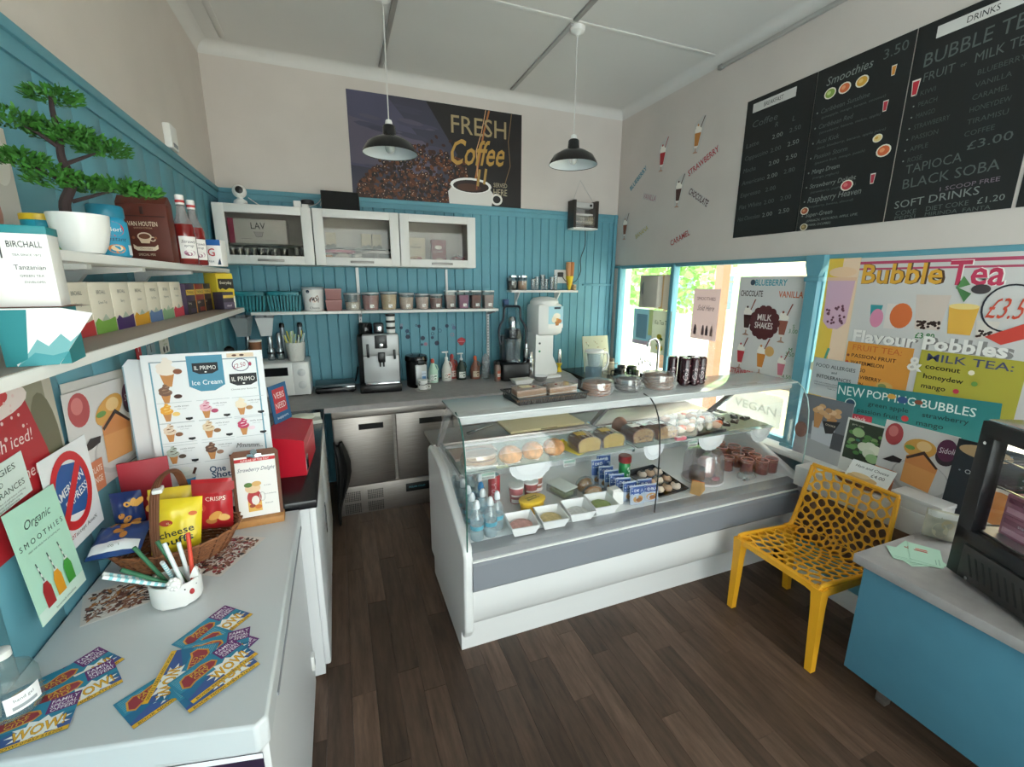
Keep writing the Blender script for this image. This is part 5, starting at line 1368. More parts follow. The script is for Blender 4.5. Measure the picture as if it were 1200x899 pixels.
# ---- back shelf: baskets and tubs
HZ = 1.5555
def crate(x0, x1, label):
    t = thing('plastic_basket', label, 'basket', ((x0+x1)/2, 3.92, HZ))
    w_ = (x1-x0)/2
    M_ = mat('basket_teal', '137a85', .4)
    MB().box(-w_*.86, w_*.86, -.09, .09, 0, .006).build('base', M_, t)
    s_ = MB()
    n = 11
    for k in range(n):
        u = -1+2*k/(n-1)
        for sy in (-1, 1): s_.prism([(u*w_*.86-.006, 0), (u*w_*.86+.006, 0), (u*w_*.97+.006, .12), (u*w_*.97-.006, .12)], sy*.093-.003, sy*.093+.003, 'y')
    for k in range(6):
        yy = -.085+k*.034
        for sx in (-1, 1): s_.prism([(sx*w_*.86-.003, 0), (sx*w_*.86+.003, 0), (sx*w_*.97+.003, .12), (sx*w_*.97-.003, .12)], yy-.006, yy+.006, 'y')
    o = s_.build('slats', M_, t); o['kind'] = 'stuff'
    r_ = MB()
    for (a0, b0, c0, d0) in ((-w_, w_, -.105, -.09), (-w_, w_, .09, .105), (-w_, -w_+.012, -.105, .105), (w_-.012, w_, -.105, .105)): r_.rbox(a0, b0, c0, d0, .12, .15, .003)
    r_.build('rim', M_, t)
crate(-.555, -.495+.09, 'small teal plastic basket at the end of the tub shelf') if False else None
crate(-.745, -.50, 'teal slatted plastic basket tucked behind the shelf end')
crate(-.485, -.255, 'teal slatted plastic basket beside the chocolate tub')
a = Art().ell(3.6, 14.6, 1.2, 1.2, '26384c', n=12).poly([(4, 8.5), (6, 10.5), (8, 10), (10, 12), (11, 9), (10.5, 6), (7, 5), (4.5, 6.5)], '6b2f22').ell(8, 8.4, 2, 1.6, '3a1812').ell(7.6, 7, 1.4, .9, 'e4cfc6').text(7.5, 1.2, 'Choco', 1.8, '3a3034', 'c', w=7, bold=.02)
vessel('chocolate_tub', 'big white chocolate tub with navy badge on the tub shelf', 'tub', (-.17, 3.90, HZ), [('body', [(.068, 0), (.07, .004), (.08, .165), (.078, .168)], mat('tub_white', 'e6e3e1', .4)), ('lid', [(.083, .166), (.084, .18), (.078, .184)], mat('tub_lid', '9fa6ab', .3))], art=a, artfn=cylmap(.0702, -145, .004, .061), n=28)
M_tubc = glass('tub_clear', 'e9e6e4', alpha=.9)
def topping_tub(x, r, h, fillc, label, lidc='b9bec0', fill=.6, art=None, square=False):
    t = thing('topping_tub', label, 'tub', (x, 3.88, HZ), 0, 'topping tubs on the back shelf')
    n = 4 if square else 22
    rot = Matrix.Rotation(pi/4, 4, 'Z') if square else Matrix.Identity(4)
    q = 1.30 if square else 1
    mf = mat('fill_'+fillc, fillc, .7, noise=.25, nscale=120)
    MB().lathe([(r*.80*q, .004), (r*(.8+.2*fill)*q*.97, h*fill)], n, M=rot).build('contents', mf, t)
    MB().lathe([(r*.84*q, 0), (r*q, h)], n, cap1=False, M=rot).build('wall', M_tubc, t)
    MB().lathe([(r*1.0*q, h), (r*1.005*q, h+.010), (r*.96*q, h+.012)], n, M=rot).build('lid', mat('lid_'+lidc, lidc, .3), t)
    Art().rect(0, 0, 3.2, 2.6, 'f1efec', 3).text(1.6, 1.2, 'mix', .8, '3a3a3e', 'c').ell(2.4, .7, .4, .4, '26262a', n=8).build('label_print', t, fn=(lambda x_, y_, l: (x_-.01, -r*1.0-l-.001, .02+y_)) if square else cylmap(r*.93+.001, -100, .02, .03), step=.0001)
    return t
# stacked pink pots
for k, lb in enumerate(('dusty pink pot, lower of the two stacked beside chocolate tub', 'dusty pink pot stacked on top of another pink pot')):
    t = thing('pink_pot', lb, 'pot', (-.020, 3.88, HZ+k*.0865))
    MB().lathe([(.075, 0), (.078, .004), (.085, .075)], 4, M=Matrix.Rotation(pi/4, 4, 'Z')).build('body', mat('pink_pot', '9c6a68', .5), t)
    MB().lathe([(.088, .075), (.089, .083), (.08, .086)], 4, M=Matrix.Rotation(pi/4, 4, 'Z')).build('lid', mat('pink_lid', 'b98a86', .4), t)
for (x_, r_, h_, f_, lb, fl2) in ((.122, .066, .125, 'd9d4c6', 'clear topping tub of white chips beside pink pots', .5), (.262, .070, .13, 'b08684', 'clear topping tub filled with pink crumbs under the cable', .9), (.408, .069, .135, 'd8c6a0', 'clear topping tub of cream wafers', .92), (.552, .064, .125, 'cfc0b0', 'clear topping tub of pale biscuit pieces', .8), (.685, .060, .118, 'd9c8c0', 'clear topping tub of white and pink marshmallows', .85), (.805, .058, .115, '7a5650', 'clear topping tub of brown crumbs', .8)):
    topping_tub(x_, r_, h_, f_, lb, fill=fl2)
for (x_, f_, lb) in ((.930, '5c3434', 'square clear canister of dark red pieces with white lid'), (1.045, 'a86a92', 'square clear canister of pink sprinkles with white lid'), (1.160, '6b3c38', 'square clear canister of brown flakes with white lid'), (1.278, 'b5a6a4', 'square clear canister of grey white drops at the shelf end')):
    t = topping_tub(x_, .050, .145, f_, lb, 'e3e4e2', .8, square=True)
# dot stickers on the boards
for k, (x_, z_, r_, c_) in enumerate([(.50+rnd.uniform(0, .10)+(k_ % 4)*.145, 1.22+rnd.uniform(0, .20), rnd.uniform(.010, .022), rnd.choice(['1c3550', '274a66', '5a6a8a', 'a8788a', '1c2c44'])) for k_ in range(19)]):
    t = thing('dot_sticker', ('small dark ring sticker on the teal boards beneath the tub shelf' if k % 3 == 0 else 'small solid round sticker on the teal boards beneath the tub shelf'), 'sticker', (x_, YB-.0008, z_), 0, 'dot stickers on the teal boards')
    ar = Art()
    (ar.ring(0, 0, r_*100, r_*100, .45, c_, 16) if k % 3 == 0 else ar.ell(0, 0, r_*100, None, c_, n=16)); ar.build('print', t, fn=lambda x, y, l: (x, -l, y))
t = thing('heart_sticker', 'red flower shaped sticker on the teal boards beside dark dots', 'sticker', (1.075, YB-.0008, 1.235))
Art().ell(-1.6, .8, 2.4, None, 'b02a34').ell(1.6, .8, 2.4, None, 'b02a34').ell(0, -1.4, 2.4, None, 'b02a34').ell(0, 2, 2, None, 'c43a40').rect(-3, -.2, 3, .2, 'e9a6a8').build('print', t, fn=lambda x, y, l: (x, -l, y))

# ---- back counter: appliances
KZ = .9005
t = thing('coffee_machine', 'silver and black bean to cup coffee machine on the back worktop', 'coffee machine', (.295, 3.80, KZ), -3)
MB().rbox(-.165, .165, -.16, .20, 0, .07, .012).build('base', M_black, t)
MB().rbox(-.165, .165, -.05, .20, .06, .45, .014).build('body', M_black, t)
M_sil = mat('machine_silver', 'b4b5b6', .42, .35)
MB().rbox(-.125, .155, -.135, -.04, .30, .47, .010).build('front_head', M_sil, t)
MB().rbox(-.125, .155, -.10, -.045, .075, .305, .006).build('front_panel', M_sil, t)
MB().rbox(-.12, .15, -.165, -.04, .07, .085, .004).build('drip_grid', M_chrome, t)
MB().rbox(-.03, .065, -.140, -.130, .36, .465, .004).build('display', M_black, t)
MB().lathe([(.018, 0), (.018, .006), (.012, .008)], 16, M=Matrix.Translation((.018, -.140, .385)) @ Matrix.Rotation(pi/2, 4, 'X')).build('selector_knob', M_chrome, t)
MB().rbox(-.01, .045, -.16, -.11, .25, .33, .006).tube([(.004, -.15, .26), (.004, -.15, .215)], .007, 8).tube([(.030, -.15, .26), (.030, -.15, .215)], .007, 8).build('coffee_spout', M_black, t)
MB().rbox(-.095, -.075, -.15, -.13, .29, .40, .005).build('steam_lever', M_black, t)
MB().rbox(.11, .128, -.15, -.13, .27, .35, .005).build('steam_lever', M_black, t)
MB().lathe([(.055, .45), (.058, .455), (.056, .54), (.045, .555)], 20, (-.095, .06, 0)).build('bean_hopper', mat('hopper_black', '1b1b1d', .15), t)
MB().rbox(-.03, .05, -.03, .08, .47, .55, .01).build('grinder_cap', M_black, t)
MB().rbox(-.005, .03, -.04, -.02, .48, .53, .004).build('tag', M_chrome, t)
for k in range(3):
    t = thing('takeaway_cup', ('white takeaway cup with black lid, lowest on the coffee machine', 'white takeaway cup with black lid, middle of the stack', 'black lid takeaway cup on top of the stack')[k], 'cup', (.402, 3.79, KZ+.4705+k*.052), 0, 'cups stacked on the coffee machine')
    MB().lathe([(.033, 0), (.036, .032)], 18).build('body', mat('cup_white', 'e9e7e5', .5), t)
    MB().lathe([(.037, .032), (.039, .038), (.038, .05), (.03, .0515)], 18).build('lid', M_black, t)
t = thing('water_boiler', 'black and silver hot water dispenser beside the coffee machine', 'boiler', (.60, 3.80, KZ), 8)
MB().lathe([(.085, 0), (.09, .01), (.095, .20), (.092, .235)], 24, sx=.92, sy=1.15).build('body', M_black, t)
MB().lathe([(.098, .225), (.10, .245), (.092, .27), (.05, .282)], 24, sx=.95, sy=1.2).build('lid', mat('gloss_black', '131316', .12), t)
MB().rbox(-.045, .055, -.122, -.095, .03, .205, .012).build('front_plate', M_sil, t)
MB().rbox(-.03, .03, -.145, -.09, .205, .245, .01).build('spout', M_black, t)
Art().rect(0, 0, 4, 8, 'c9d4e0').text(2, 5, 'HOT', 1.2, '2c4a7c', 'c').rect(.4, 1, 3.6, 3.6, '5a86b8').build('label_print', t, fn=lambda x, y, l: (.005+x, -.1225-l, .07+y))
# teacups stacked on a saucer
t = thing('teacup_stack', 'black and white patterned teacup upside down on its saucer', 'teacup', (.615, 3.60, KZ))
MB().lathe([(.028, 0), (.06, .008), (.068, .014), (.060, .012), (.02, .008)], 24).build('saucer', mat('china', 'e6e4e3', .2), t)
for k in range(2):
    MB().lathe([(.022, .012+k*.042), (.036, .016+k*.042), (.042, .034+k*.042), (.040, .052+k*.042), (.034, .052+k*.042)], 20).build('cup', mat('china', 'e6e4e3', .2), t)
    MB().tube([(.040, 0, .044+k*.042), (.062, 0, .044+k*.042), (.062, 0, .024+k*.042), (.038, 0, .022+k*.042)], .0035, 6).build('handle', mat('china', 'e6e4e3', .2), t)
ar = Art()
for k in range(26): ar.ell(rnd.uniform(0, 26), rnd.uniform(.3, 7), rnd.uniform(.25, .55), None, '1c1c20', n=8)
ar.build('pattern_print', t, fn=cylmap(.0425, -180, .016))
# sauce bottles with pumps
def sauce(x, y, c, label, capc, pump, lab, r=.046, h=.16):
    t = thing('sauce_bottle', label, 'bottle', (x, y, KZ), 0, 'syrup and sauce bottles on the worktop')
    m_ = mat('sauce_'+c, c, .3)
    MB().lathe([(r*.95, 0), (r, .004), (r, h*.55), (r*.85, h*.70), (r*.32, h*1.05), (r*.28, h*1.15)], 20).build('body', m_, t)
    MB().tube([(r*.8, 0, h*.55), (r*1.05, 0, h*.72), (r*.8, 0, h*.95), (r*.3, 0, h*1.02)], .006, 6).build('grip', m_, t)
    if pump:
        MB().lathe([(r*.34, h*1.12), (r*.34, h*1.22), (r*.12, h*1.25), (r*.12, h*1.48)], 14).build('pump_collar', M_wht, t)
        MB().rbox(-.040, .018, -.009, .009, h*1.47, h*1.54, .004).build('pump_head', M_wht, t)
    else:
        MB().lathe([(r*.36, h*1.10), (r*.36, h*1.26), (r*.2, h*1.34)], 14).build('cap', mat('cap_'+capc, capc, .4), t)
    lab.build('label_print', t, fn=cylmap(r+.0006, -130, .02), step=.0001)
    return t
def slab(c1, c2, c3, base=None):
    a = Art()
    a.rect(0, 0, 6.4, 5.6, c1, 8).ell(2.2, 3.4, 1.1, None, c2, n=12).rect(3.6, 3.6, 6, 4.6, c3, 3).ell(4.6, 1.6, .9, .9, c2, n=12).rect(.5, .6, 3, .9, '55555a', 3)
    return a
sauce(.76, 3.90, 'b9d8c4', 'pale green sauce bottle with red cap beside the water boiler', 'b8442c', False, slab('e6ece6', '3f7a54', '3f7a54'))
sauce(.893, 3.93, 'd9d6cf', 'white sauce bottle with pump and orange base', 'd8d8d8', True, slab('e9e4dc', '6b3a24', 'c2452c'), h=.175)
sauce(1.035, 3.94, '24382f', 'dark bottle with white label and pump dispenser', 'd8d8d8', True, slab('dfe2dc', '2a4434', '2a4434'))
sauce(1.165, 3.93, '8c5a48', 'brown caramel sauce bottle with orange cap', 'd0562c', False, slab('e3d3bd', '8a5a2c', '5a2c24'))
sauce(.965, 4.015, 'a8443c', 'red sauce bottle standing behind the dark pump bottle', 'b8342c', False, slab('d8c4bc', '8a2c24', '8a2c24'), h=.17)
t = thing('cup_bag', 'clear plastic bag of nested plastic cups beside the sauce bottles', 'bag', (1.262, 3.90, KZ))
MB().lathe([(.045, 0), (.048, .01), (.040, .12), (.034, .20), (.012, .235)], 14).build('bag', glass('bag_clear', 'e3e4e6', alpha=.75), t)
for k in range(5): MB().lathe([(.026, .01+k*.03), (.034, .036+k*.03)], 16, cap1=False).build('plastic_cup', glass('cup_clear', 'dcdfe0', alpha=.7), t)
a = Art().rect(0, 1, 7, 9, 'b5543a', 8).rect(0, 3.2, 7, 6.2, 'e3dcd4', 8).text(2.5, 4.2, 'spice', 1.2, '6b2c24', 'c')
vessel('sauce_shaker', 'slim orange and brown topping shaker with black cap', 'bottle', (1.322, 3.74, KZ), [('body', [(.028, 0), (.030, .004), (.030, .13), (.022, .155)], mat('shaker_body', '8f7a70', .35)), ('cap', [(.023, .155), (.023, .18), (.016, .186)], M_black)], art=a, artfn=cylmap(.0304, -110, .012))
# cold drink blender with clear hood
t = thing('juice_machine', 'black citrus juicer with clear hood and curved handle frame', 'juicer', (1.485, 3.83, KZ), 0)
MB().rbox(-.13, .13, -.15, .14, 0, .16, .02).build('base', M_black, t)
MB().rbox(-.07, .07, .06, .14, .15, .40, .02).build('column', mat('dark_grey', '3a3d42', .35), t)
MB().lathe([(.062, .17), (.065, .18), (.078, .36), (.080, .38)], 22, (0, -.05, 0)).build('jug', glass('jug_glass', 'c9d2d6', alpha=.88, refl=.3), t)
MB().lathe([(.02, .16), (.03, .17), (.03, .185), (.01, .19)], 16, (0, -.05, 0)).build('blade_base', M_chrome, t)
MB().rbox(-.06, .06, -.11, .02, .385, .47, .015).build('motor_cap', M_black, t)
MB().lathe([(.03, .47), (.034, .50), (.03, .56), (.015, .58)], 16, (0, -.03, 0)).build('feed_tube', M_chrome, t)
fr_ = MB()
for s_ in (-1, 1): fr_.tube(catmull([(s_*.125, -.06, .33), (s_*.135, -.05, .42), (s_*.12, -.04, .50), (s_*.085, -.03, .56), (s_*.075, -.03, .66), (s_*.03, -.03, .672), (0, -.03, .672)], 5), .011, 8)
fr_.build('hood_frame', mat('frame_navy', '18202c', .3), t)
MB().lathe([(.105, .36), (.11, .42), (.09, .56), (.05, .66)], 20, (0, -.02, 0), cap0=False, cap1=False).build('hood', glass('hood_clear', 'eef1f3'), t)
MB().rbox(-.045, .0, .05, .12, .66, .73, .006).build('control_box', mat('blue_box', '2a4a7a', .4), t)
MB().lathe([(.009, 0), (.012, .008), (.004, .016)], 12, M=Matrix.Translation((.02, -.15, .19)) @ Matrix.Rotation(pi/2, 4, 'X')).build('tap', M_chrome, t)
for k in range(3): MB().lathe([(.05, 0), (.062, .012), (.058, .013)], 18, (.05+.01*k, -.10, .162+.0*k)).build('tray_ring', M_chrome, t) if k == 0 else None
for k, (x_, y_, h_) in enumerate(((1.647, 3.84, .36), (1.647, 3.74, .26))):
    vessel('steel_shaker', ('tall steel shaker cup standing beside the juicer', 'short steel shaker cup in front of the white dispenser')[k], 'shaker', (x_, y_, KZ), [('body', [(.024, 0), (.026, .004), (.030, h_*.6), (.030, h_*.62)], M_chrome), ('lid', [(.031, h_*.62), (.030, h_*.75), (.02, h_*.78), (.018, h_*.9), (.02, h_)], M_chrome)], n=18)
t = vessel('steel_bowl', 'small steel mixing bowl on the worktop beside the dispenser', 'bowl', (1.69, 3.60, KZ), [('bowl', [(.03, 0), (.05, .012), (.065, .05), (.068, .052), (.062, .048), (.045, .014)], M_chrome), ('rim', [(.068, .05), (.070, .054), (.066, .054)], M_chrome)])
t = thing('butter_dish', 'small white foil tray at the front of the worktop', 'tray', (1.50, 3.59, KZ), 4)
MB().add([(-.075, -.045, 0), (.075, -.045, 0), (.075, .045, 0), (-.075, .045, 0), (-.09, -.058, .035), (.09, -.058, .035), (.09, .058, .035), (-.09, .058, .035)], [(3, 2, 1, 0), (0, 1, 5, 4), (1, 2, 6, 5), (2, 3, 7, 6), (3, 0, 4, 7)]).build('tray', M_wht, t)
MB().rbox(-.095, .095, -.063, .063, .034, .039, .002).build('rim', M_wht, t)
# white ice cream dispenser
t = thing('ice_cream_machine', 'white ice cream machine with picture panel on worktop', 'dispenser', (1.82, 3.83, KZ), 6)
M_iw = mat('machine_white', 'e3e3e1', .35)
MB().prism([(-.13, 0), (.10, 0), (.12, .06), (.10, .12), (.06, .20), (.06, .42), (-.13, .42)], -.08, .11, 'y').build('stand', M_iw, t)
MB().rbox(-.14, .145, -.13, .12, .40, .70, .05).build('body', M_iw, t)
MB().lathe([(.135, .68), (.13, .72), (.10, .745), (.04, .755)], 24, (0, 0, 0), sx=1.04, sy=.92).build('dome', M_iw, t)
MB().rbox(-.11, .12, -.15, .08, 0, .025, .008).build('drip_tray', M_iw, t)
a = Art().rect(0, 0, 16, 20, 'a9d3e0').rect(0, 0, 16, 4, 'efece8').rect(6, 17.6, 13, 19.4, '1c2a3c').ell(9, 11, 4, 3, 'f2e9d8').ell(9.5, 7, 3.4, 2.2, 'd99a4a').ell(6, 8, 2.5, 3, 'efe4c8').ell(12, 6.4, 2.4, 2, 'c97a3c').poly([(7, 6), (12, 6), (11, 2.4), (8, 2.4)], 'b9783a')
a.build('picture_panel', t, fn=lambda x, y, l: (-.03+x, -.1302-l, .47+y))
for k, c_ in enumerate(('4a4a50', '2f8a5a')): MB().lathe([(.010, 0), (.010, .006), (.007, .008)], 14, M=Matrix.Translation((-.09, -.081, .33-k*.075)) @ Matrix.Rotation(pi/2, 4, 'X')).build('button', mat('button_'+c_, c_, .4), t)
# items by the sink
t = thing('hand_blender', 'yellow and silver hand blender standing in its cup', 'blender', (2.06, 3.95, KZ))
MB().lathe([(.03, 0), (.028, .01), (.014, .05), (.03, .085), (.028, .09)], 14).build('stand', mat('yellow_stand', 'e3c21c', .4), t)
MB().lathe([(.016, .085), (.02, .12), (.018, .20), (.014, .23)], 14).build('grip', M_chrome, t)
t = thing('storage_bag', 'crumpled clear food bag beside the hand blender', 'bag', (1.985, 3.96, KZ))
MB().ell((0, 0, .066), (.05, .04, .060), 12, 8, jit=.2).build('bag', glass('bag_clear', 'e3e4e6', alpha=.75), t)
MB().ell((0, 0, .03), (.035, .028, .025), 10, 6, jit=.1).build('contents', mat('bag_fill', 'c9b48a', .6), t)
t = thing('water_jug', 'clear blue tinted water filter jug with white handle by sink', 'jug', (2.20, 3.52, .9055), 0)
MB().lathe([(.075, 0), (.08, .006), (.092, .25)], 22, cap1=False, sy=.85).build('body', glass('jug_blue', 'e4eef2', alpha=.88, refl=.3), t)
MB().lathe([(.074, .004), (.081, .11)], 22, sy=.85).build('water', glass('water', 'a9c9d8', alpha=.75), t)
MB().lathe([(.094, .25), (.095, .265), (.08, .275)], 22, sy=.85).build('lid', M_wht, t)
MB().lathe([(.05, .12), (.07, .24)], 18, cap1=False, sy=.85).build('filter_funnel', glass('funnel', 'eef1f2', alpha=.5), t)
MB().tube(catmull([(.09, 0, .24), (.14, 0, .235), (.155, 0, .17), (.135, 0, .10), (.085, 0, .07)], 5), .011, 8).build('handle', M_wht, t)
t = thing('chopping_board', 'pale patterned chopping board standing against the corner wall', 'board', (2.43, 3.80, .9085), 0)
TMx = Matrix.Rotation(R(-12), 4, 'X')
MB().rbox(-.16, .14, 0, .01, 0, .36, .02, M=TMx).build('board', mat('board_sage', 'b9bda6', .5), t)
ar = Art()
for k in range(24): ar.ell(rnd.uniform(-12, 11), rnd.uniform(3, 32), rnd.uniform(.5, 1.4), rnd.uniform(.3, .8), rnd.choice(['7d8a78', '9a8a70', 'd8d4c0']), n=8, rot=rnd.uniform(0, 180))
ar.build('print', t, fn=lambda x, y, l: tuple(TMx @ Vector((x, -.0005-l, y))))
t = thing('spice_rack', 'small chrome rack holding jars in front of the chopping board', 'rack', (2.47, 3.64, .9055), 0)
rk = MB()
for z_ in (.01, .06, .11): rk.tube([(-.05, -.04, z_), (.05, -.04, z_), (.05, .04, z_), (-.05, .04, z_)], .003, 6, closed=True)
for x_, y_ in ((-.05, -.04), (.05, -.04), (.05, .04), (-.05, .04)): rk.tube([(x_, y_, 0), (x_, y_, .13)], .003, 6)
rk.build('frame', M_chrome, t)
vessel('spice_jar', 'cream lidded jar sitting in the chrome rack', 'jar', (2.47, 3.64, .906), [('body', [(.030, 0), (.032, .004), (.032, .12), (.026, .13)], mat('jar_cream', 'b9ac92', .3)), ('lid', [(.029, .13), (.029, .155), (.024, .16)], mat('lid_brown', '6b5a48', .5))])
for k, (x_, y_, s_) in enumerate(((2.32, 3.28, .05), (2.40, 3.40, .06), (2.52, 3.33, .055), (2.60, 3.48, .06), (2.58, 3.62, .05))):
    t = thing('dark_mug', 'black mug left to drain beside the sink tap', 'mug', (x_, y_, .9055), k*50+90, 'mugs draining by the sink')
    MB().lathe([(s_*.7, 0), (s_*.8, .004), (s_*.78, s_*1.7), (s_*.7, s_*1.7), (s_*.66, .01)], 16).build('body', mat('mug_black', '1d2024', .2), t)
    MB().tube([(s_*.76, 0, s_*1.4), (s_*1.2, 0, s_*1.3), (s_*1.2, 0, s_*.6), (s_*.76, 0, s_*.4)], .006, 6).build('handle', mat('mug_black', '1d2024', .2), t)
t = thing('cutlery_pot', 'steel pot of spoons and whisks beside the tap', 'pot', (2.50, 3.16, .9055))
MB().lathe([(.035, 0), (.037, .004), (.042, .10), (.039, .10), (.034, .01)], 16).build('pot', M_chrome, t)
for k in range(7):
    a_ = k*.9
    MB().tube([(.01*math.cos(a_), .01*math.sin(a_), .02), (.05*math.cos(a_), .05*math.sin(a_), .17+.02*(k % 3))], .003, 5).ell((.052*math.cos(a_), .052*math.sin(a_), .185+.02*(k % 3)), (.011, .008, .018), 8, 6).build('spoon', M_chrome, t)
t = thing('kitchen_tap', 'tall chrome swan neck tap at the sink by the window', 'tap', (2.585, 3.10, .9055))
MB().lathe([(.028, 0), (.028, .01), (.018, .03), (.017, .06)], 18).build('base', M_chrome, t)
MB().tube(catmull([(0, 0, .05), (0, 0, .25), (-.005, .0, .36), (-.035, .012, .41), (-.075, .03, .395), (-.09, .035, .34)], 6), .012, 12).build('spout', M_chrome, t)
MB().tube([(0, -.015, .045), (.0, -.07, .075)], .006, 8).build('lever', M_chrome, t)
t = thing('dish_cloth', 'dark blue dish cloth heaped beside the tap', 'cloth', (2.63, 2.95, .9055))
MB().ell((0, 0, .036), (.055, .085, .03), 12, 6, jit=.25).build('heap', mat('cloth_navy', '20262e', .9), t)
MB().ell((.0, .04, .05), (.04, .05, .02), 10, 5, jit=.3).build('fold', mat('cloth_navy', '20262e', .9), t)
# microwave and things around it
t = thing('microwave', 'white microwave with two dials on the worktop beside the wall', 'microwave', (-.475, 3.885, KZ), 0)
MB().rbox(-.235, .235, -.13, .155, .008, .27, .008).build('body', M_wht, t)
MB().rbox(-.225, .115, -.140, -.129, .015, .263, .004).build('door', M_wht, t)
MB().box(-.19, .085, -.1412, -.1398, .17, .235).build('door_glass', mat('dark_glass', '1c1d20', .1), t)
MB().rbox(.12, .232, -.140, -.129, .012, .265, .004).build('control_panel', M_wht, t)
for z_ in (.09, .19): MB().lathe([(.030, 0), (.030, .004), (.024, .005), (.024, .016), (.02, .018)], 18, M=Matrix.Translation((.178, -.1395, z_)) @ Matrix.Rotation(pi/2, 4, 'X')).build('dial', mat('dial_white', 'd4d5d6', .35), t)
for sx in (-.2, .2): MB().lathe([(.012, 0), (.012, .01)], 10, (sx, -.1, 0)).build('foot', M_blackm, t)
MT = KZ+.271
t = thing('straw_tub', 'white dotted paper pot full of paper straws on the microwave', 'pot', (-.33, 3.85, MT))
MB().lathe([(.055, 0), (.057, .004), (.072, .145), (.069, .145), (.054, .01)], 22).build('pot', mat('pot_dotted', 'd9d8d2', .5, bump=1, nscale=70), t)
ends = []
for k in range(20):
    a_ = 2*pi*k*.381966; q = .09*math.sqrt((k+.5)/20)
    ends.append(Vector((q*math.cos(a_), q*math.sin(a_), .205+.02*math.sin(k*2.1))))
for k, (p0, p1) in enumerate(stand_straws(ends, .0048, (.045, .045), (.062, .062), .147, .013, .02, .012, 9)):
    c_ = ('d9cf5a', 'dfe6e4', '9fc9cc', 'c9d8a0')[k % 4]
    o_ = Vector((-.33, 3.85, MT))
    s_ = MB().tube([p0+o_, p1+o_], .0048, 7, caps=False).build('paper_straw', mat('tubstraw_'+c_, c_, .5))
    tag(s_, ('yellow striped', 'white', 'pale blue', 'pale green')[k % 4]+' paper straw standing in the dotted pot', 'straw', 'straws in the dotted pot')
for k, (x_, y_) in enumerate(((-.425, 3.99), (-.295, 4.0))):
    vessel('syrup_pump_bottle', ('slim steel bottle with black cap behind the straw pot', 'slim steel bottle with black cap standing nearest the back boards')[k], 'bottle', (x_, y_, MT), [('body', [(.025, 0), (.026, .004), (.026, .18), (.018, .22), (.016, .25)], mat('bottle_steel', '7d868c', .3, .6)), ('cap', [(.019, .25), (.019, .275), (.012, .285)], M_black)], n=16)
for k, (x_, z_, rz_) in enumerate(((-.672, 1.375, -8), (-.52, 1.375, 4))):
    t = thing('hanging_bin', ('clear scoop shaped bin hanging under the shelf by the wall', 'white scoop shaped bin hanging under the tub shelf')[k], 'bin', (x_, 3.85, z_), rz_)
    MB().add([(-.035, -.04, 0), (.035, -.04, 0), (.035, .04, 0), (-.035, .04, 0), (-.06, -.07, .14), (.06, -.07, .14), (.06, .06, .15), (-.06, .06, .15)], [(3, 2, 1, 0), (0, 1, 5, 4), (1, 2, 6, 5), (2, 3, 7, 6), (3, 0, 4, 7)]).build('body', (glass('bin_clear', 'd6dadc', alpha=.6) if k == 0 else mat('bin_white', 'd4d6d8', .4)), t)
    MB().tube([(-.062, -.072, .141), (.062, -.072, .141), (.062, .062, .151), (-.062, .062, .151)], .004, 6, closed=True).build('rim', M_grey, t)
    MB().box(-.01, .01, .05, .058, .13, .158).build('hook', M_grey, t)
t = thing('kraft_cup', 'brown paper coffee cup stack with white rim on the microwave', 'cup', (-.595, 3.80, MT))
MB().lathe([(.032, 0), (.042, .17), (.040, .17)], 20).build('sleeve', mat('kraft_cup', '8a5a3c', .7), t)
MB().lathe([(.0425, .165), (.044, .178), (.040, .18)], 20).build('rim', M_wht, t)
for k, x_ in enumerate((-.665, -.513, -.448)):
    vessel('flask', ('silver flask with clear top beside the wall', 'tall silver flask behind the paper cups', 'silver flask with dark band beside the straw pot')[k], 'flask', (x_, 3.93, MT), [('body', [(.026, 0), (.028, .004), (.028, .085), (.024, .095)], mat('flask_silver', 'aab2b6', .25, .8)), ('band', [(.0285, .05), (.0285, .065)], M_blackm), ('neck', [(.018, .095), (.022, .13), (.018, .20), (.010, .215)], mat('flask_silver', 'aab2b6', .25, .8))], n=16)
t = thing('sandwich_press', 'flat black sandwich press on the worktop beside the microwave', 'grill', (-.06, 3.86, KZ), 0)
MB().rbox(-.155, .155, -.11, .11, .008, .045, .012).build('base', M_black, t)
MB().rbox(-.155, .155, -.11, .11, .048, .075, .012).build('lid', mat('press_grey', '3a4a50', .3), t)
MB().rbox(.05, .15, -.135, -.105, .045, .06, .006).build('handle', M_chrome, t)
for sx in (-.13, .13): MB().lathe([(.012, 0), (.012, .01)], 10, (sx, -.08, 0)).lathe([(.012, 0), (.012, .01)], 10, (sx, .08, 0)).build('foot', M_blackm, t)
o = MB().tube(catmull([(.10, 3.93, KZ+.05), (.12, 3.98, KZ+.12), (.13, 4.0, KZ+.16), (.15, 4.02, KZ+.13)], 5), .006, 6).build('press_cable', M_black); tag(o, 'black loop of cable behind the sandwich press', 'cable')
t = thing('speaker', 'small round black speaker on the wall end behind the menu board', 'speaker', (-.70, 3.45, .9005))
MB().lathe([(.045, 0), (.05, .01), (.05, .38), (.035, .44), (.01, .455)], 18, sx=.8, sy=.8).build('body', M_blackm, t)
MB().lathe([(.051, .02), (.051, .03)], 18, sx=.8, sy=.8).build('ring', M_grey, t)
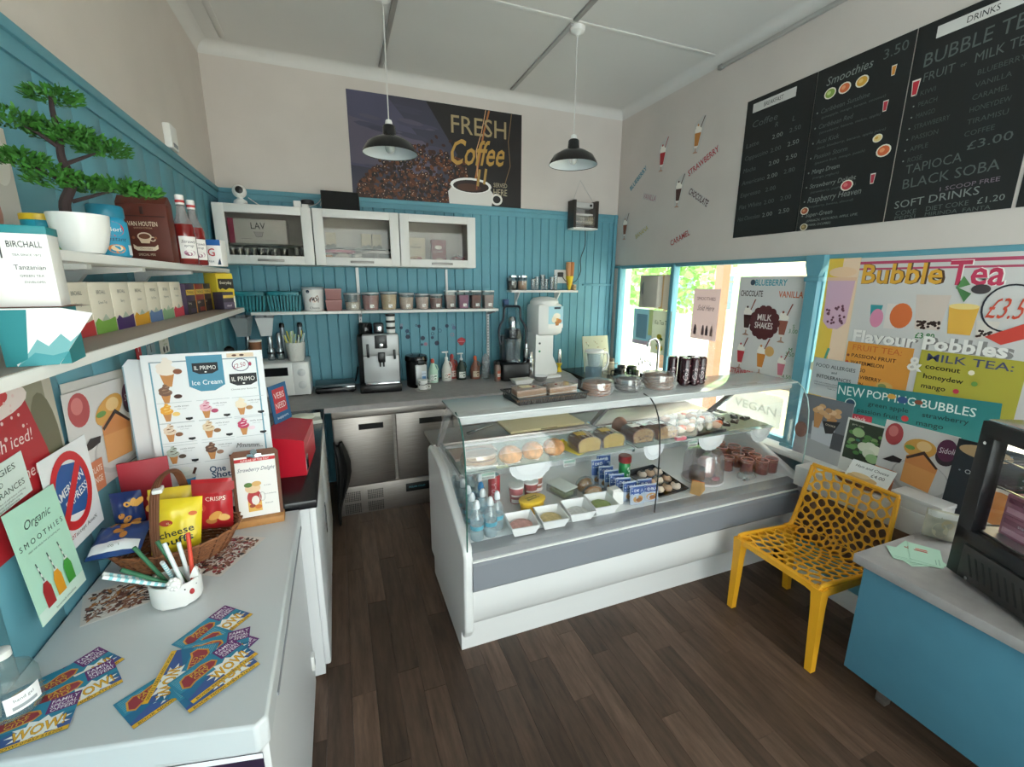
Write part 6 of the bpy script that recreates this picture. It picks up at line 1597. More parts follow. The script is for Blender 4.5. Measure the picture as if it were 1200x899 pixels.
# ---- small shelf and wall fittings
WZ = 1.7125
for k, (x_, c_, lb) in enumerate(((1.558, '3a3430', 'dark tinted jar at the end of the short wall shelf'), (1.664, 'b08a6a', 'clip top glass jar of brown biscuits on the short shelf'))):
    vessel('storage_jar', lb, 'jar', (x_, 4.0, WZ), [('contents', [(.042, .004), (.042, .085)], mat('jarfill_'+c_, c_, .6, noise=.2, nscale=80)), ('body', [(.045, 0), (.048, .004), (.048, .11), (.044, .12)], M_gl), ('lid', [(.049, .12), (.049, .135), (.04, .138)], M_chrome)])
for k in range(6):
    tumbler((1.77+k*.050, 3.985+.02*(k % 2), WZ), .105+.02*(k % 3), .022, 'clear milkshake glass upside down on the short shelf', 'glasses on the short shelf')
t = thing('wall_socket', 'white double wall socket on the teal boards', 'socket', (2.12, YB-.001, 1.78))
MB().rbox(-.085, .065, -.012, .001, 0, .13, .003).build('plate', M_wht, t)
MB().rbox(-.055, -.005, -.05, -.012, .06, .105, .006).build('plug', M_black, t)
MB().rbox(.03, .045, -.016, -.011, .09, .105, .002).build('switch', M_wht, t)
t = thing('cone_holder', 'yellow cone shaped holder stuffed with wafer cones', 'holder', (2.165, 3.985, WZ))
MB().lathe([(.012, 0), (.04, .135), (.036, .135)], 16).build('cup', mat('yellow_holder', 'e3c21c', .45), t)
for k, (dx, c_) in enumerate(((-.015, 'c98f62'), (.016, 'b5713f'))): MB().lathe([(.014, .05), (.026, .20), (.026, .265), (.02, .27)], 14, (dx, -.004*k, 0)).build('wafer_cone', mat('wafer_'+c_, c_, .7), t)
t = thing('wooden_block', 'small pale wooden block on the short shelf end', 'block', (2.222, 4.0, WZ))
MB().rbox(-.014, .014, -.03, .04, 0, .055, .004).build('block', mat('pale_wood', 'c9ab84', .6), t)
MB().rbox(-.009, .009, -.0312, -.030, .02, .04, .001).build('slot', mat('pale_wood_dark', 'a58a66', .6), t)
t = thing('wall_heater', 'small chrome quartz heater hung on the wall by a cord', 'heater', (2.29, 4.015, 2.30))
M_hd = mat('heater_bronze', '4a4440', .35, .6)
MB().box(-.135, -.11, -.09, .03, 0, .25).build('side_plate', M_hd, t); MB().box(.11, .135, -.09, .03, 0, .25).build('side_plate', M_hd, t)
MB().box(-.11, .11, .02, .03, .01, .25).build('reflector', M_chrome, t)
MB().rbox(-.135, .135, -.09, .03, -.012, .004, .003).build('bottom_plate', M_wht, t)
MB().rbox(-.11, .11, -.03, .02, .19, .24, .004).build('top_panel', mat('heater_white', 'c9c8c6', .4), t)
for z_ in (.06, .13): MB().tube([(-.11, -.02, z_), (.11, -.02, z_)], .010, 8).build('quartz_tube', mat('quartz', 'e4e0dc', .3), t)
g_ = MB()
for k in range(6): g_.tube([(-.11, -.075, .02+k*.016), (.11, -.075, .02+k*.016)], .0015, 5)
for k in range(10): g_.tube([(-.1+k*.022, -.075, .01), (-.1+k*.022, -.075, .105)], .0015, 5)
o = g_.build('guard', M_chrome, t); o['kind'] = 'stuff'
MB().lathe([(.012, 0), (.012, .008)], 12, M=Matrix.Translation((.08, -.031, .215)) @ Matrix.Rotation(pi/2, 4, 'X')).build('dial', M_black, t)
MB().tube([(-.11, -.02, .25), (0, .054, .455), (.11, -.02, .25)], .0015, 5).build('hanging_cord', M_grey, t)
o = MB().tube(catmull([(2.34, 4.02, 2.29), (2.35, 4.03, 2.15), (2.31, 4.035, 2.02), (2.315, 4.035, 1.90), (2.28, 4.05, 1.81), (2.22, 4.054, 1.785), (2.16, 4.054, 1.80), (2.113, 4.04, 1.845)], 6), .004, 6).build('heater_cable', M_black); tag(o, 'black cable hanging from wall heater to the socket', 'cable')
# ================================================================== DISPLAY COUNTER CONTENTS
DZ = .6125            # deck
GZ = .8985            # glass shelf
PZ = 1.2075           # top shelf
M_film = glass('cling_film', 'eef0f0', alpha=.9, refl=.4)
M_dark = mat('black_tray', '1a1a1c', .4)
# --- on the top: cake tray, pancake stacks, cans
t = thing('black_cake_tray', 'black ribbed plastic tray of wrapped sponge slices on the counter top', 'tray', (.962, 2.0, PZ), 3)
MB().box(-.19, .19, -.10, .10, 0, .006).build('base', M_dark, t)
rb = MB()
for k in range(30):
    for sy in (-1, 1): rb.prism([(-.185+k*.0128-.003, .004), (-.185+k*.0128+.003, .004), (-.185+k*.0128+.006, .036), (-.185+k*.0128, .036)], sy*.104-.002, sy*.104+.002, 'y')
o = rb.build('ribs', mat('tray_rib', '4a4440', .4), t); o['kind'] = 'stuff'
rb = MB()
for (a0, b0, c0, d0) in ((-.2, .2, -.112, -.102), (-.2, .2, .102, .112), (-.2, -.19, -.112, .112), (.19, .2, -.112, .112)): rb.rbox(a0, b0, c0, d0, .030, .038, .002)
rb.build('rim', M_dark, t)
for k, (x_, y_) in enumerate(((-.10, -.02), (.080, -.01))):
    t = thing('cake_slice', ('wrapped jam sponge slice with price ticket on the black tray', 'wrapped jam sponge slice without ticket on the black tray')[k], 'cake', (.962+x_, 2.0+y_, PZ+.007), 5, 'sponge slices on the black tray')
    pl_ = [(-.085, -.05), (.085, -.035), (.06, .05), (-.07, .045)]
    for z0, z1, c_, nm in ((0, .022, 'a8744a', 'sponge'), (.022, .027, 'e8d9c8', 'cream'), (.027, .048, 'b07c50', 'sponge'), (.048, .056, 'c9a48e', 'icing')):
        MB().prism([(a*(1.02 if nm == 'cream' else 1), b) for a, b in pl_], z0, z1, 'z').build(nm, mat('cake_'+c_, c_, .7, noise=.15, nscale=50), t)
    MB().prism([(a*1.05, b*1.08) for a, b in pl_], -.0005, .060, 'z').build('film', M_film, t)
    if k == 0: MB().rbox(-.04, .02, -.01, .03, .0605, .063, .001).build('ticket', mat('ticket', 'e3d6b0', .6), t)
    MB().ell((.03-.05*k, 0, .060), (.008, .008, .004), 8, 5).build('berry', mat('berry', '8a2a24', .3), t)
def pancakes(x, y, n, c, label, r=.075):
    t = thing('wrapped_stack', label, 'waffles', (x, y, PZ), 0, 'bagged stacks on the counter top')
    for k in range(n):
        MB().lathe([(r*.94, .002+k*.0125), (r, .006+k*.0125), (r*.97, .0115+k*.0125)], 22, (rnd.uniform(-.004, .004), rnd.uniform(-.004, .004), 0)).build('waffle', mat('waffle_'+c, c, .75, noise=.25, nscale=70), t)
    h = n*.0125
    mb_ = MB()
    rr = random.Random(n+int(x*100))
    prf = [(r*1.12, 0), (r*1.22, h*.4), (r*1.16, h+.008), (r*.6, h+.014), (.004, h+.016)]
    nn = 26; vs = []; fs = []
    for (q, z) in prf:
        for k in range(nn):
            a = 2*pi*k/nn; j = 1+rr.uniform(-.05, .05)
            vs.append((q*j*math.cos(a), q*j*math.sin(a)*.95, z*(1+rr.uniform(-.02, .05))))
    for i in range(len(prf)-1):
        for k in range(nn): fs.append((i*nn+k, i*nn+(k+1) % nn, (i+1)*nn+(k+1) % nn, (i+1)*nn+k))
    mb_.add(vs, fs).build('bag', glass('bag_film', 'f0f1f1', alpha=.86, refl=.5), t)
    mb_ = MB()
    def tail(u, v): return (r*(.95+.48*u), (v-.5)*.10*(1-.3*u)+.012*math.sin(9*v+5*u), .014+.028*(1-u)+.012*math.sin(14*v+4*u))
    mb_.grid(tail, 6, 8).build('bag_tail', glass('bag_film', 'f0f1f1', alpha=.86, refl=.5), t)
pancakes(1.262, 1.975, 5, 'a8683c', 'bagged stack of orange brown waffles beside the cake tray')
pancakes(1.46, 1.985, 5, '3c2a24', 'bagged stack of dark chocolate waffles between two paler stacks', .068)
pancakes(1.665, 1.975, 6, '9c6a48', 'bagged stack of golden waffles beside the dark drink bottles', .08)
M_cola = mat('cola_dark', '34141c', .25, coat=.4)
for k, (x_, y_) in enumerate(((1.815, 2.045), (1.873, 2.025), (1.933, 2.025), (1.843, 1.968), (1.905, 1.962), (1.967, 1.975))):
    t = thing('drink_can', 'tall dark maroon drink can in the cluster on the counter top', 'can', (x_, y_, PZ), k*40, 'dark drink cans on the counter top')
    MB().lathe([(.022, 0), (.0275, .006), (.0275, .150), (.022, .160)], 18).build('body', M_cola, t)
    MB().lathe([(.022, .160), (.023, .163), (.020, .162)], 18).build('rim', M_chrome, t)
    a = Art().text(1.6, 2.0, 'Cola', 2.6, 'c9b6b8', rot=90, w=7, shear=.3).rect(2.2, .8, 5, 1.6, 'b9a8a8', 4).rect(2.4, 10.4, 4.6, 11, '8a6a6c', 3)
    a.build('label_print', t, fn=cylmap(.0279, -130-k*40, .012), step=.0001)
# --- glass shelf
def sandwich(x, y, lb):
    t = thing('wrapped_sandwich', lb, 'sandwich', (x, y, GZ), -4)
    MB().prism([(-.085, -.05), (.085, -.05), (.09, .05), (-.08, .05)], 0, .006, 'z').build('tray', mat('paper_bag', 'dedad2', .7), t)
    for z0, z1, c_, q, nm in ((.006, .026, 'b98a68', 1, 'bread'), (.026, .034, '7a3c34', .96, 'filling'), (.034, .056, 'c49c7c', 1, 'bread')):
        MB().lathe([(.080*q, z0), (.086*q, (z0+z1)/2), (.080*q, z1)], 24, sy=.62).build(nm, mat('bread_'+c_, c_, .75, noise=.15, nscale=30), t)
    MB().lathe([(.092, 0), (.098, .03), (.088, .062), (.03, .068)], 20, sy=.68).build('film', M_film, t)
sandwich(.605, 1.985, 'wrapped brown ciabatta sandwich at the end of the glass shelf')
o = MB().prism([(.50, 2.05), (.74, 2.10), (.74, 2.20), (.50, 2.20)], GZ, GZ+.012, 'z').build('bread_paper', mat('paper_pinkish', 'cfb9ae', .7)); tag(o, 'folded pinkish paper behind the ciabatta on the glass shelf', 'paper')
M_roll = mat('bread_roll', 'c98f5e', .8, noise=.45, nscale=28, bump=.5)
for k, (x_, y_, lb) in enumerate(((.765, 1.972, 'round floury bread roll beside the ciabatta'), (.894, 1.985, 'round floury bread roll between two other rolls'), (1.022, 1.992, 'round floury bread roll beside the yellow paper'))):
    t = thing('bread_roll', lb, 'bread roll', (x_, y_, GZ), k*50, 'bread rolls on the glass shelf')
    MB().ell((0, 0, .0315), (.062, .056, .046), 18, 10, z0=-.65, jit=.02).build('crust', M_roll, t)
    fl_ = MB()
    for j in range(10):
        a = rnd.uniform(0, 6.28); q = rnd.uniform(0, .03)
        fl_.ell((q*math.cos(a), q*math.sin(a), .072-.12*q*q/.03), (.008, .006, .0015), 7, 4)
    fl_.build('flour', mat('flour', 'e9ddd0', .9), t)
    MB().prism([(-.042, -.045), (.042, -.042), (.042, .042), (-.04, .045)], 0, .0012, 'z').build('napkin', mat('napkin', 'e4e4e0', .8), t)
t = thing('roll_ticket', 'small pale green ticket lying before the bread rolls', 'ticket', (.70, 1.913, GZ), 0); MB().box(-.03, .03, -.014, .014, 0, .0015).build('card', mat('ticket_green', 'c9d4a8', .6), t); MB().box(-.02, .02, -.002, .002, .0015, .002).build('line', M_txt, t)
t = thing('yellow_paper', 'bright yellow paper under the first loaf cake', 'paper', (1.143, 2.02, GZ), 20)
MB().rbox(-.055, .055, -.10, .09, 0, .0009, .0003).build('sheet', mat('yellow_paper', 'e6d02c', .6), t); MB().box(-.04, .04, .085, .1, 0, .015).build('fold', mat('yellow_paper', 'e6d02c', .6), t)
def loaf(x, y, c, crust, lb, spots=False, rz=0):
    t = thing('loaf_cake', lb, 'cake', (x, y, GZ), rz, 'wrapped loaf cakes on the glass shelf')
    pr = [(-.065, 0), (.065, 0), (.072, .045)]+[(.068*math.cos(R(a)), .050+.032*math.sin(R(a))) for a in range(20, 161, 20)]+[(-.072, .045)]
    MB().prism([(a, b+.004) for a, b in pr], -.055, .055, 'y').build('loaf', mat('crust_'+crust, crust, .7, noise=.25, nscale=25), t)
    f = MB().prism([(a*.93, b*.94+.006) for a, b in pr], -.0565, -.0545, 'y').build('cut_face', mat('crumb_'+c, c, .8, noise=.12, nscale=60), t)
    if spots:
        s_ = MB()
        for k in range(9): s_.ell((rnd.uniform(-.05, .05), -.057, rnd.uniform(.012, .068)), (.006, .002, .005), 8, 5)
        s_.build('fruit_pieces', mat('fruit_dark', '5a2420', .6), t)
    MB().prism([(a*1.06, b*1.04+.001) for a, b in pr], -.064, .064, 'y').build('film', M_film, t)
    zz_ = [(-.06+.012*j, (-.05 if j % 2 else .05), .058+.030*math.cos((-.06+.012*j)*22)) for j in range(11)]
    MB().tube(zz_, .004, 5).build('drizzle', mat('drizzle_'+('b' if spots else 'a'), 'e9ddd0' if not spots else '4a2a22', .5), t)
    MB().rbox(-.06, .0, -.02, .03, .088, .091, .001).build('sticker', mat('sticker_'+('b' if spots else 'a'), 'd8b03a' if not spots else 'd8d4cc', .5), t)
loaf(1.205, 1.985, 'd8b04e', '7a4a34', 'wrapped yellow loaf cake with chocolate drizzle on the shelf')
loaf(1.365, 1.995, 'd6b252', '6b4434', 'wrapped yellow loaf cake next to the glass joint')
loaf(1.565, 2.00, 'b9905e', '7a3a30', 'wrapped fruit loaf with cherries right of the glass joint', True)
loaf(1.735, 2.00, 'b58a58', '6b342c', 'wrapped fruit loaf with dark raisins beside the pastry tray', True)
t = thing('pie_top', 'small round brown bun behind the fruit loaf', 'bun', (1.55, 2.155, GZ)); MB().ell((0, 0, .035), (.05, .045, .06), 14, 8, z0=-.58).build('bun', mat('bun_brown', '8a5a44', .7, noise=.2, nscale=20), t); MB().lathe([(.05, 0), (.052, .006)], 16).build('paper_case', mat('napkin', 'e4e4e0', .8), t)
t = thing('pastry_tray', 'black tray heaped with white wrapped meringues and pastries', 'tray', (2.0, 2.052, GZ), 2)
MB().box(-.17, .17, -.12, .12, 0, .008).box(-.17, .17, -.125, -.118, 0, .016).build('tray', M_dark, t)
for k in range(15):
    x_ = -.14+(k % 5)*.068+rnd.uniform(-.01, .01); y_ = -.08+(k//5)*.075+rnd.uniform(-.01, .01)
    p = thing('wrapped_pastry', 'pale wrapped meringue slice heaped on the black pastry tray', 'pastry', (2.0+x_, 2.052+y_, GZ+.0105+.012*(k//5)), rnd.uniform(-40, 40), 'pastries heaped on the black tray')
    MB().ell((0, 0, .024), (.036, .020, .024), 10, 6, jit=.08).build('pastry', mat(('meringue', 'meringue_b', 'meringue_c')[k % 3], ('e6d9c8', 'ddb9a0', 'ece6de')[k % 3], .6), p)
    MB().ell((.01, 0, .034), (.03, .015, .02), 8, 5, jit=.2).build('cream', mat(('jam', 'cream_white')[k % 4 != 0], ('d8683a', 'f0ebe4')[k % 4 != 0], .5), p)
t = thing('pink_packet', 'pink and red wrapped packet between loaf and pastry tray', 'packet', (1.80, 1.909, GZ), 0); MB().rbox(-.036, .036, -.012, .012, 0, .02, .004).build('packet', mat('pink_packet', 'd86a7a', .4), t); MB().rbox(-.03, .0, -.010, .010, .0195, .021, .001).build('label_patch', mat('pack_white', 'ead9dc', .5), t)
t = thing('cookie_tray', 'sage paper tray with dark chocolate brownies by the window end', 'tray', (2.36, 2.06, GZ), 0)
MB().rbox(-.17, .17, -.13, .13, 0, .008, .002).build('liner', mat('liner_sage', 'a3a890', .7), t)
for k, (x_, y_) in enumerate(((-.11, -.05), (-.06, .04), (-.01, -.03), (.07, .05), (.11, .0), (-.10, .08))):
    p = thing('brownie', 'dark chocolate brownie with white icing on the sage tray', 'brownie', (2.36+x_, 2.06+y_, GZ+.0085), rnd.uniform(0, 60), 'brownies on the sage tray')
    MB().rbox(-.03, .03, -.022, .022, 0, .016, .004).build('cake', mat('brownie', '3a2a20', .7), p)
    MB().tube([(-.022, -.01, .017), (0, .012, .018), (.022, -.008, .017)], .003, 5).build('icing', mat('cream_white', 'f0ebe4', .5), p)
# lace doilies hanging over the shelf edge
def doily(x, w_, lb):
    t = thing('paper_doily', lb, 'doily', (x, 1.892, GZ))
    n = 18
    pts = [(-w_, 0), (w_, 0)]+[(w_*math.cos(R(180*k/n)), -.085*math.sin(R(180*k/n))-(.004 if k % 2 else 0)) for k in range(n+1)][0:]
    pts = [(w_*math.cos(R(-180*k/n)), -.085*math.sin(R(180*k/n))-(.005 if k % 2 else 0)) for k in range(n+1)]
    MB().prism(pts, -.0012, 0, 'y').build('sheet', mat('doily', 'e4e6e8', .8), t)
    ar = Art()
    for k in range(60):
        a = R(180+180*(k+.5)/60); q = (.72, .82, .92)[k % 3]
        ar.ell(w_*q*math.cos(a)*100, .085*q*math.sin(a)*100, .22, .22, '7a7a80', n=6)
    ar.build('lace_holes', t, fn=lambda x_, y_, l: (x_, -.0013-l, y_))
doily(.845, .115, 'white lace doily hanging below the bread rolls')
doily(2.02, .10, 'white paper doily hanging below the pastry tray')
doily(2.42, .085, 'pale lace doily hanging near the window end of the shelf')
doily(1.60, .07, 'small spotted lace doily hanging below the fruit loaf')
# --- deck
M_wat = glass('water_bottle', 'e2eef2', alpha=.80, refl=.4)
pos = [(.53, 1.79), (.53, 1.87), (.60, 1.80), (.535, 1.95), (.649, 1.845), (.53, 2.03), (.605, 1.965), (.592, 1.893), (.625, 2.06), (.53, 2.11), (.60, 2.14), (.53, 2.19)]
for k, (x_, y_) in enumerate(pos):
    t = thing('water_bottle', 'small clear water bottle with blue label standing in the display counter', 'bottle', (x_, y_, DZ), k*37, 'water bottles in the display counter')
    MB().lathe([(.028, 0), (.031, .004), (.031, .05), (.028, .06), (.031, .07), (.031, .11), (.013, .150), (.013, .158)], 18).build('body', M_wat, t)
    MB().lathe([(.0135, .155), (.0155, .158), (.0155, .172), (.011, .19), (.006, .196)], 14).build('cap', mat('cap_frost', 'e4eaee', .4) if k != 6 else mat('cap_blue', '2a86c4', .4), t)
    MB().lathe([(.0315, .056), (.0315, .076)], 18, cap0=False, cap1=False).build('label_band', mat('water_label', '5aa3b8', .4), t)
t = vessel('cola_can', 'red drink can standing behind the water bottles', 'can', (.725, 2.11, DZ), [('body', [(.028, 0), (.033, .006), (.033, .145), (.027, .155)], mat('can_red', 'a82a34', .3)), ('rim', [(.027, .155), (.028, .158), (.025, .157)], M_chrome)], art=Art().text(2.2, 2, 'COLA', 2.4, 'e0b8ba', rot=90, w=8), artfn=cylmap(.0334, -130, .02))
for k, (x_, y_, c_, lb) in enumerate(((.835, 2.06, 'b5646a', 'pink and white dessert pot under the lace doily'), (.93, 2.08, '9c4a4a', 'dark red dessert pot behind the butter tub'), (.992, 2.147, 'a86a5a', 'brown striped dessert pot under the bread rolls'))):
    vessel('dessert_pot', lb, 'pot', (x_, y_, DZ), [('body', [(.032, 0), (.04, .09)], mat('pot_'+c_, c_, .4)), ('lid', [(.042, .09), (.043, .1), (.036, .102)], M_wht)], art=Art().rect(0, 1, 9, 3, 'efe4e2', 8).rect(0, 4.5, 9, 5.5, 'efe4e2', 8), artfn=cylmap(.0395, -150, .0, .0))
t = thing('butter_tub', 'oval yellow butter spread tub in the display counter', 'tub', (.875, 1.935, DZ), 12)
MB().lathe([(.058, 0), (.062, .004), (.074, .062)], 26, sy=.68).build('body', mat('butter_yellow', 'eab92a', .4), t)
MB().lathe([(.077, .062), (.078, .072), (.070, .076)], 26, sy=.68).build('lid', mat('butter_yellow_lid', 'f0c63a', .4), t)
Art().text(0, .6, 'Utterly', 1.6, '5a4018', 'c', w=7.2, rot=8, bold=.05).text(.3, -1.8, 'Buttery', 1.6, '5a4018', 'c', w=8, rot=8, bold=.05).build('lid_print', t, fn=lambda x, y, l: (x, y*.8, .0762+l))
Art().text(0, 1.8, 'Utterly', 1.3, '5a4018', w=4.5, rot=5).build('side_print', t, fn=lambda x, y, l: (-.015+x, -.0505-l-.01*(y-.02)/.05, .005+y))
def foam_box(x, y, c, lb, fillz=.022):
    t = thing('polystyrene_tray', lb, 'tray', (x, y, DZ), -3, 'white sandwich filling trays')
    b = MB()
    lo, hi = .052, .072
    vs = [(-lo, -lo, 0), (lo, -lo, 0), (lo, lo, 0), (-lo, lo, 0), (-hi, -hi*.95, .05), (hi, -hi*.95, .05), (hi, hi*.95, .062), (-hi, hi*.95, .062), (-hi+.006, -hi*.95+.006, .05), (hi-.006, -hi*.95+.006, .05), (hi-.006, hi*.95-.006, .062), (-hi+.006, hi*.95-.006, .062), (-lo+.004, -lo+.004, .006), (lo-.004, -lo+.004, .006), (lo-.004, lo-.004, .006), (-lo+.004, lo-.004, .006)]
    fs = [(3, 2, 1, 0)]
    for l, m in ((0, 4), (4, 8), (8, 12)): fs += [(l+i, l+(i+1) % 4, m+(i+1) % 4, m+i) for i in range(4)]
    fs.append((12, 13, 14, 15))
    b.add(vs, fs).build('tray', mat('tray_foam', 'e9eaea', .5), t)
    MB().ell((0, 0, .020), (.058, .056, fillz), 16, 8, z0=-.2, jit=.06).build('filling', mat('filling_'+c, c, .7, noise=.2, nscale=60), t)
    return t
foam_box(.755, 1.79, 'd8a49c', 'white tray of pink ham slices beside the water bottles')
foam_box(.915, 1.795, 'dcc48c', 'white tray of grated yellow cheese')
foam_box(1.075, 1.81, 'e2e2e0', 'white tray of pale sliced mozzarella', .012)
foam_box(1.225, 1.825, '9aa86a', 'white tray of shredded green lettuce')
t = thing('sauce_packet_box', 'clear lidded box of pale green salad behind the trays', 'box', (1.115, 2.06, DZ), 18)
MB().rbox(-.05, .05, -.075, .075, 0, .05, .004).build('box', M_film, t); MB().rbox(-.04, .04, -.06, .06, .004, .030, .006).build('salad', mat('salad_pale', 'c4d0a8', .7, noise=.2, nscale=40), t); MB().rbox(-.052, .052, -.077, .077, .05, .056, .002).build('lid', mat('box_lid', 'dfe3e0', .3), t)
for k, (x_, y_) in enumerate(((1.25, 1.942), (1.258, 2.048))):
    t = thing('pasty', ('golden wrapped pasty in front of the salad box', 'golden wrapped pasty beside the blue sandwich packs')[k], 'pasty', (x_, y_, DZ), 20*k, 'pasties in the display counter')
    MB().ell((0, 0, .030), (.055, .035, .036), 14, 8, z0=-.8, jit=.05).build('crust', mat('pasty', 'c98f3f', .6, noise=.25, nscale=22), t)
    MB().tube([(-.05, 0, .05), (-.02, .005, .064), (.02, .005, .064), (.05, 0, .05)], .006, 6).build('crimp', mat('pasty_crimp', 'b87a34', .6), t)
    MB().ell((0, 0, .037), (.066, .045, .046), 14, 8, z0=-.75, jit=.05).build('film', M_film, t)
t = thing('paper_pouch', 'folded white greaseproof pouch beside the lettuce tray', 'pouch', (1.338, 1.86, DZ), 0); MB().prism([(-.033, 0), (.033, 0), (.03, .07), (-.036, .085)], -.03, .03, 'y').build('pouch', mat('greaseproof', 'e2e0dc', .6), t); MB().prism([(-.036, .085), (.03, .07), (.01, .092)], -.02, .02, 'y').build('flap', mat('greaseproof', 'e2e0dc', .6), t)
# sandwich packs
for k, (x_, y_, h_, z_) in enumerate(((1.44, 1.80, .105, 0), (1.425, 1.845, .11, 0), (1.41, 1.89, .115, 0), (1.40, 1.935, .12, 0), (1.395, 1.98, .125, 0), (1.39, 2.03, .13, 0), (1.375, 2.09, .15, 0), (1.43, 2.12, .16, 0), (1.528, 1.80, .10, 0), (1.522, 1.845, .11, 0))):
    a = Art().rect(.2, 5.8, 8.8, h_*100-.6, '2a4a8c', 6, 3).ell(4.5, 3.2, 3.2, 2.0, 'b98a54').ell(5, 2.8, 2, 1.2, '8a5a34').text(4.5, h_*100-3.2, 'DELI', 1.4, 'e9eef4', 'c', w=5).rect(.6, h_*100-4.6, 8.4, h_*100-4.2, 'b9c9dc', 5)
    pouch('sandwich_pack', 'blue topped clear snack pack standing in the row' if k < 8 else 'blue topped clear snack pack standing apart by glass joint', (x_, y_, DZ+.002), -6+rnd.uniform(-6, 6), .09, h_, .022, 'a9b4c4', a, 'blue snack packs in the display counter', -6, .0008, cat='snack pack')
t = vessel('lemonade_can', 'green lemonade can with red cap lid among the snack packs', 'can', (1.505, 2.02, DZ+.002), [('body', [(.030, 0), (.033, .006), (.033, .145), (.03, .15)], mat('can_green', '1f8a44', .3)), ('cap', [(.037, .150), (.038, .153), (.038, .185), (.033, .19)], mat('cap_darkred', '8c2a2c', .35))], art=Art().text(3.6, 5, 'S', 6, 'e4f0e6', 'c', bold=.03).rect(0, 1, 7, 1.6, 'c9e0cc', 6), artfn=cylmap(.0334, -130, .02))
t = thing('black_meze_tray', 'black patterned tray of wrapped pale rolls in the counter', 'tray', (1.69, 1.945, DZ), 6)
MB().add([(-.10, -.12, 0), (.10, -.12, 0), (.10, .14, .03), (-.10, .14, .03), (-.115, -.135, .02), (.115, -.135, .02), (.115, .155, .055), (-.115, .155, .055)], [(3, 2, 1, 0), (0, 1, 5, 4), (1, 2, 6, 5), (2, 3, 7, 6), (3, 0, 4, 7)]).build('tray', M_dark, t)
for k in range(9):
    p = thing('wrapped_roll', 'pale wrapped roll lying in the black patterned tray', 'roll', (1.69-.06+(k % 3)*.058, 1.945-.09+(k//3)*.08, DZ+.012+(k//3)*.010), rnd.uniform(-15, 15), 'rolls in the black tray')
    MB().ell((0, 0, .022), (.026, .034, .022), 10, 6, jit=.15).build('roll', mat(('rolls_a', 'rolls_b')[k % 2], ('d8c8b8', 'b99a82')[k % 2], .6), p)
    MB().rbox(-.012, .012, -.015, .008, .0425, .045, .001).build('sticker', mat('sticker_black', '26262a', .5), p)
t = thing('cake_dome_box', 'clear plastic cake box with brown cake and pink icing inside', 'cake box', (2.02, 1.93, DZ), 0)
MB().lathe([(.12, 0), (.125, .006), (.12, .012)], 28).build('base', mat('dome_base', 'd9d6d8', .3), t)
MB().lathe([(.118, .012), (.115, .15), (.10, .18), (.02, .19)], 28).build('dome', glass('dome_clear', 'f0eaec', alpha=.88, refl=.5), t)
MB().tube(catmull([(-.115, 0, .14), (-.09, 0, .20), (0, 0, .225), (.09, 0, .20), (.115, 0, .14)], 5), .004, 6).build('handle', M_clear, t)
MB().lathe([(.042, .013), (.046, .018), (.045, .085), (.035, .09)], 20, (-.055, -.01, 0)).build('chocolate_cake', mat('choc_cake', '5a4030', .7, noise=.2, nscale=40), t)
MB().lathe([(.05, .013), (.05, .10), (.04, .12)], 20, (.04, .02, 0)).build('pink_cake', mat('pink_cake', 'dcb9b4', .6), t)
MB().ell((.03, -.075, .025), (.028, .02, .012), 12, 6).build('pink_icing', mat('pink_icing', 'e58aa6', .4), t)
t = thing('flapjack_pack', 'orange topped triangular flapjack pack in front of cake box', 'flapjack', (1.86, 1.80, DZ), 30)
MB().prism([(-.05, 0), (.05, 0), (.02, .055), (-.03, .075)], -.028, .028, 'y').build('pack', mat('flapjack', 'b08a58', .6), t); MB().prism([(-.032, .0755), (-.03, .078), (.02, .058), (.02, .0552)], -.03, .03, 'y').build('label_patch', mat('orange_label', 'd8683a', .5), t)
# jam jars
M_jam = mat('jam_red', '8c3428', .2, coat=.4)
jp = [(2.27, 1.98), (2.35, 1.90), (2.43, 1.86), (2.38, 2.00), (2.465, 1.945), (2.33, 2.09), (2.43, 2.08), (2.505, 2.03), (2.51, 1.86), (2.39, 2.17)]
for k, (x_, y_) in enumerate(jp):
    t = thing('jelly_jar', 'small glass jar of red jelly dessert near the window end', 'jar', (x_, y_, DZ), 0, 'red jelly jars in the display counter')
    h_ = .085 if y_ < 2.05 else .105
    MB().lathe([(.034, .004), (.037, h_*.85)], 18).build('jelly', M_jam, t)
    MB().lathe([(.036, 0), (.039, .004), (.040, h_), (.036, h_+.004)], 18, cap1=False).build('glass', glass('jar_redglass', 'e9d0cc', alpha=.92, refl=.4), t)
    MB().tube([(.037*math.cos(2*pi*j/18), .037*math.sin(2*pi*j/18), h_+.004) for j in range(18)], .0028, 5, closed=True).build('rim', mat('jar_rim', 'c98a84', .3), t)
for k, (x_, y_) in enumerate(((2.27, 2.20), (2.35, 2.24), (2.22, 2.10))):
    vessel('green_bottle', ('dark green bottle behind the jelly jars', 'bright green bottle beside the window end glass', 'squat green jar in front of the dark green bottle')[k], 'bottle', (x_, y_, DZ), [('body', [(.03, 0), (.033, .004), (.033, .13 if k < 2 else .06), (.015, .17 if k < 2 else .075), (.013, .20 if k < 2 else .085)], mat('bottle_green%d' % k, ('1f3a28', '2a8a5a', '3a8a4a')[k], .2)), ('cap', [(.015, .20 if k < 2 else .085), (.015, .22 if k < 2 else .10)], M_chrome)])
t = thing('napkin_heap', 'crumpled clear wrap lying in front of the jelly jars', 'wrapper', (2.27, 1.83, DZ)); MB().ell((0, 0, .022), (.07, .045, .018), 12, 6, jit=.3).build('wrap', M_film, t); MB().rbox(-.05, .0, -.03, -.015, .004, .01, .002).build('strip', M_chrome, t)
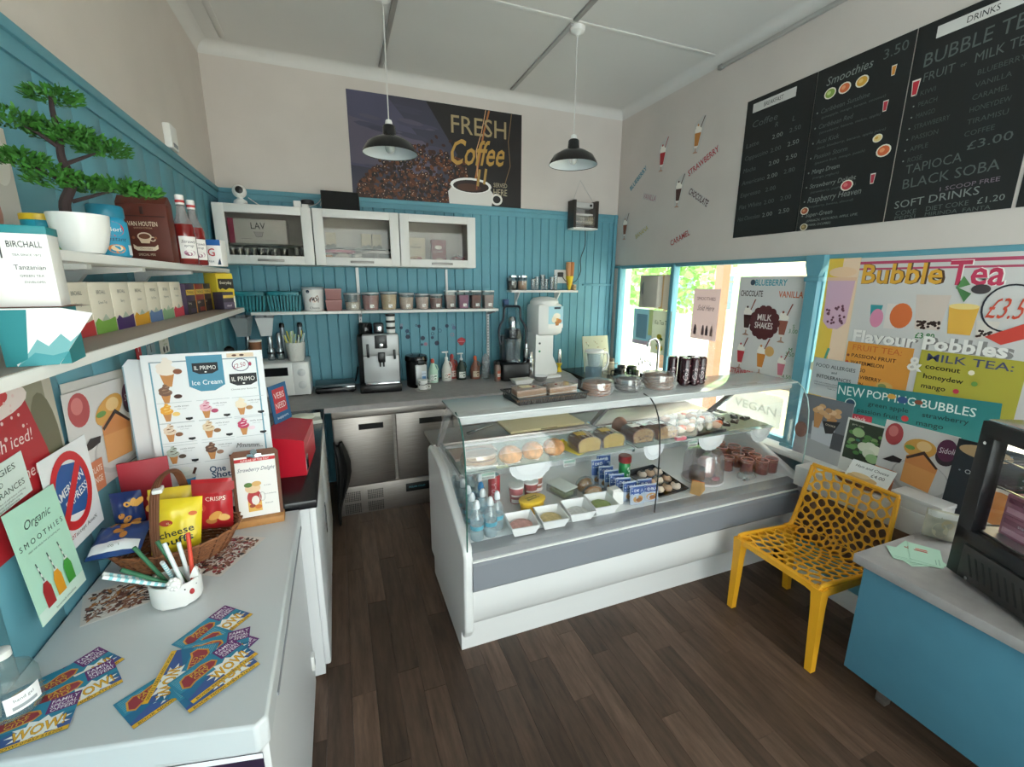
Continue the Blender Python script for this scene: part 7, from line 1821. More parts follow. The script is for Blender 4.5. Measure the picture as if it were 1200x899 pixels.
# price tickets clipped under the glass shelf
for k, (x_, lb) in enumerate(((.62, 'small barcode price ticket hanging under the ciabatta'), (1.065, 'green and white price ticket hanging under the rolls'), (1.88, 'small dark price ticket under the pastry tray'))):
    t = thing('price_ticket', lb, 'ticket', (x_, 1.893, GZ-.045))
    MB().box(-.035, .035, -.001, .001, 0, .034).build('card', mat('ticket_card', 'd4d8d4', .5), t)
    a = Art().rect(-3.2, 2.0, 3.2, 3.2, '7d9a8c')
    for j in range(12): a.rect(-3.0+j*.5, .4, -2.75+j*.5, 1.5, '3a3a3e')
    a.build('print', t, fn=lambda x, y, l: (x, -.0011-l, y))
t = thing('cream_cutting_board', 'cream cutting board lying on the shelf behind the display counter', 'board', (1.22, 2.58, .8555), 2); MB().rbox(-.27, .27, -.12, .13, 0, .018, .006).build('board', mat('board_cream', 'd8c898', .5), t); MB().rbox(-.06, .06, -.1215, -.119, .005, .013, .001).build('grip_slot', mat('slot_brown', '8a7a52', .6), t)
t = thing('bread_knife', 'serving tongs lying behind the bread rolls', 'tongs', (.80, 2.60, .8555), 30); MB().rbox(-.12, .12, -.006, .006, 0, .012, .003).build('arm', M_chrome, t); MB().rbox(-.12, -.05, -.01, .01, 0, .016, .004).build('grip', M_black, t)
# ================================================================== RIGHT WALL
RX = (0, -1, 0)
CH = 'c9cdca'
def chalk(a, items, x0, c):
    for (x, y, s, h, w_) in items: a.text(x, y, s, h, c, w=w_, shear=.12, bold=-.004)
C1, C2, C3 = '5c6463', '8a918e', '4a5251'
a = Art().rect(.3, .3, 48.2, 88.7, '181b1c').rect(5, 80.5, 36, 86, 'd4d2cf').text(20.5, 82, 'BREAKFAST', 2.6, '2a2a2c', 'c', w=14)
chalk(a, [(6, 71, 'Coffee', 4, 19), (24, 66.5, 'R', 3, None), (36, 66.5, 'L', 3, None)], 0, C1)
for k, (n_, p, q) in enumerate((('Latte', '2.00', '2.50'), ('Cappuccino', '2.00', '2.50'), ('Mocha', '2.00', '2.50'), ('Americano', '2.00', '2.80'), ('Espresso', '2.00', ''), ('Flat White', '2.00', '2.00'), ('Hot Chocolate', '2.00', '2.50'))):
    y_ = 59-k*8
    a.text(3, y_, n_, 2.8, C1, w=min(18, 2.0*len(n_)), shear=.15, rot=2).text(23, y_+.6, p, 2.6, C2 if k in (0, 2, 3, 6) else C1, w=7.5, rot=2).text(35, y_+1.2, q, 2.6, C2 if k in (1, 2, 6) else C1, w=7.5, rot=2)
b1 = a
def fruit(a, x, y, s, c, c2): a.ell(x, y, s, s*.85, 'efe9d8', n=14).ell(x, y, s*.8, s*.68, c, n=14).ell(x-s*.2, y+s*.1, s*.35, s*.3, c2, n=10)
def smoothie(a, x, y, s, c): a.poly([(x-s*.5, y+s), (x+s*.5, y+s), (x+s*.32, y-s), (x-s*.32, y-s)], 'e9e4da').poly([(x-s*.38, y+s*.8), (x+s*.38, y+s*.8), (x+s*.25, y-s*.85), (x-s*.25, y-s*.85)], c)
a = Art().rect(.3, .3, 48.2, 88.7, '181b1c').text(6, 79, 'Smoothies', 4.4, C2, w=24, shear=.2, rot=2).text(35, 81, '3.50', 4.6, C1, w=11, rot=3)
for x_, c, c2 in ((9, '8aa84a', 'c9d88a'), (17, 'd86a3a', 'e9a070'), (26, 'e0a83c', 'f0cc7a')): fruit(a, x_, 74.5, 3.4, c, c2)
smoothie(a, 41, 74, 2.4, 'e0983c')
for k, (n_, s_) in enumerate((('Caribbean Sunshine', '(pineapple, mango, banana, coconut)'), ('Caribbean Red', '(strawberry, banana, melon, apple)'), ('Acai Kick', '(acai, blueberry, banana, apple juice)'), ('Passion Storm', '(passion fruit, mango, peach)'), ('Mango Dream', '(mango, yoghurt)'), ('Strawberry Delight', '(strawberry, yoghurt, milk)'), ('Raspberry Heaven', '(raspberry, banana, almond)'), ('Super-Green', '(SPINACH, AVOCADO, APPLE, LIME,'))):
    y_ = 65-k*8.2
    big = 3.4 if k in (6,) else 2.5
    a.ell(3, y_+1, .5, None, C2, n=8).text(5, y_, n_, big, C2 if k > 3 else C1, w=min(30, (1.9 if k == 6 else 1.45)*len(n_)), shear=.18, rot=1).text(6, y_-3, s_, 1.3, C1 if k < 7 else C2, w=min(38, .95*len(s_)), shear=.2, rot=1)
a.text(6, 2.2, 'BANANA, CUCUMBER)', 1.3, C2, w=15, shear=.2)
smoothie(a, 40, 58, 2.6, 'c23a4a'); fruit(a, 39, 43, 2.4, 'e9d090', 'd9a84a'); fruit(a, 43, 36, 3.6, 'd8683a', 'efa070'); fruit(a, 27, 22, 3.4, 'c8404a', 'e07a7a'); smoothie(a, 40, 23, 2.6, 'b83a4a'); fruit(a, 4, 11.5, 2.6, 'a8583a', 'd89a70'); fruit(a, 5, -1.0+3, 2.4, '8a7a50', 'c0a878')
b2 = a
a = Art().rect(.3, .3, 48.2, 88.7, '181b1c').rect(8, 81, 41, 86, 'd8d6d3').text(24.5, 82.3, 'DRINKS', 2.6, '2a2a2c', 'c', w=11)
a.text(5, 70, 'BUBBLE TEA', 6, C1, w=40, shear=.05, rot=3).text(6, 63.5, 'FRUIT', 3.8, C1, w=12).text(20, 64.5, 'or', 1.6, C1).text(25, 64.2, 'MILK TEA', 4, C1, w=19, rot=2)
smoothie(a, 3.2, 62, 3.6, 'c22a3a'); smoothie(a, 44, 72, 2.6, 'c9d4cc')
for k, (l_, r_) in enumerate((('KIWI', 'BLUEBERRY'), ('PEACH', 'VANILLA'), ('MANGO', 'CARAMEL'), ('STRAWBERRY', 'HONEYDEW'), ('PASSION', 'TIRAMISU'), ('APPLE', 'COFFEE'), ('ROSE', ''))):
    y_ = 57.5-k*5
    a.ell(4, y_+1, .4, None, C2, n=6).text(6, y_, l_, 2.2, C3, w=min(14, 1.5*len(l_)), rot=2).text(27, y_+1, r_, 2.2, C3, w=min(17, 1.7*len(r_)) if r_ else None, rot=2)
a.text(29, 27.5, '£3.00', 3.6, C1, w=15, rot=3).text(6, 22, 'TAPIOCA', 4.2, C1, w=22, rot=3).text(6, 15, 'BLACK SOBA', 4.6, C1, w=36, rot=3).text(22, 11.2, '1 SCOOP FREE', 1.9, '8a7a88', w=21, rot=2).text(4, 5.8, 'SOFT DRINKS', 3.6, C2, w=33, rot=3).text(5, 2.4, 'COKE', 2.2, C1, w=9).text(18, 2.8, 'DIET COKE', 2.2, C1, w=16, rot=2).text(37, 3.4, '£1.20', 2.6, C2, w=9, rot=2).text(5, -.4+.6, 'PEPSI', 1.8, C1, w=9).text(18, .5, 'MIRINDA  FANTA', 1.8, C1, w=24)
b3 = a
b4 = Art().text(8, 78, 'Snacks', 5, C1, w=26).text(6, 66, 'TOAST', 3, C1).text(6, 58, 'PANINI', 3, C1)
for k, (y_, art, lb) in enumerate(((2.572, b1, 'black chalkboard headed BREAKFAST with coffee prices'), (2.083, b2, 'black chalkboard listing Smoothies with fruit stickers'), (1.592, b3, 'black chalkboard headed DRINKS listing bubble tea'), (1.092, b4, 'black snacks chalkboard past the DRINKS board'))):
    poster('chalkboard', lb, 'chalkboard', 48.5, 89, (XR-.004, y_, 2.11), RX, UZ, art, '181b1c', .003, 'menu chalkboards on the right wall', rough=.5)
# milkshake stickers
def sticker(nm, lb, y, z, art, w_, h_, rot):
    t = thing(nm, lb, 'sticker')
    orient(t, (XR-.001, y, z), (0, -math.cos(R(rot)), math.sin(R(rot))), (0, math.sin(R(rot)), math.cos(R(rot))))
    if w_ and nm == 'word_sticker': MB().box(-.006, w_/100+.006, -.008, h_/100+.006, 0, .0005).build('backing', mat('vinyl_pale', 'c6c2be', .6), t)
    elif w_: MB().prism([(-.028, 0), (.028, 0), (.05, h_*.0055), (.065, h_*.0103), (.03, h_*.0105), (-.05, h_*.0085), (-.05, h_*.0055)], 0, .0005, 'z').build('backing', mat('vinyl_pale', 'c6c2be', .6), t)
    art.build('print', t, base=.0007)
    return t
for (y_, z_, h_, c_, rot, lb) in ((3.04, 2.79, 25, 'c4803c', -6, 'orange milkshake glass sticker high on the right wall'), (3.44, 2.74, 26, 'b0252c', -4, 'red strawberry milkshake glass sticker on the right wall'), (3.20, 2.41, 25, '4a2a24', -4, 'dark chocolate milkshake glass sticker on the right wall'), (3.925, 2.21, 24, '8a5a44', -2, 'pale brown milkshake glass sticker in the wall corner')):
    ar = Art(); a_shake(ar, 0, 0, h_, c_, '4a3430' if c_ != 'b0252c' else 'a8343a'); sticker('milkshake_sticker', lb, y_, z_, ar, 10, h_, rot)
for (s_, y_, z_, L_, h_, c_, rot, lb) in (('BLUEBERRY', 3.86, 2.655, 27, 4.2, '2a7f98', 33, 'teal BLUEBERRY word sticker on the right wall'), ('VANILLA', 3.665, 2.555, 19, 4.6, 'b0808a', -16, 'dusty pink VANILLA word sticker on the right wall'), ('STRAWBERRY', 3.085, 2.63, 32, 4.6, 'b02a34', 22, 'red STRAWBERRY word sticker beside the chalkboards'), ('CHOCOLATE', 3.075, 2.50, 25, 4.6, '4a2430', -32, 'dark brown CHOCOLATE word sticker on the right wall'), ('BANANA', 3.73, 2.20, 19, 4.2, 'b9a860', 22, 'yellow BANANA word sticker on the right wall'), ('CARAMEL', 3.23, 2.10, 23, 4.6, 'a83a34', 19, 'brick red CARAMEL word sticker on the right wall')):
    ar = Art().text(0, 0, s_, h_, c_, w=L_, bold=.045)
    sticker('word_sticker', lb, y_, z_, ar, L_, h_, rot)
t = thing('cable_conduit', 'thin white conduit along the ceiling edge of the right wall', 'conduit', (XR-.012, 0, 3.315))
MB().rbox(-.012, .012, -1.3, 2.83, -.012, .012, .003).build('duct', mat('conduit', 'b9b6b3', .6), t)
MB().rbox(-.018, .013, 2.82, 2.86, -.016, .014, .004).build('end_clip', mat('conduit_clip', '9a9896', .6), t)
# ---- posters in the shop window
GXW = XR-.004
a = Art().rect(.3, .3, 49.7, 73.7, 'dcd9d8').text(25, 68, 'BLUEBERRY', 4, '2f9aac', 'c', w=24, bold=.05).ell(11, 70, 2, None, '3c4a5a').text(2, 60.5, 'CHOCOLATE', 4, '3a2424', w=18, bold=.05).text(49, 60.5, 'VANILLA', 4, 'd06a48', 'r', w=17, bold=.05)
a_shake(a, 10, 33, 25, '4a2a28'); a_shake(a, 38, 31, 25, '9a5a4a'); a_shake(a, 8, 8, 23, 'c43a44'); a_shake(a, 25, 7, 25, 'd98a3c'); a.ell(31, 24, 3.5, 3.5, 'dfae6c'); a_shake(a, 41, 5, 21, 'd07a8c')
for k in range(14):
    an = 2*pi*k/14; a.ell(24+9*math.cos(an), 43+9*math.sin(an), 3, 3, '5c2a2e', n=10)
a.ell(24, 43, 9.5, 9.5, '5c2a2e').text(24, 44.5, 'MILK', 4.2, 'efe4e0', 'c', w=11, bold=.04).text(24, 39, 'SHAKES', 4.2, 'efe4e0', 'c', w=14, bold=.04)
a.text(0.6, 4.4, 'STRAWBERRY', 3.6, 'c2343c', w=23, bold=.05).text(49, 3.0, 'BANANA', 3.8, 'd8a23c', 'r', w=19, bold=.05).text(14, .2, 'CARAMEL', 2.8, 'b84a38', w=18, bold=.05)
a.text(46, 41, 'S', 2.6, '4a8a4a', 'c').text(49, 38, '3.00', 2.6, '4a8a4a', 'r').text(46, 26, 'M', 2.6, '4a8a4a', 'c').text(49, 23, '3.50', 2.6, '4a8a4a', 'r').text(49, 8, '4.50', 2.6, '4a8a4a', 'r')
poster('milkshake_poster', 'white milk shakes poster with five drinks in the shop window', 'poster', 50, 74, (GXW, 2.462, 1.095), RX, (0, 0, 1), a, 'dcd9d8', .003)
a = Art().text(13.5, 31, 'SMOOTHIES', 2.6, '4a3c44', 'c', w=19).text(13.5, 36, '. . . . . . . . .', 1, '9a7a84', 'c').text(13.5, 23, 'Sold Here', 4.4, '4a4450', 'c', w=17, shear=.35)
for k, x_ in enumerate((4.5, 13, 17, 22)): a.poly([(x_-1.4, 3.5), (x_+1.4, 3.5), (x_+1.4, 8), (x_+.5, 11.5), (x_-.5, 11.5), (x_-1.4, 8)], ('5a5058', '7a6a70', '4f4a50', '8a7a7a')[k])
poster('smoothie_sheet', 'pinkish Smoothies sheet hanging in the shop window', 'sheet', 27, 40, (GXW-.004, 2.895, 1.345), RX, (0, 0, 1), a, 'b9a4a8', thin=True)
a = Art().rect(0, 0, 12, 30, 'c9c6c2').rect(12, 2, 30, 30, 'aaa49c').rect(29, 0, 34, 30, 'c9ac84').rect(34, 0, 46, 30, 'd6cec0').ell(6, 18, 4, 6, 'a3a4a6')
poster('beige_sheet', 'beige and grey sheet taped high on the corner window', 'sheet', 46, 30, (GXW-.003, 3.61, 1.558), RX, (0, 0, 1), a, 'cfcac2', thin=True)
t = thing('paper_bag', 'pale grey paper bag taped over the beige window sheet', 'bag')
orient(t, (GXW-.0045, 3.48, 1.575), RX, (0, 0, 1)); MB().rbox(0, .20, 0, .275, 0, .06, .012).build('cover', thin_paper('d8d2c8'), t); MB().rbox(.03, .17, -.004, .01, .01, .05, .003).build('fold', thin_paper('d8d2c8'), t)
a = Art().text(12.5, 27, 'Kia Tea To', 4, '34403a', 'c', w=18).ell(11, 16, 3.4, 2.4, 'b0a440').ell(14, 14, 2, 1.4, '5a7a4a').ell(12, 6, 4.5, 2.8, 'c4a83a').ell(9, 7.6, 1.6, 1.2, '6a8a4a').ell(15, 5, 1.8, 1.2, '8a9a3c')
poster('tea_sheet', 'sage green hand lettered tea sheet behind the tap', 'sheet', 25, 39.5, (GXW-.006, 3.385, 1.148), RX, (0, 0, 1), a, 'a3ab9c', thin=True)
a = Art().rect(0, 0, 29, 34, 'c4e6f0').rect(23, 10, 29, 34, 'e9eaa8').rect(0, 0, 29, 4, 'ecd0e0').rect(5, 6, 21, 29, '93b6c8')
poster('blue_sheet', 'pale blue edged sheet stuck in the corner window', 'sheet', 29, 34, (GXW-.002, 3.675, 1.205), RX, (0, 0, 1), a, '8ec9dc', thin=True)
a = Art().rect(0, 0, 19, 88, 'e9c24e').rect(9, 0, 19, 88, 'efd0b4').poly([(0, 20), (0, 6), (12, 6), (15, 20)], 'efd6b8').ell(6, 21, 9, 4, 'e9dcb4').poly([(5, 20), (8, 34), (9.6, 33.6), (6.6, 20)], '5aa48c').poly([(1, 76), (18, 76), (16.5, 50), (12, 46), (6, 46), (2, 50)], 'd8b0c4').rect(0.4, 75, 18.6, 77, 'e9c0a0').ell(9.5, 80, 8.4, 3, 'efc9a4')
for k in range(24): a.ell(rnd.uniform(3.5, 15.5), rnd.uniform(48, 60), .8, None, '6a3c4c', n=9)
a.items = [([(x_*.905, y_*.958) for x_, y_ in vs], fs, c, l) for vs, fs, c, l in a.items]
poster('bubble_cup_poster', 'yellow and peach bubble tea cup poster beside the window post', 'poster', 17.2, 84.3, (GXW-.002, 1.842, 1.088), RX, (0, 0, 1), a, 'e9c24e')
a = Art().rect(0, 0, 78, 82, 'cfccca').rect(0, 78.5, 78, 80, 'b84a68').rect(0, 75.5, 78, 76.5, 'b84a68')
a.text(2, 68.5, 'Bubble', 10, 'e0a83c', w=36, bold=.08, outline='5a4030', ow=.03).text(40, 68, 'Tea', 11, 'c23a5a', w=20, bold=.08, outline='f3efe9', ow=.04)
a.poly([(10, 49), (14, 49), (15, 57), (9, 57)], '3f9aa0').ell(13, 50, 3.2, 5, 'd88aa8').rect(17, 45, 22, 58, 'dcd2cc').ell(24, 52, 5, 6.5, 'd8703c').poly([(29, 63), (43, 63), (41, 46), (31, 46)], 'd4c4ba')
for k in range(26): a.ell(rnd.uniform(31.5, 41), rnd.uniform(46.5, 50), .7, None, '3a2824', n=7)
a.poly([(43, 58), (54, 58), (53, 45), (44.5, 45)], 'e4b04a').ell(48.5, 58, 5.6, 1.4, 'efd48a').poly([(54, 52), (62, 52), (61, 44), (55, 44)], 'd8cfc6')
for k in range(12): a.ell(rnd.uniform(55, 61), rnd.uniform(44.5, 48), .6, None, '3a2824', n=7)
a.ell(53, 66, 3.4, 2.2, '4a4446').poly([(44, 67), (50, 64), (48, 60)], '4a7a4a').poly([(46, 72), (49, 68), (44, 66)], '5a8a54').ring(64, 58, 9.5, 10.5, .7, '2c2a34').text(64, 53.5, '£3.50', 9, 'd0503a', 'c', w=15, shear=.2).poly([(58, 45), (70, 52), (72, 46), (64, 42)], 'd0483c')
a.text(32, 41.5, '£3.80', 2.8, '3a8a4a', w=8, bold=.03).text(3, 36.5, 'Flavour Pobbles', 6.2, 'ece8e4', w=64, bold=.09, outline='8a8684', ow=.03)
a.rect(1, 8, 33, 36, 'd8923c').rect(36, 4, 74, 36, 'aea63c')
a.text(4, 31.5, 'FRUIT TEA:', 3.2, 'c8682c', w=24)
for k, s_ in enumerate(('PASSION FRUIT', 'WATERMELON', 'MANGO', 'STRAWBERRY', 'MELON', 'LIME')): a.text(4, 27.4-k*3.9, s_, 2.0, '3c2a1c', w=1.7*len(s_), bold=.02).ell(2.2, 28.2-k*3.9, .8, None, ('8a4a2c', 'c24a3c', 'e0b04a')[k % 3], n=9)
a.ell(23, 14, 4, 2.4, 'c9a05a').ell(22, 13.8, 2, 1.5, '7a8a54').ell(14, 9, 2.4, 1.8, 'dcae54').text(34.6, 25, '&', 7, 'e9e4dc', 'c', bold=.05)
a.text(39, 31, 'MILK TEA:', 3.6, '4a5070', w=31, bold=.02)
for k, s_ in enumerate(('coconut', 'honeydew', 'mango', 'watermelon', 'tiramisu coffee')): a.text(39, 27.0-k*4.9, s_, 2.4, '2f2c18', w=1.95*len(s_) if k < 4 else 28, bold=.03).ell(39+1.95*len(s_)+4 if k < 4 else 70, 28-k*4.9, 1.2, None, ('efe4d0', '6a9a4a', 'c23a50', '5a9a5a', '7a5a3a')[k], n=9)
poster('bubble_tea_poster', 'large Bubble Tea flavours poster filling the shop window', 'poster', 78, 82, (GXW-.004, 1.668, 1.108), RX, (0, 0, 1), a, 'cfccca', .003)
a = Art().text(13, 17.6, 'FOOD ALLERGIES', 2.1, '2f3436', 'c', w=22.5, bold=.01).text(13, 14.6, 'and', 1.6, '2f3436', 'c').text(13, 11, 'INTOLERANCES', 2.1, '2f3436', 'c', w=20, bold=.01).text(13, 8, 'please ask a member of our team about the', .7, '555a5c', 'c', w=22).text(13, 6.6, 'ingredients in your meal before you order', .7, '555a5c', 'c', w=21).text(13, 5.0, 'Thank you', .8, '3a3e40', 'c')
poster('allergy_notice', 'grey Food Allergies and Intolerances notice in the shop window', 'notice', 26.5, 23, (GXW-.008, 1.835, 1.118), RX, (0, 0, 1), a, 'b9bcbe')
a = Art().rect(0, 0, 70, 26, '2a7f80').text(.6, 19, 'NEW', 5.4, 'e6ece8', w=14, rot=-1).text(16, 19.6, 'POPPING BUBBLES', 4.2, 'e3ece8', w=46, rot=-2, bold=.02).text(17, 15, 'green apple', 2.4, '123a3c', w=19, rot=-1, bold=.02).text(42, 14, 'strawberry', 2.4, '123a3c', w=18, bold=.02).text(12, 10.5, 'passion fruit', 2.4, '123a3c', w=20, rot=-1, bold=.02).text(40, 9.4, 'mango', 2.6, '123a3c', w=11, bold=.02).text(34, 2.6, 'OR', 5, 'd8e6e2', w=9).ell(8, 14.5, 2.4, None, '35506a').ring(8, 14.5, 3, 3, .5, 'd8e6e2', 18).ell(35, 11.5, 1.6, None, 'c23a40').ell(28, 22, 2, 1.4, 'd8a24a').ell(33, 21, 2.4, 1.8, '3a5a90').ell(40, 21, 1.8, 1.2, '8a4a34')
a.rect(.5, .4, 20, 9.0, 'b8364a').text(2, 5.6, 'tapioca black', 2.2, 'f1dfe0', w=15, bold=.02).text(2, 1.8, '1 first scoop', 2.2, 'f1dfe0', w=15, bold=.02)
poster('popping_poster', 'teal NEW POPPING BUBBLES poster below the bubble tea poster', 'poster', 70, 26, (GXW-.010, 1.655, .965), (0, -1, .07), (0, .07, 1), a, '2a7f80')
a = Art().rect(0, 0, 30, 38, '9a9da3').rect(0, 14, 30, 38, '70747c').rect(0, 0, 30, 11, 'a9a9ac').poly([(10, 11), (22, 10), (23, 22), (9, 22)], 'c4c6cc').ell(16, 22, 7, 1.8, 'b0b2ba').rect(22, 9, 30, 19, '4c4e54').ell(3, 15, 4, 5, '8a5a48')
for (x_, y_) in ((12, 28), (20, 27)):
    a.poly([(x_-3, y_), (x_+3, y_), (x_+1.5, y_-9), (x_-1.5, y_-9)], 'c08a58')
    for j in range(9): a.ell(x_+rnd.uniform(-3, 3), y_+rnd.uniform(0, 5), 2.1, 1.5, rnd.choice(['d0a478', 'b98a60', 'e0bc94']), n=10)
a.poly([(15, 24), (25, 26), (22, 18), (18, 17)], '2a282c').text(20, 22, 'COOKIE', 1.1, 'e9d9c0', 'c')
poster('cone_picture', 'grey picture of two ice cream cones standing on the window board', 'picture', 30, 38, (GXW-.066, 1.845, .742), RX, (.06, 0, 1), a, '9a9da3', .004)
a = Art().rect(0, 0, 21, 31, 'e3e3e0').rect(1, 8, 20, 30, '3a4636')
for k in range(26): a.ell(rnd.uniform(3, 18), rnd.uniform(10, 27), rnd.uniform(1, 2.2), rnd.uniform(.8, 1.6), rnd.choice(['5a8a4a', '6a9a5c', '3f7a68', '89a86c']), n=9)
for (x_, y_, c_) in ((7, 24, 'a3c08a'), (14, 18, 'e4e6d4'), (11, 17, 'dfe2cc'), (17, 17, 'e9ead8'), (14, 14, 'd8dcc4'), (16, 12, '9abf8a')): a.ell(x_, y_, 3.2, 2.6, c_, n=12)
a.text(3, 27.6, 'garlic soap', 1, 'd8d4c0').text(10, 3, 'please help', 1.4, '8a8a86', 'c')
poster('flower_picture', 'framed picture of white and green flowers on the window board', 'picture', 21, 31, (GXW-.092, 1.545, .742), RX, (.05, 0, 1), a, 'e3e3e0', .004)
poster('cake_picture', 'orange cake picture with purple badge on the window board', 'picture', 30, 36, (GXW-.130, 1.345, .742), RX, (.07, -.06, 1), a_cake(Art(), 30, 36), 'cfcac8', .004)
a = Art().rect(0, 0, 26, 36, '20262e').ell(18, 10, 8.5, 9, 'd8cfc4').ell(18, 10, 7, 7.4, 'c9803c').ell(10, 32, 9, 3, 'b99a70').text(5, 21, 'Organic', 2, 'd8dcdc', w=9)
for k in range(16): a.ell(rnd.uniform(2, 24), rnd.uniform(18, 34), .4, None, '8a94a0', n=6)
poster('soup_poster', 'dark navy Organic soup poster behind the food warmer', 'poster', 26, 36, (GXW-.140, 1.045, .742), RX, (.06, -.04, 1), a, '20262e', .003)
poster('vegan_sheet', 'pale sheet lettered VEG low in the window behind the counter', 'sheet', 46, 22, (GXW-.001, 2.46, .82), RX, (0, 0, 1), Art().text(8, 8, 'VEGAN', 6, 'd6dad6', w=34), 'eef0ec', thin=True)
# window board: white cartons, kraft tray with menu card
t = thing('white_carton', 'low white carton lying on the window board behind the chair', 'box', (2.525, 1.085, .7405), 0)
MB().rbox(-.056, .056, -.10, .10, 0, .062, .002).build('body', mat('carton_white', 'dedddd', .5), t); MB().rbox(-.058, .058, -.102, .102, .045, .064, .002).build('lid', mat('carton_white', 'dedddd', .5), t)
t = thing('kraft_tray', 'round brown paper tray on the window board under the sandwich card', 'tray', (2.53, 1.36, .7405), 0)
MB().lathe([(.10, 0), (.105, .003), (.125, .022), (.122, .022), (.10, .005)], 26, sx=.5).build('tray', mat('kraft_tray', '9a6a44', .7), t)
MB().lathe([(.126, .020), (.128, .024), (.123, .024)], 26, sx=.5).build('rim', mat('kraft_rim', '86583a', .7), t)
a = Art().text(10, 8.6, 'Ham and Cheese', 1.5, '2a2a2c', 'c', w=15, shear=.15).text(14, 5.4, '£4.00', 1.8, '2a2a2c', 'c', w=6).ell(8, 3, 7, 1.8, 'cfae80').ell(7, 4.4, 4.5, 1.2, 'e0c69a')
t = poster('sandwich_card', 'white Ham and Cheese price card leaning over the brown tray', 'card', 20, 12, (2.475, 1.415, .768), (.05, -1, 0), (.45, 0, .6), a, 'e9e9e7', .001)
# right counter: pouch, leaflets, warmer
t = pouch('garlic_pouch', 'clear pouch of pale bulbs standing beside the food warmer', (2.33, .92, .7215), -60, .11, .13, .05, 'c9c2b0', Art().ell(5, 5, 2.6, 3.4, 'e0d6bc').ell(7, 8, 2, 2, 'd0c09a').rect(.4, 10.5, 10.6, 12.6, 'e9e7e2', 6, 2), rough=.25)
def mint(k, x, y, an, lb):
    t = thing('mint_leaflet', lb, 'leaflet', (x, y, .7212+k*.0012), an, 'mint leaflets beside the food warmer')
    MB().box(-.075, .075, -.05, .05, 0, .0006).build('sheet', mat('paper_a3c4b0', 'a3c4b0', .6), t)
    a = Art().rect(.1, .1, 14.9, 9.9, 'a3c4b0').poly([(9, 4), (10, 4.4), (9.4, 8.6), (8.6, 8.2)], '9c3a30').poly([(10.4, 4), (11.4, 4.4), (10.8, 8), (10, 7.6)], 'c2483c').rect(1, 1, 6, 1.3, '7a9a88').rect(1, 2, 5, 2.3, '7a9a88')
    a.build('print', t, fn=lambda x_, y_, l: (x_-.075, y_-.05, .0007+l*.1))
for k, (x_, y_, an) in enumerate(((2.085, .865, -20), (2.115, .90, 10), (2.075, .88, -48), (2.135, .87, 30))):
    mint(k, x_, y_, an, ('mint leaflet at the bottom of the fan by the food warmer', 'mint leaflet tucked under others beside the clear pouch', 'mint leaflet turned across the fan by the food warmer', 'mint leaflet lying on top of the fan')[k])
t = thing('food_warmer', 'black framed glass food warmer holding pink boxes on blue counter', 'food warmer')
orient(t, (2.095, .787, .7215), (-.437, -.9, 0), (.9, -.437, 0))
# local x runs along the front, y goes back, z is down after orient, so flip with a child frame
t.matrix_world = Matrix(((-.437, .9, 0, 2.095), (-.9, -.437, 0, .787), (0, 0, 1, .7215), (0, 0, 0, 1)))
W_, D_, H_ = .55, .40, .60
fr_ = MB()
for (x0, x1, y0, y1) in ((0, .055, 0, .05), (W_-.055, W_, 0, .05), (0, .04, D_-.04, D_), (W_-.04, W_, D_-.04, D_)): fr_.rbox(x0, x1, y0, y1, .012, H_, .004)
fr_.rbox(0, W_, 0, .05, H_-.055, H_, .004).rbox(0, W_, 0, .05, .15, .20, .004).rbox(0, .04, 0, D_, H_-.05, H_, .004).rbox(W_-.04, W_, 0, D_, H_-.05, H_, .004).rbox(0, .04, 0, D_, .15, .20, .004).rbox(W_-.04, W_, 0, D_, .15, .20, .004).rbox(0, W_, D_-.03, D_, H_-.05, H_, .004)
fr_.build('frame', M_black, t)
MB().rbox(.002, W_-.002, .004, D_-.004, .014, .152, .004).build('base_box', M_black, t)
vp = MB().rbox(.05, W_-.03, -.006, .006, .018, .145, .003).build('vent_panel', mat('warmer_steel', '4c4a48', .4, .7), t)
for k in range(14):
    MB().prism([(.10+k*.026, .045), (.107+k*.026, .045), (.080+k*.026, .115), (.073+k*.026, .115)], -.0075, -.0055, 'y').build('slot', M_blackm, vp)  # black bar on the solid panel, standing for the shade in an open slot
MB().box(.05, W_-.05, .02, .024, .20, H_-.055).build('front_glass', M_clear, t)
MB().box(.014, .018, .05, D_-.04, .20, H_-.05).build('side_glass', M_clear, t)
MB().box(W_-.018, W_-.014, .05, D_-.04, .20, H_-.05).build('side_glass', M_clear, t)
MB().rbox(.01, W_-.01, .01, D_-.01, H_-.004, H_+.008, .003).build('top_plate', mat('warmer_top', 'b9bcbe', .18, .9), t)
MB().box(.03, W_-.03, .03, D_-.03, .20, .206).build('inner_floor', M_steel, t)
MB().box(.03, W_-.03, D_-.036, D_-.031, .20, H_-.05).build('rear_door', mat('warmer_back', 'b4b6b6', .35, .3), t)
MB().lathe([(.006, 0), (.006, .004)], 10, M=Matrix.Translation((.03, 0, H_-.075)) @ Matrix.Rotation(pi/2, 4, 'X')).lathe([(.006, 0), (.006, .004)], 10, M=Matrix.Translation((.09, -.006, .03)) @ Matrix.Rotation(pi/2, 4, 'X')).build('screws', M_chrome, t)
for z_ in (.375, .47):
    rk = MB()
    for k in range(17): rk.tube([(.05+k*.028, .05, z_), (.05+k*.028, D_-.05, z_)], .002, 5)
    rk.tube([(.04, .05, z_), (W_-.04, .05, z_)], .003, 6).tube([(.04, D_-.05, z_), (W_-.04, D_-.05, z_)], .003, 6)
    o = rk.build('wire_shelf', M_chrome, t); o['kind'] = 'stuff'
wm = t.matrix_world.copy()
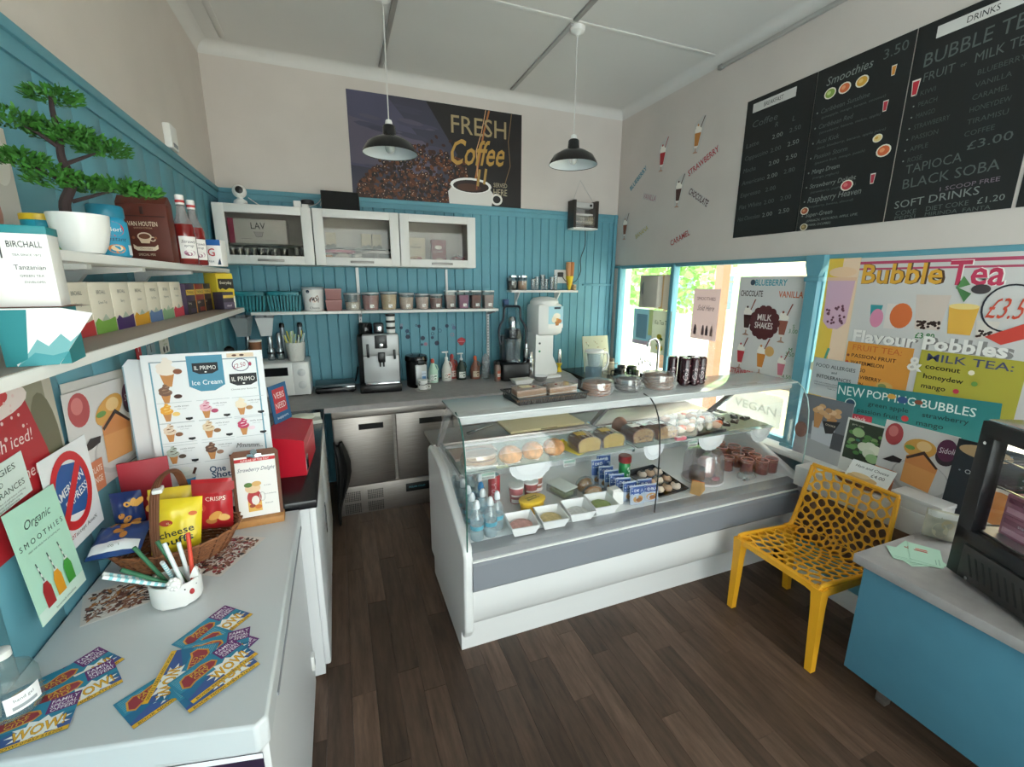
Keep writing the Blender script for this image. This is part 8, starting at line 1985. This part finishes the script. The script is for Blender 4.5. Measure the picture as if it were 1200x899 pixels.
for k in range(4):
    p = wm @ Vector((.145+.165*(k % 2), .145, .2075+(k//2)*.0755))
    b = thing('pink_snack_box', 'pink patterned snack carton stacked inside the food warmer', 'box', tuple(p), math.degrees(math.atan2(-.9, -.437)), 'pink cartons in the food warmer')
    MB().rbox(-.075, .075, -.07, .07, 0, .075, .002).build('body', mat('pink_carton', 'b06a80', .5), b)
    ar = Art().rect(1, 1, 14, 3, 'd8a0b4').rect(1, 4.6, 14, 6.4, '8c4a62').text(7.5, 4.9, 'snack', 1.1, 'ead0d8', 'c')
    ar.build('print', b, fn=lambda x, y, l: (-.075+x, -.0705-l, y))
# ---- lamps
def pendant(x, y, zr, label):
    t = thing('pendant_lamp', label, 'lamp', (x, y, zr), 0, 'black dome pendant lamps')
    MB().lathe([(.165, 0), (.162, .012), (.135, .055), (.085, .085), (.045, .098), (.040, .100), (.037, .15), (.030, .158)], 36, cap0=False).build('shade', mat('lamp_black', '17181a', .25, coat=.3), t)
    MB().lathe([(.1645, .0005), (.160, .010), (.132, .051), (.082, .081), (.04, .094)], 36, cap0=False, cap1=True).build('shade_lining', mat('lamp_white', 'd9dfe2', .4), t)
    MB().tube([(.1645*math.cos(2*pi*k/36), .1645*math.sin(2*pi*k/36), 0) for k in range(36)], .002, 6, closed=True).build('rim', mat('lamp_black', '17181a', .25, coat=.3), t)
    MB().ell((0, 0, .035), (.031, .031, .036), 16, 10).build('bulb', glass('bulb_glass', 'f2f3f1', alpha=.7, refl=.5), t)
    MB().lathe([(.014, .065), (.014, .095)], 12).build('bulb_cap', M_chrome, t)
    MB().lathe([(.022, .158), (.023, .164), (.018, .185), (.008, .19)], 16).build('lamp_holder', M_wht, t)
    L = ZC-.03-zr
    MB().tube([(0, 0, .185), (0, 0, L)], .0035, 6).build('cord', mat('cord_white', 'd0cecb', .6), t)
    MB().lathe([(.012, L-.02), (.045, L), (.05, L+.02), (.05, L+.031)], 20).build('ceiling_rose', M_wht, t)
pendant(.378, 3.05, 2.555, 'black dome pendant lamp hanging before the coffee banner')
pendant(1.585, 2.925, 2.575, 'black dome pendant lamp hanging beside the wall heater')
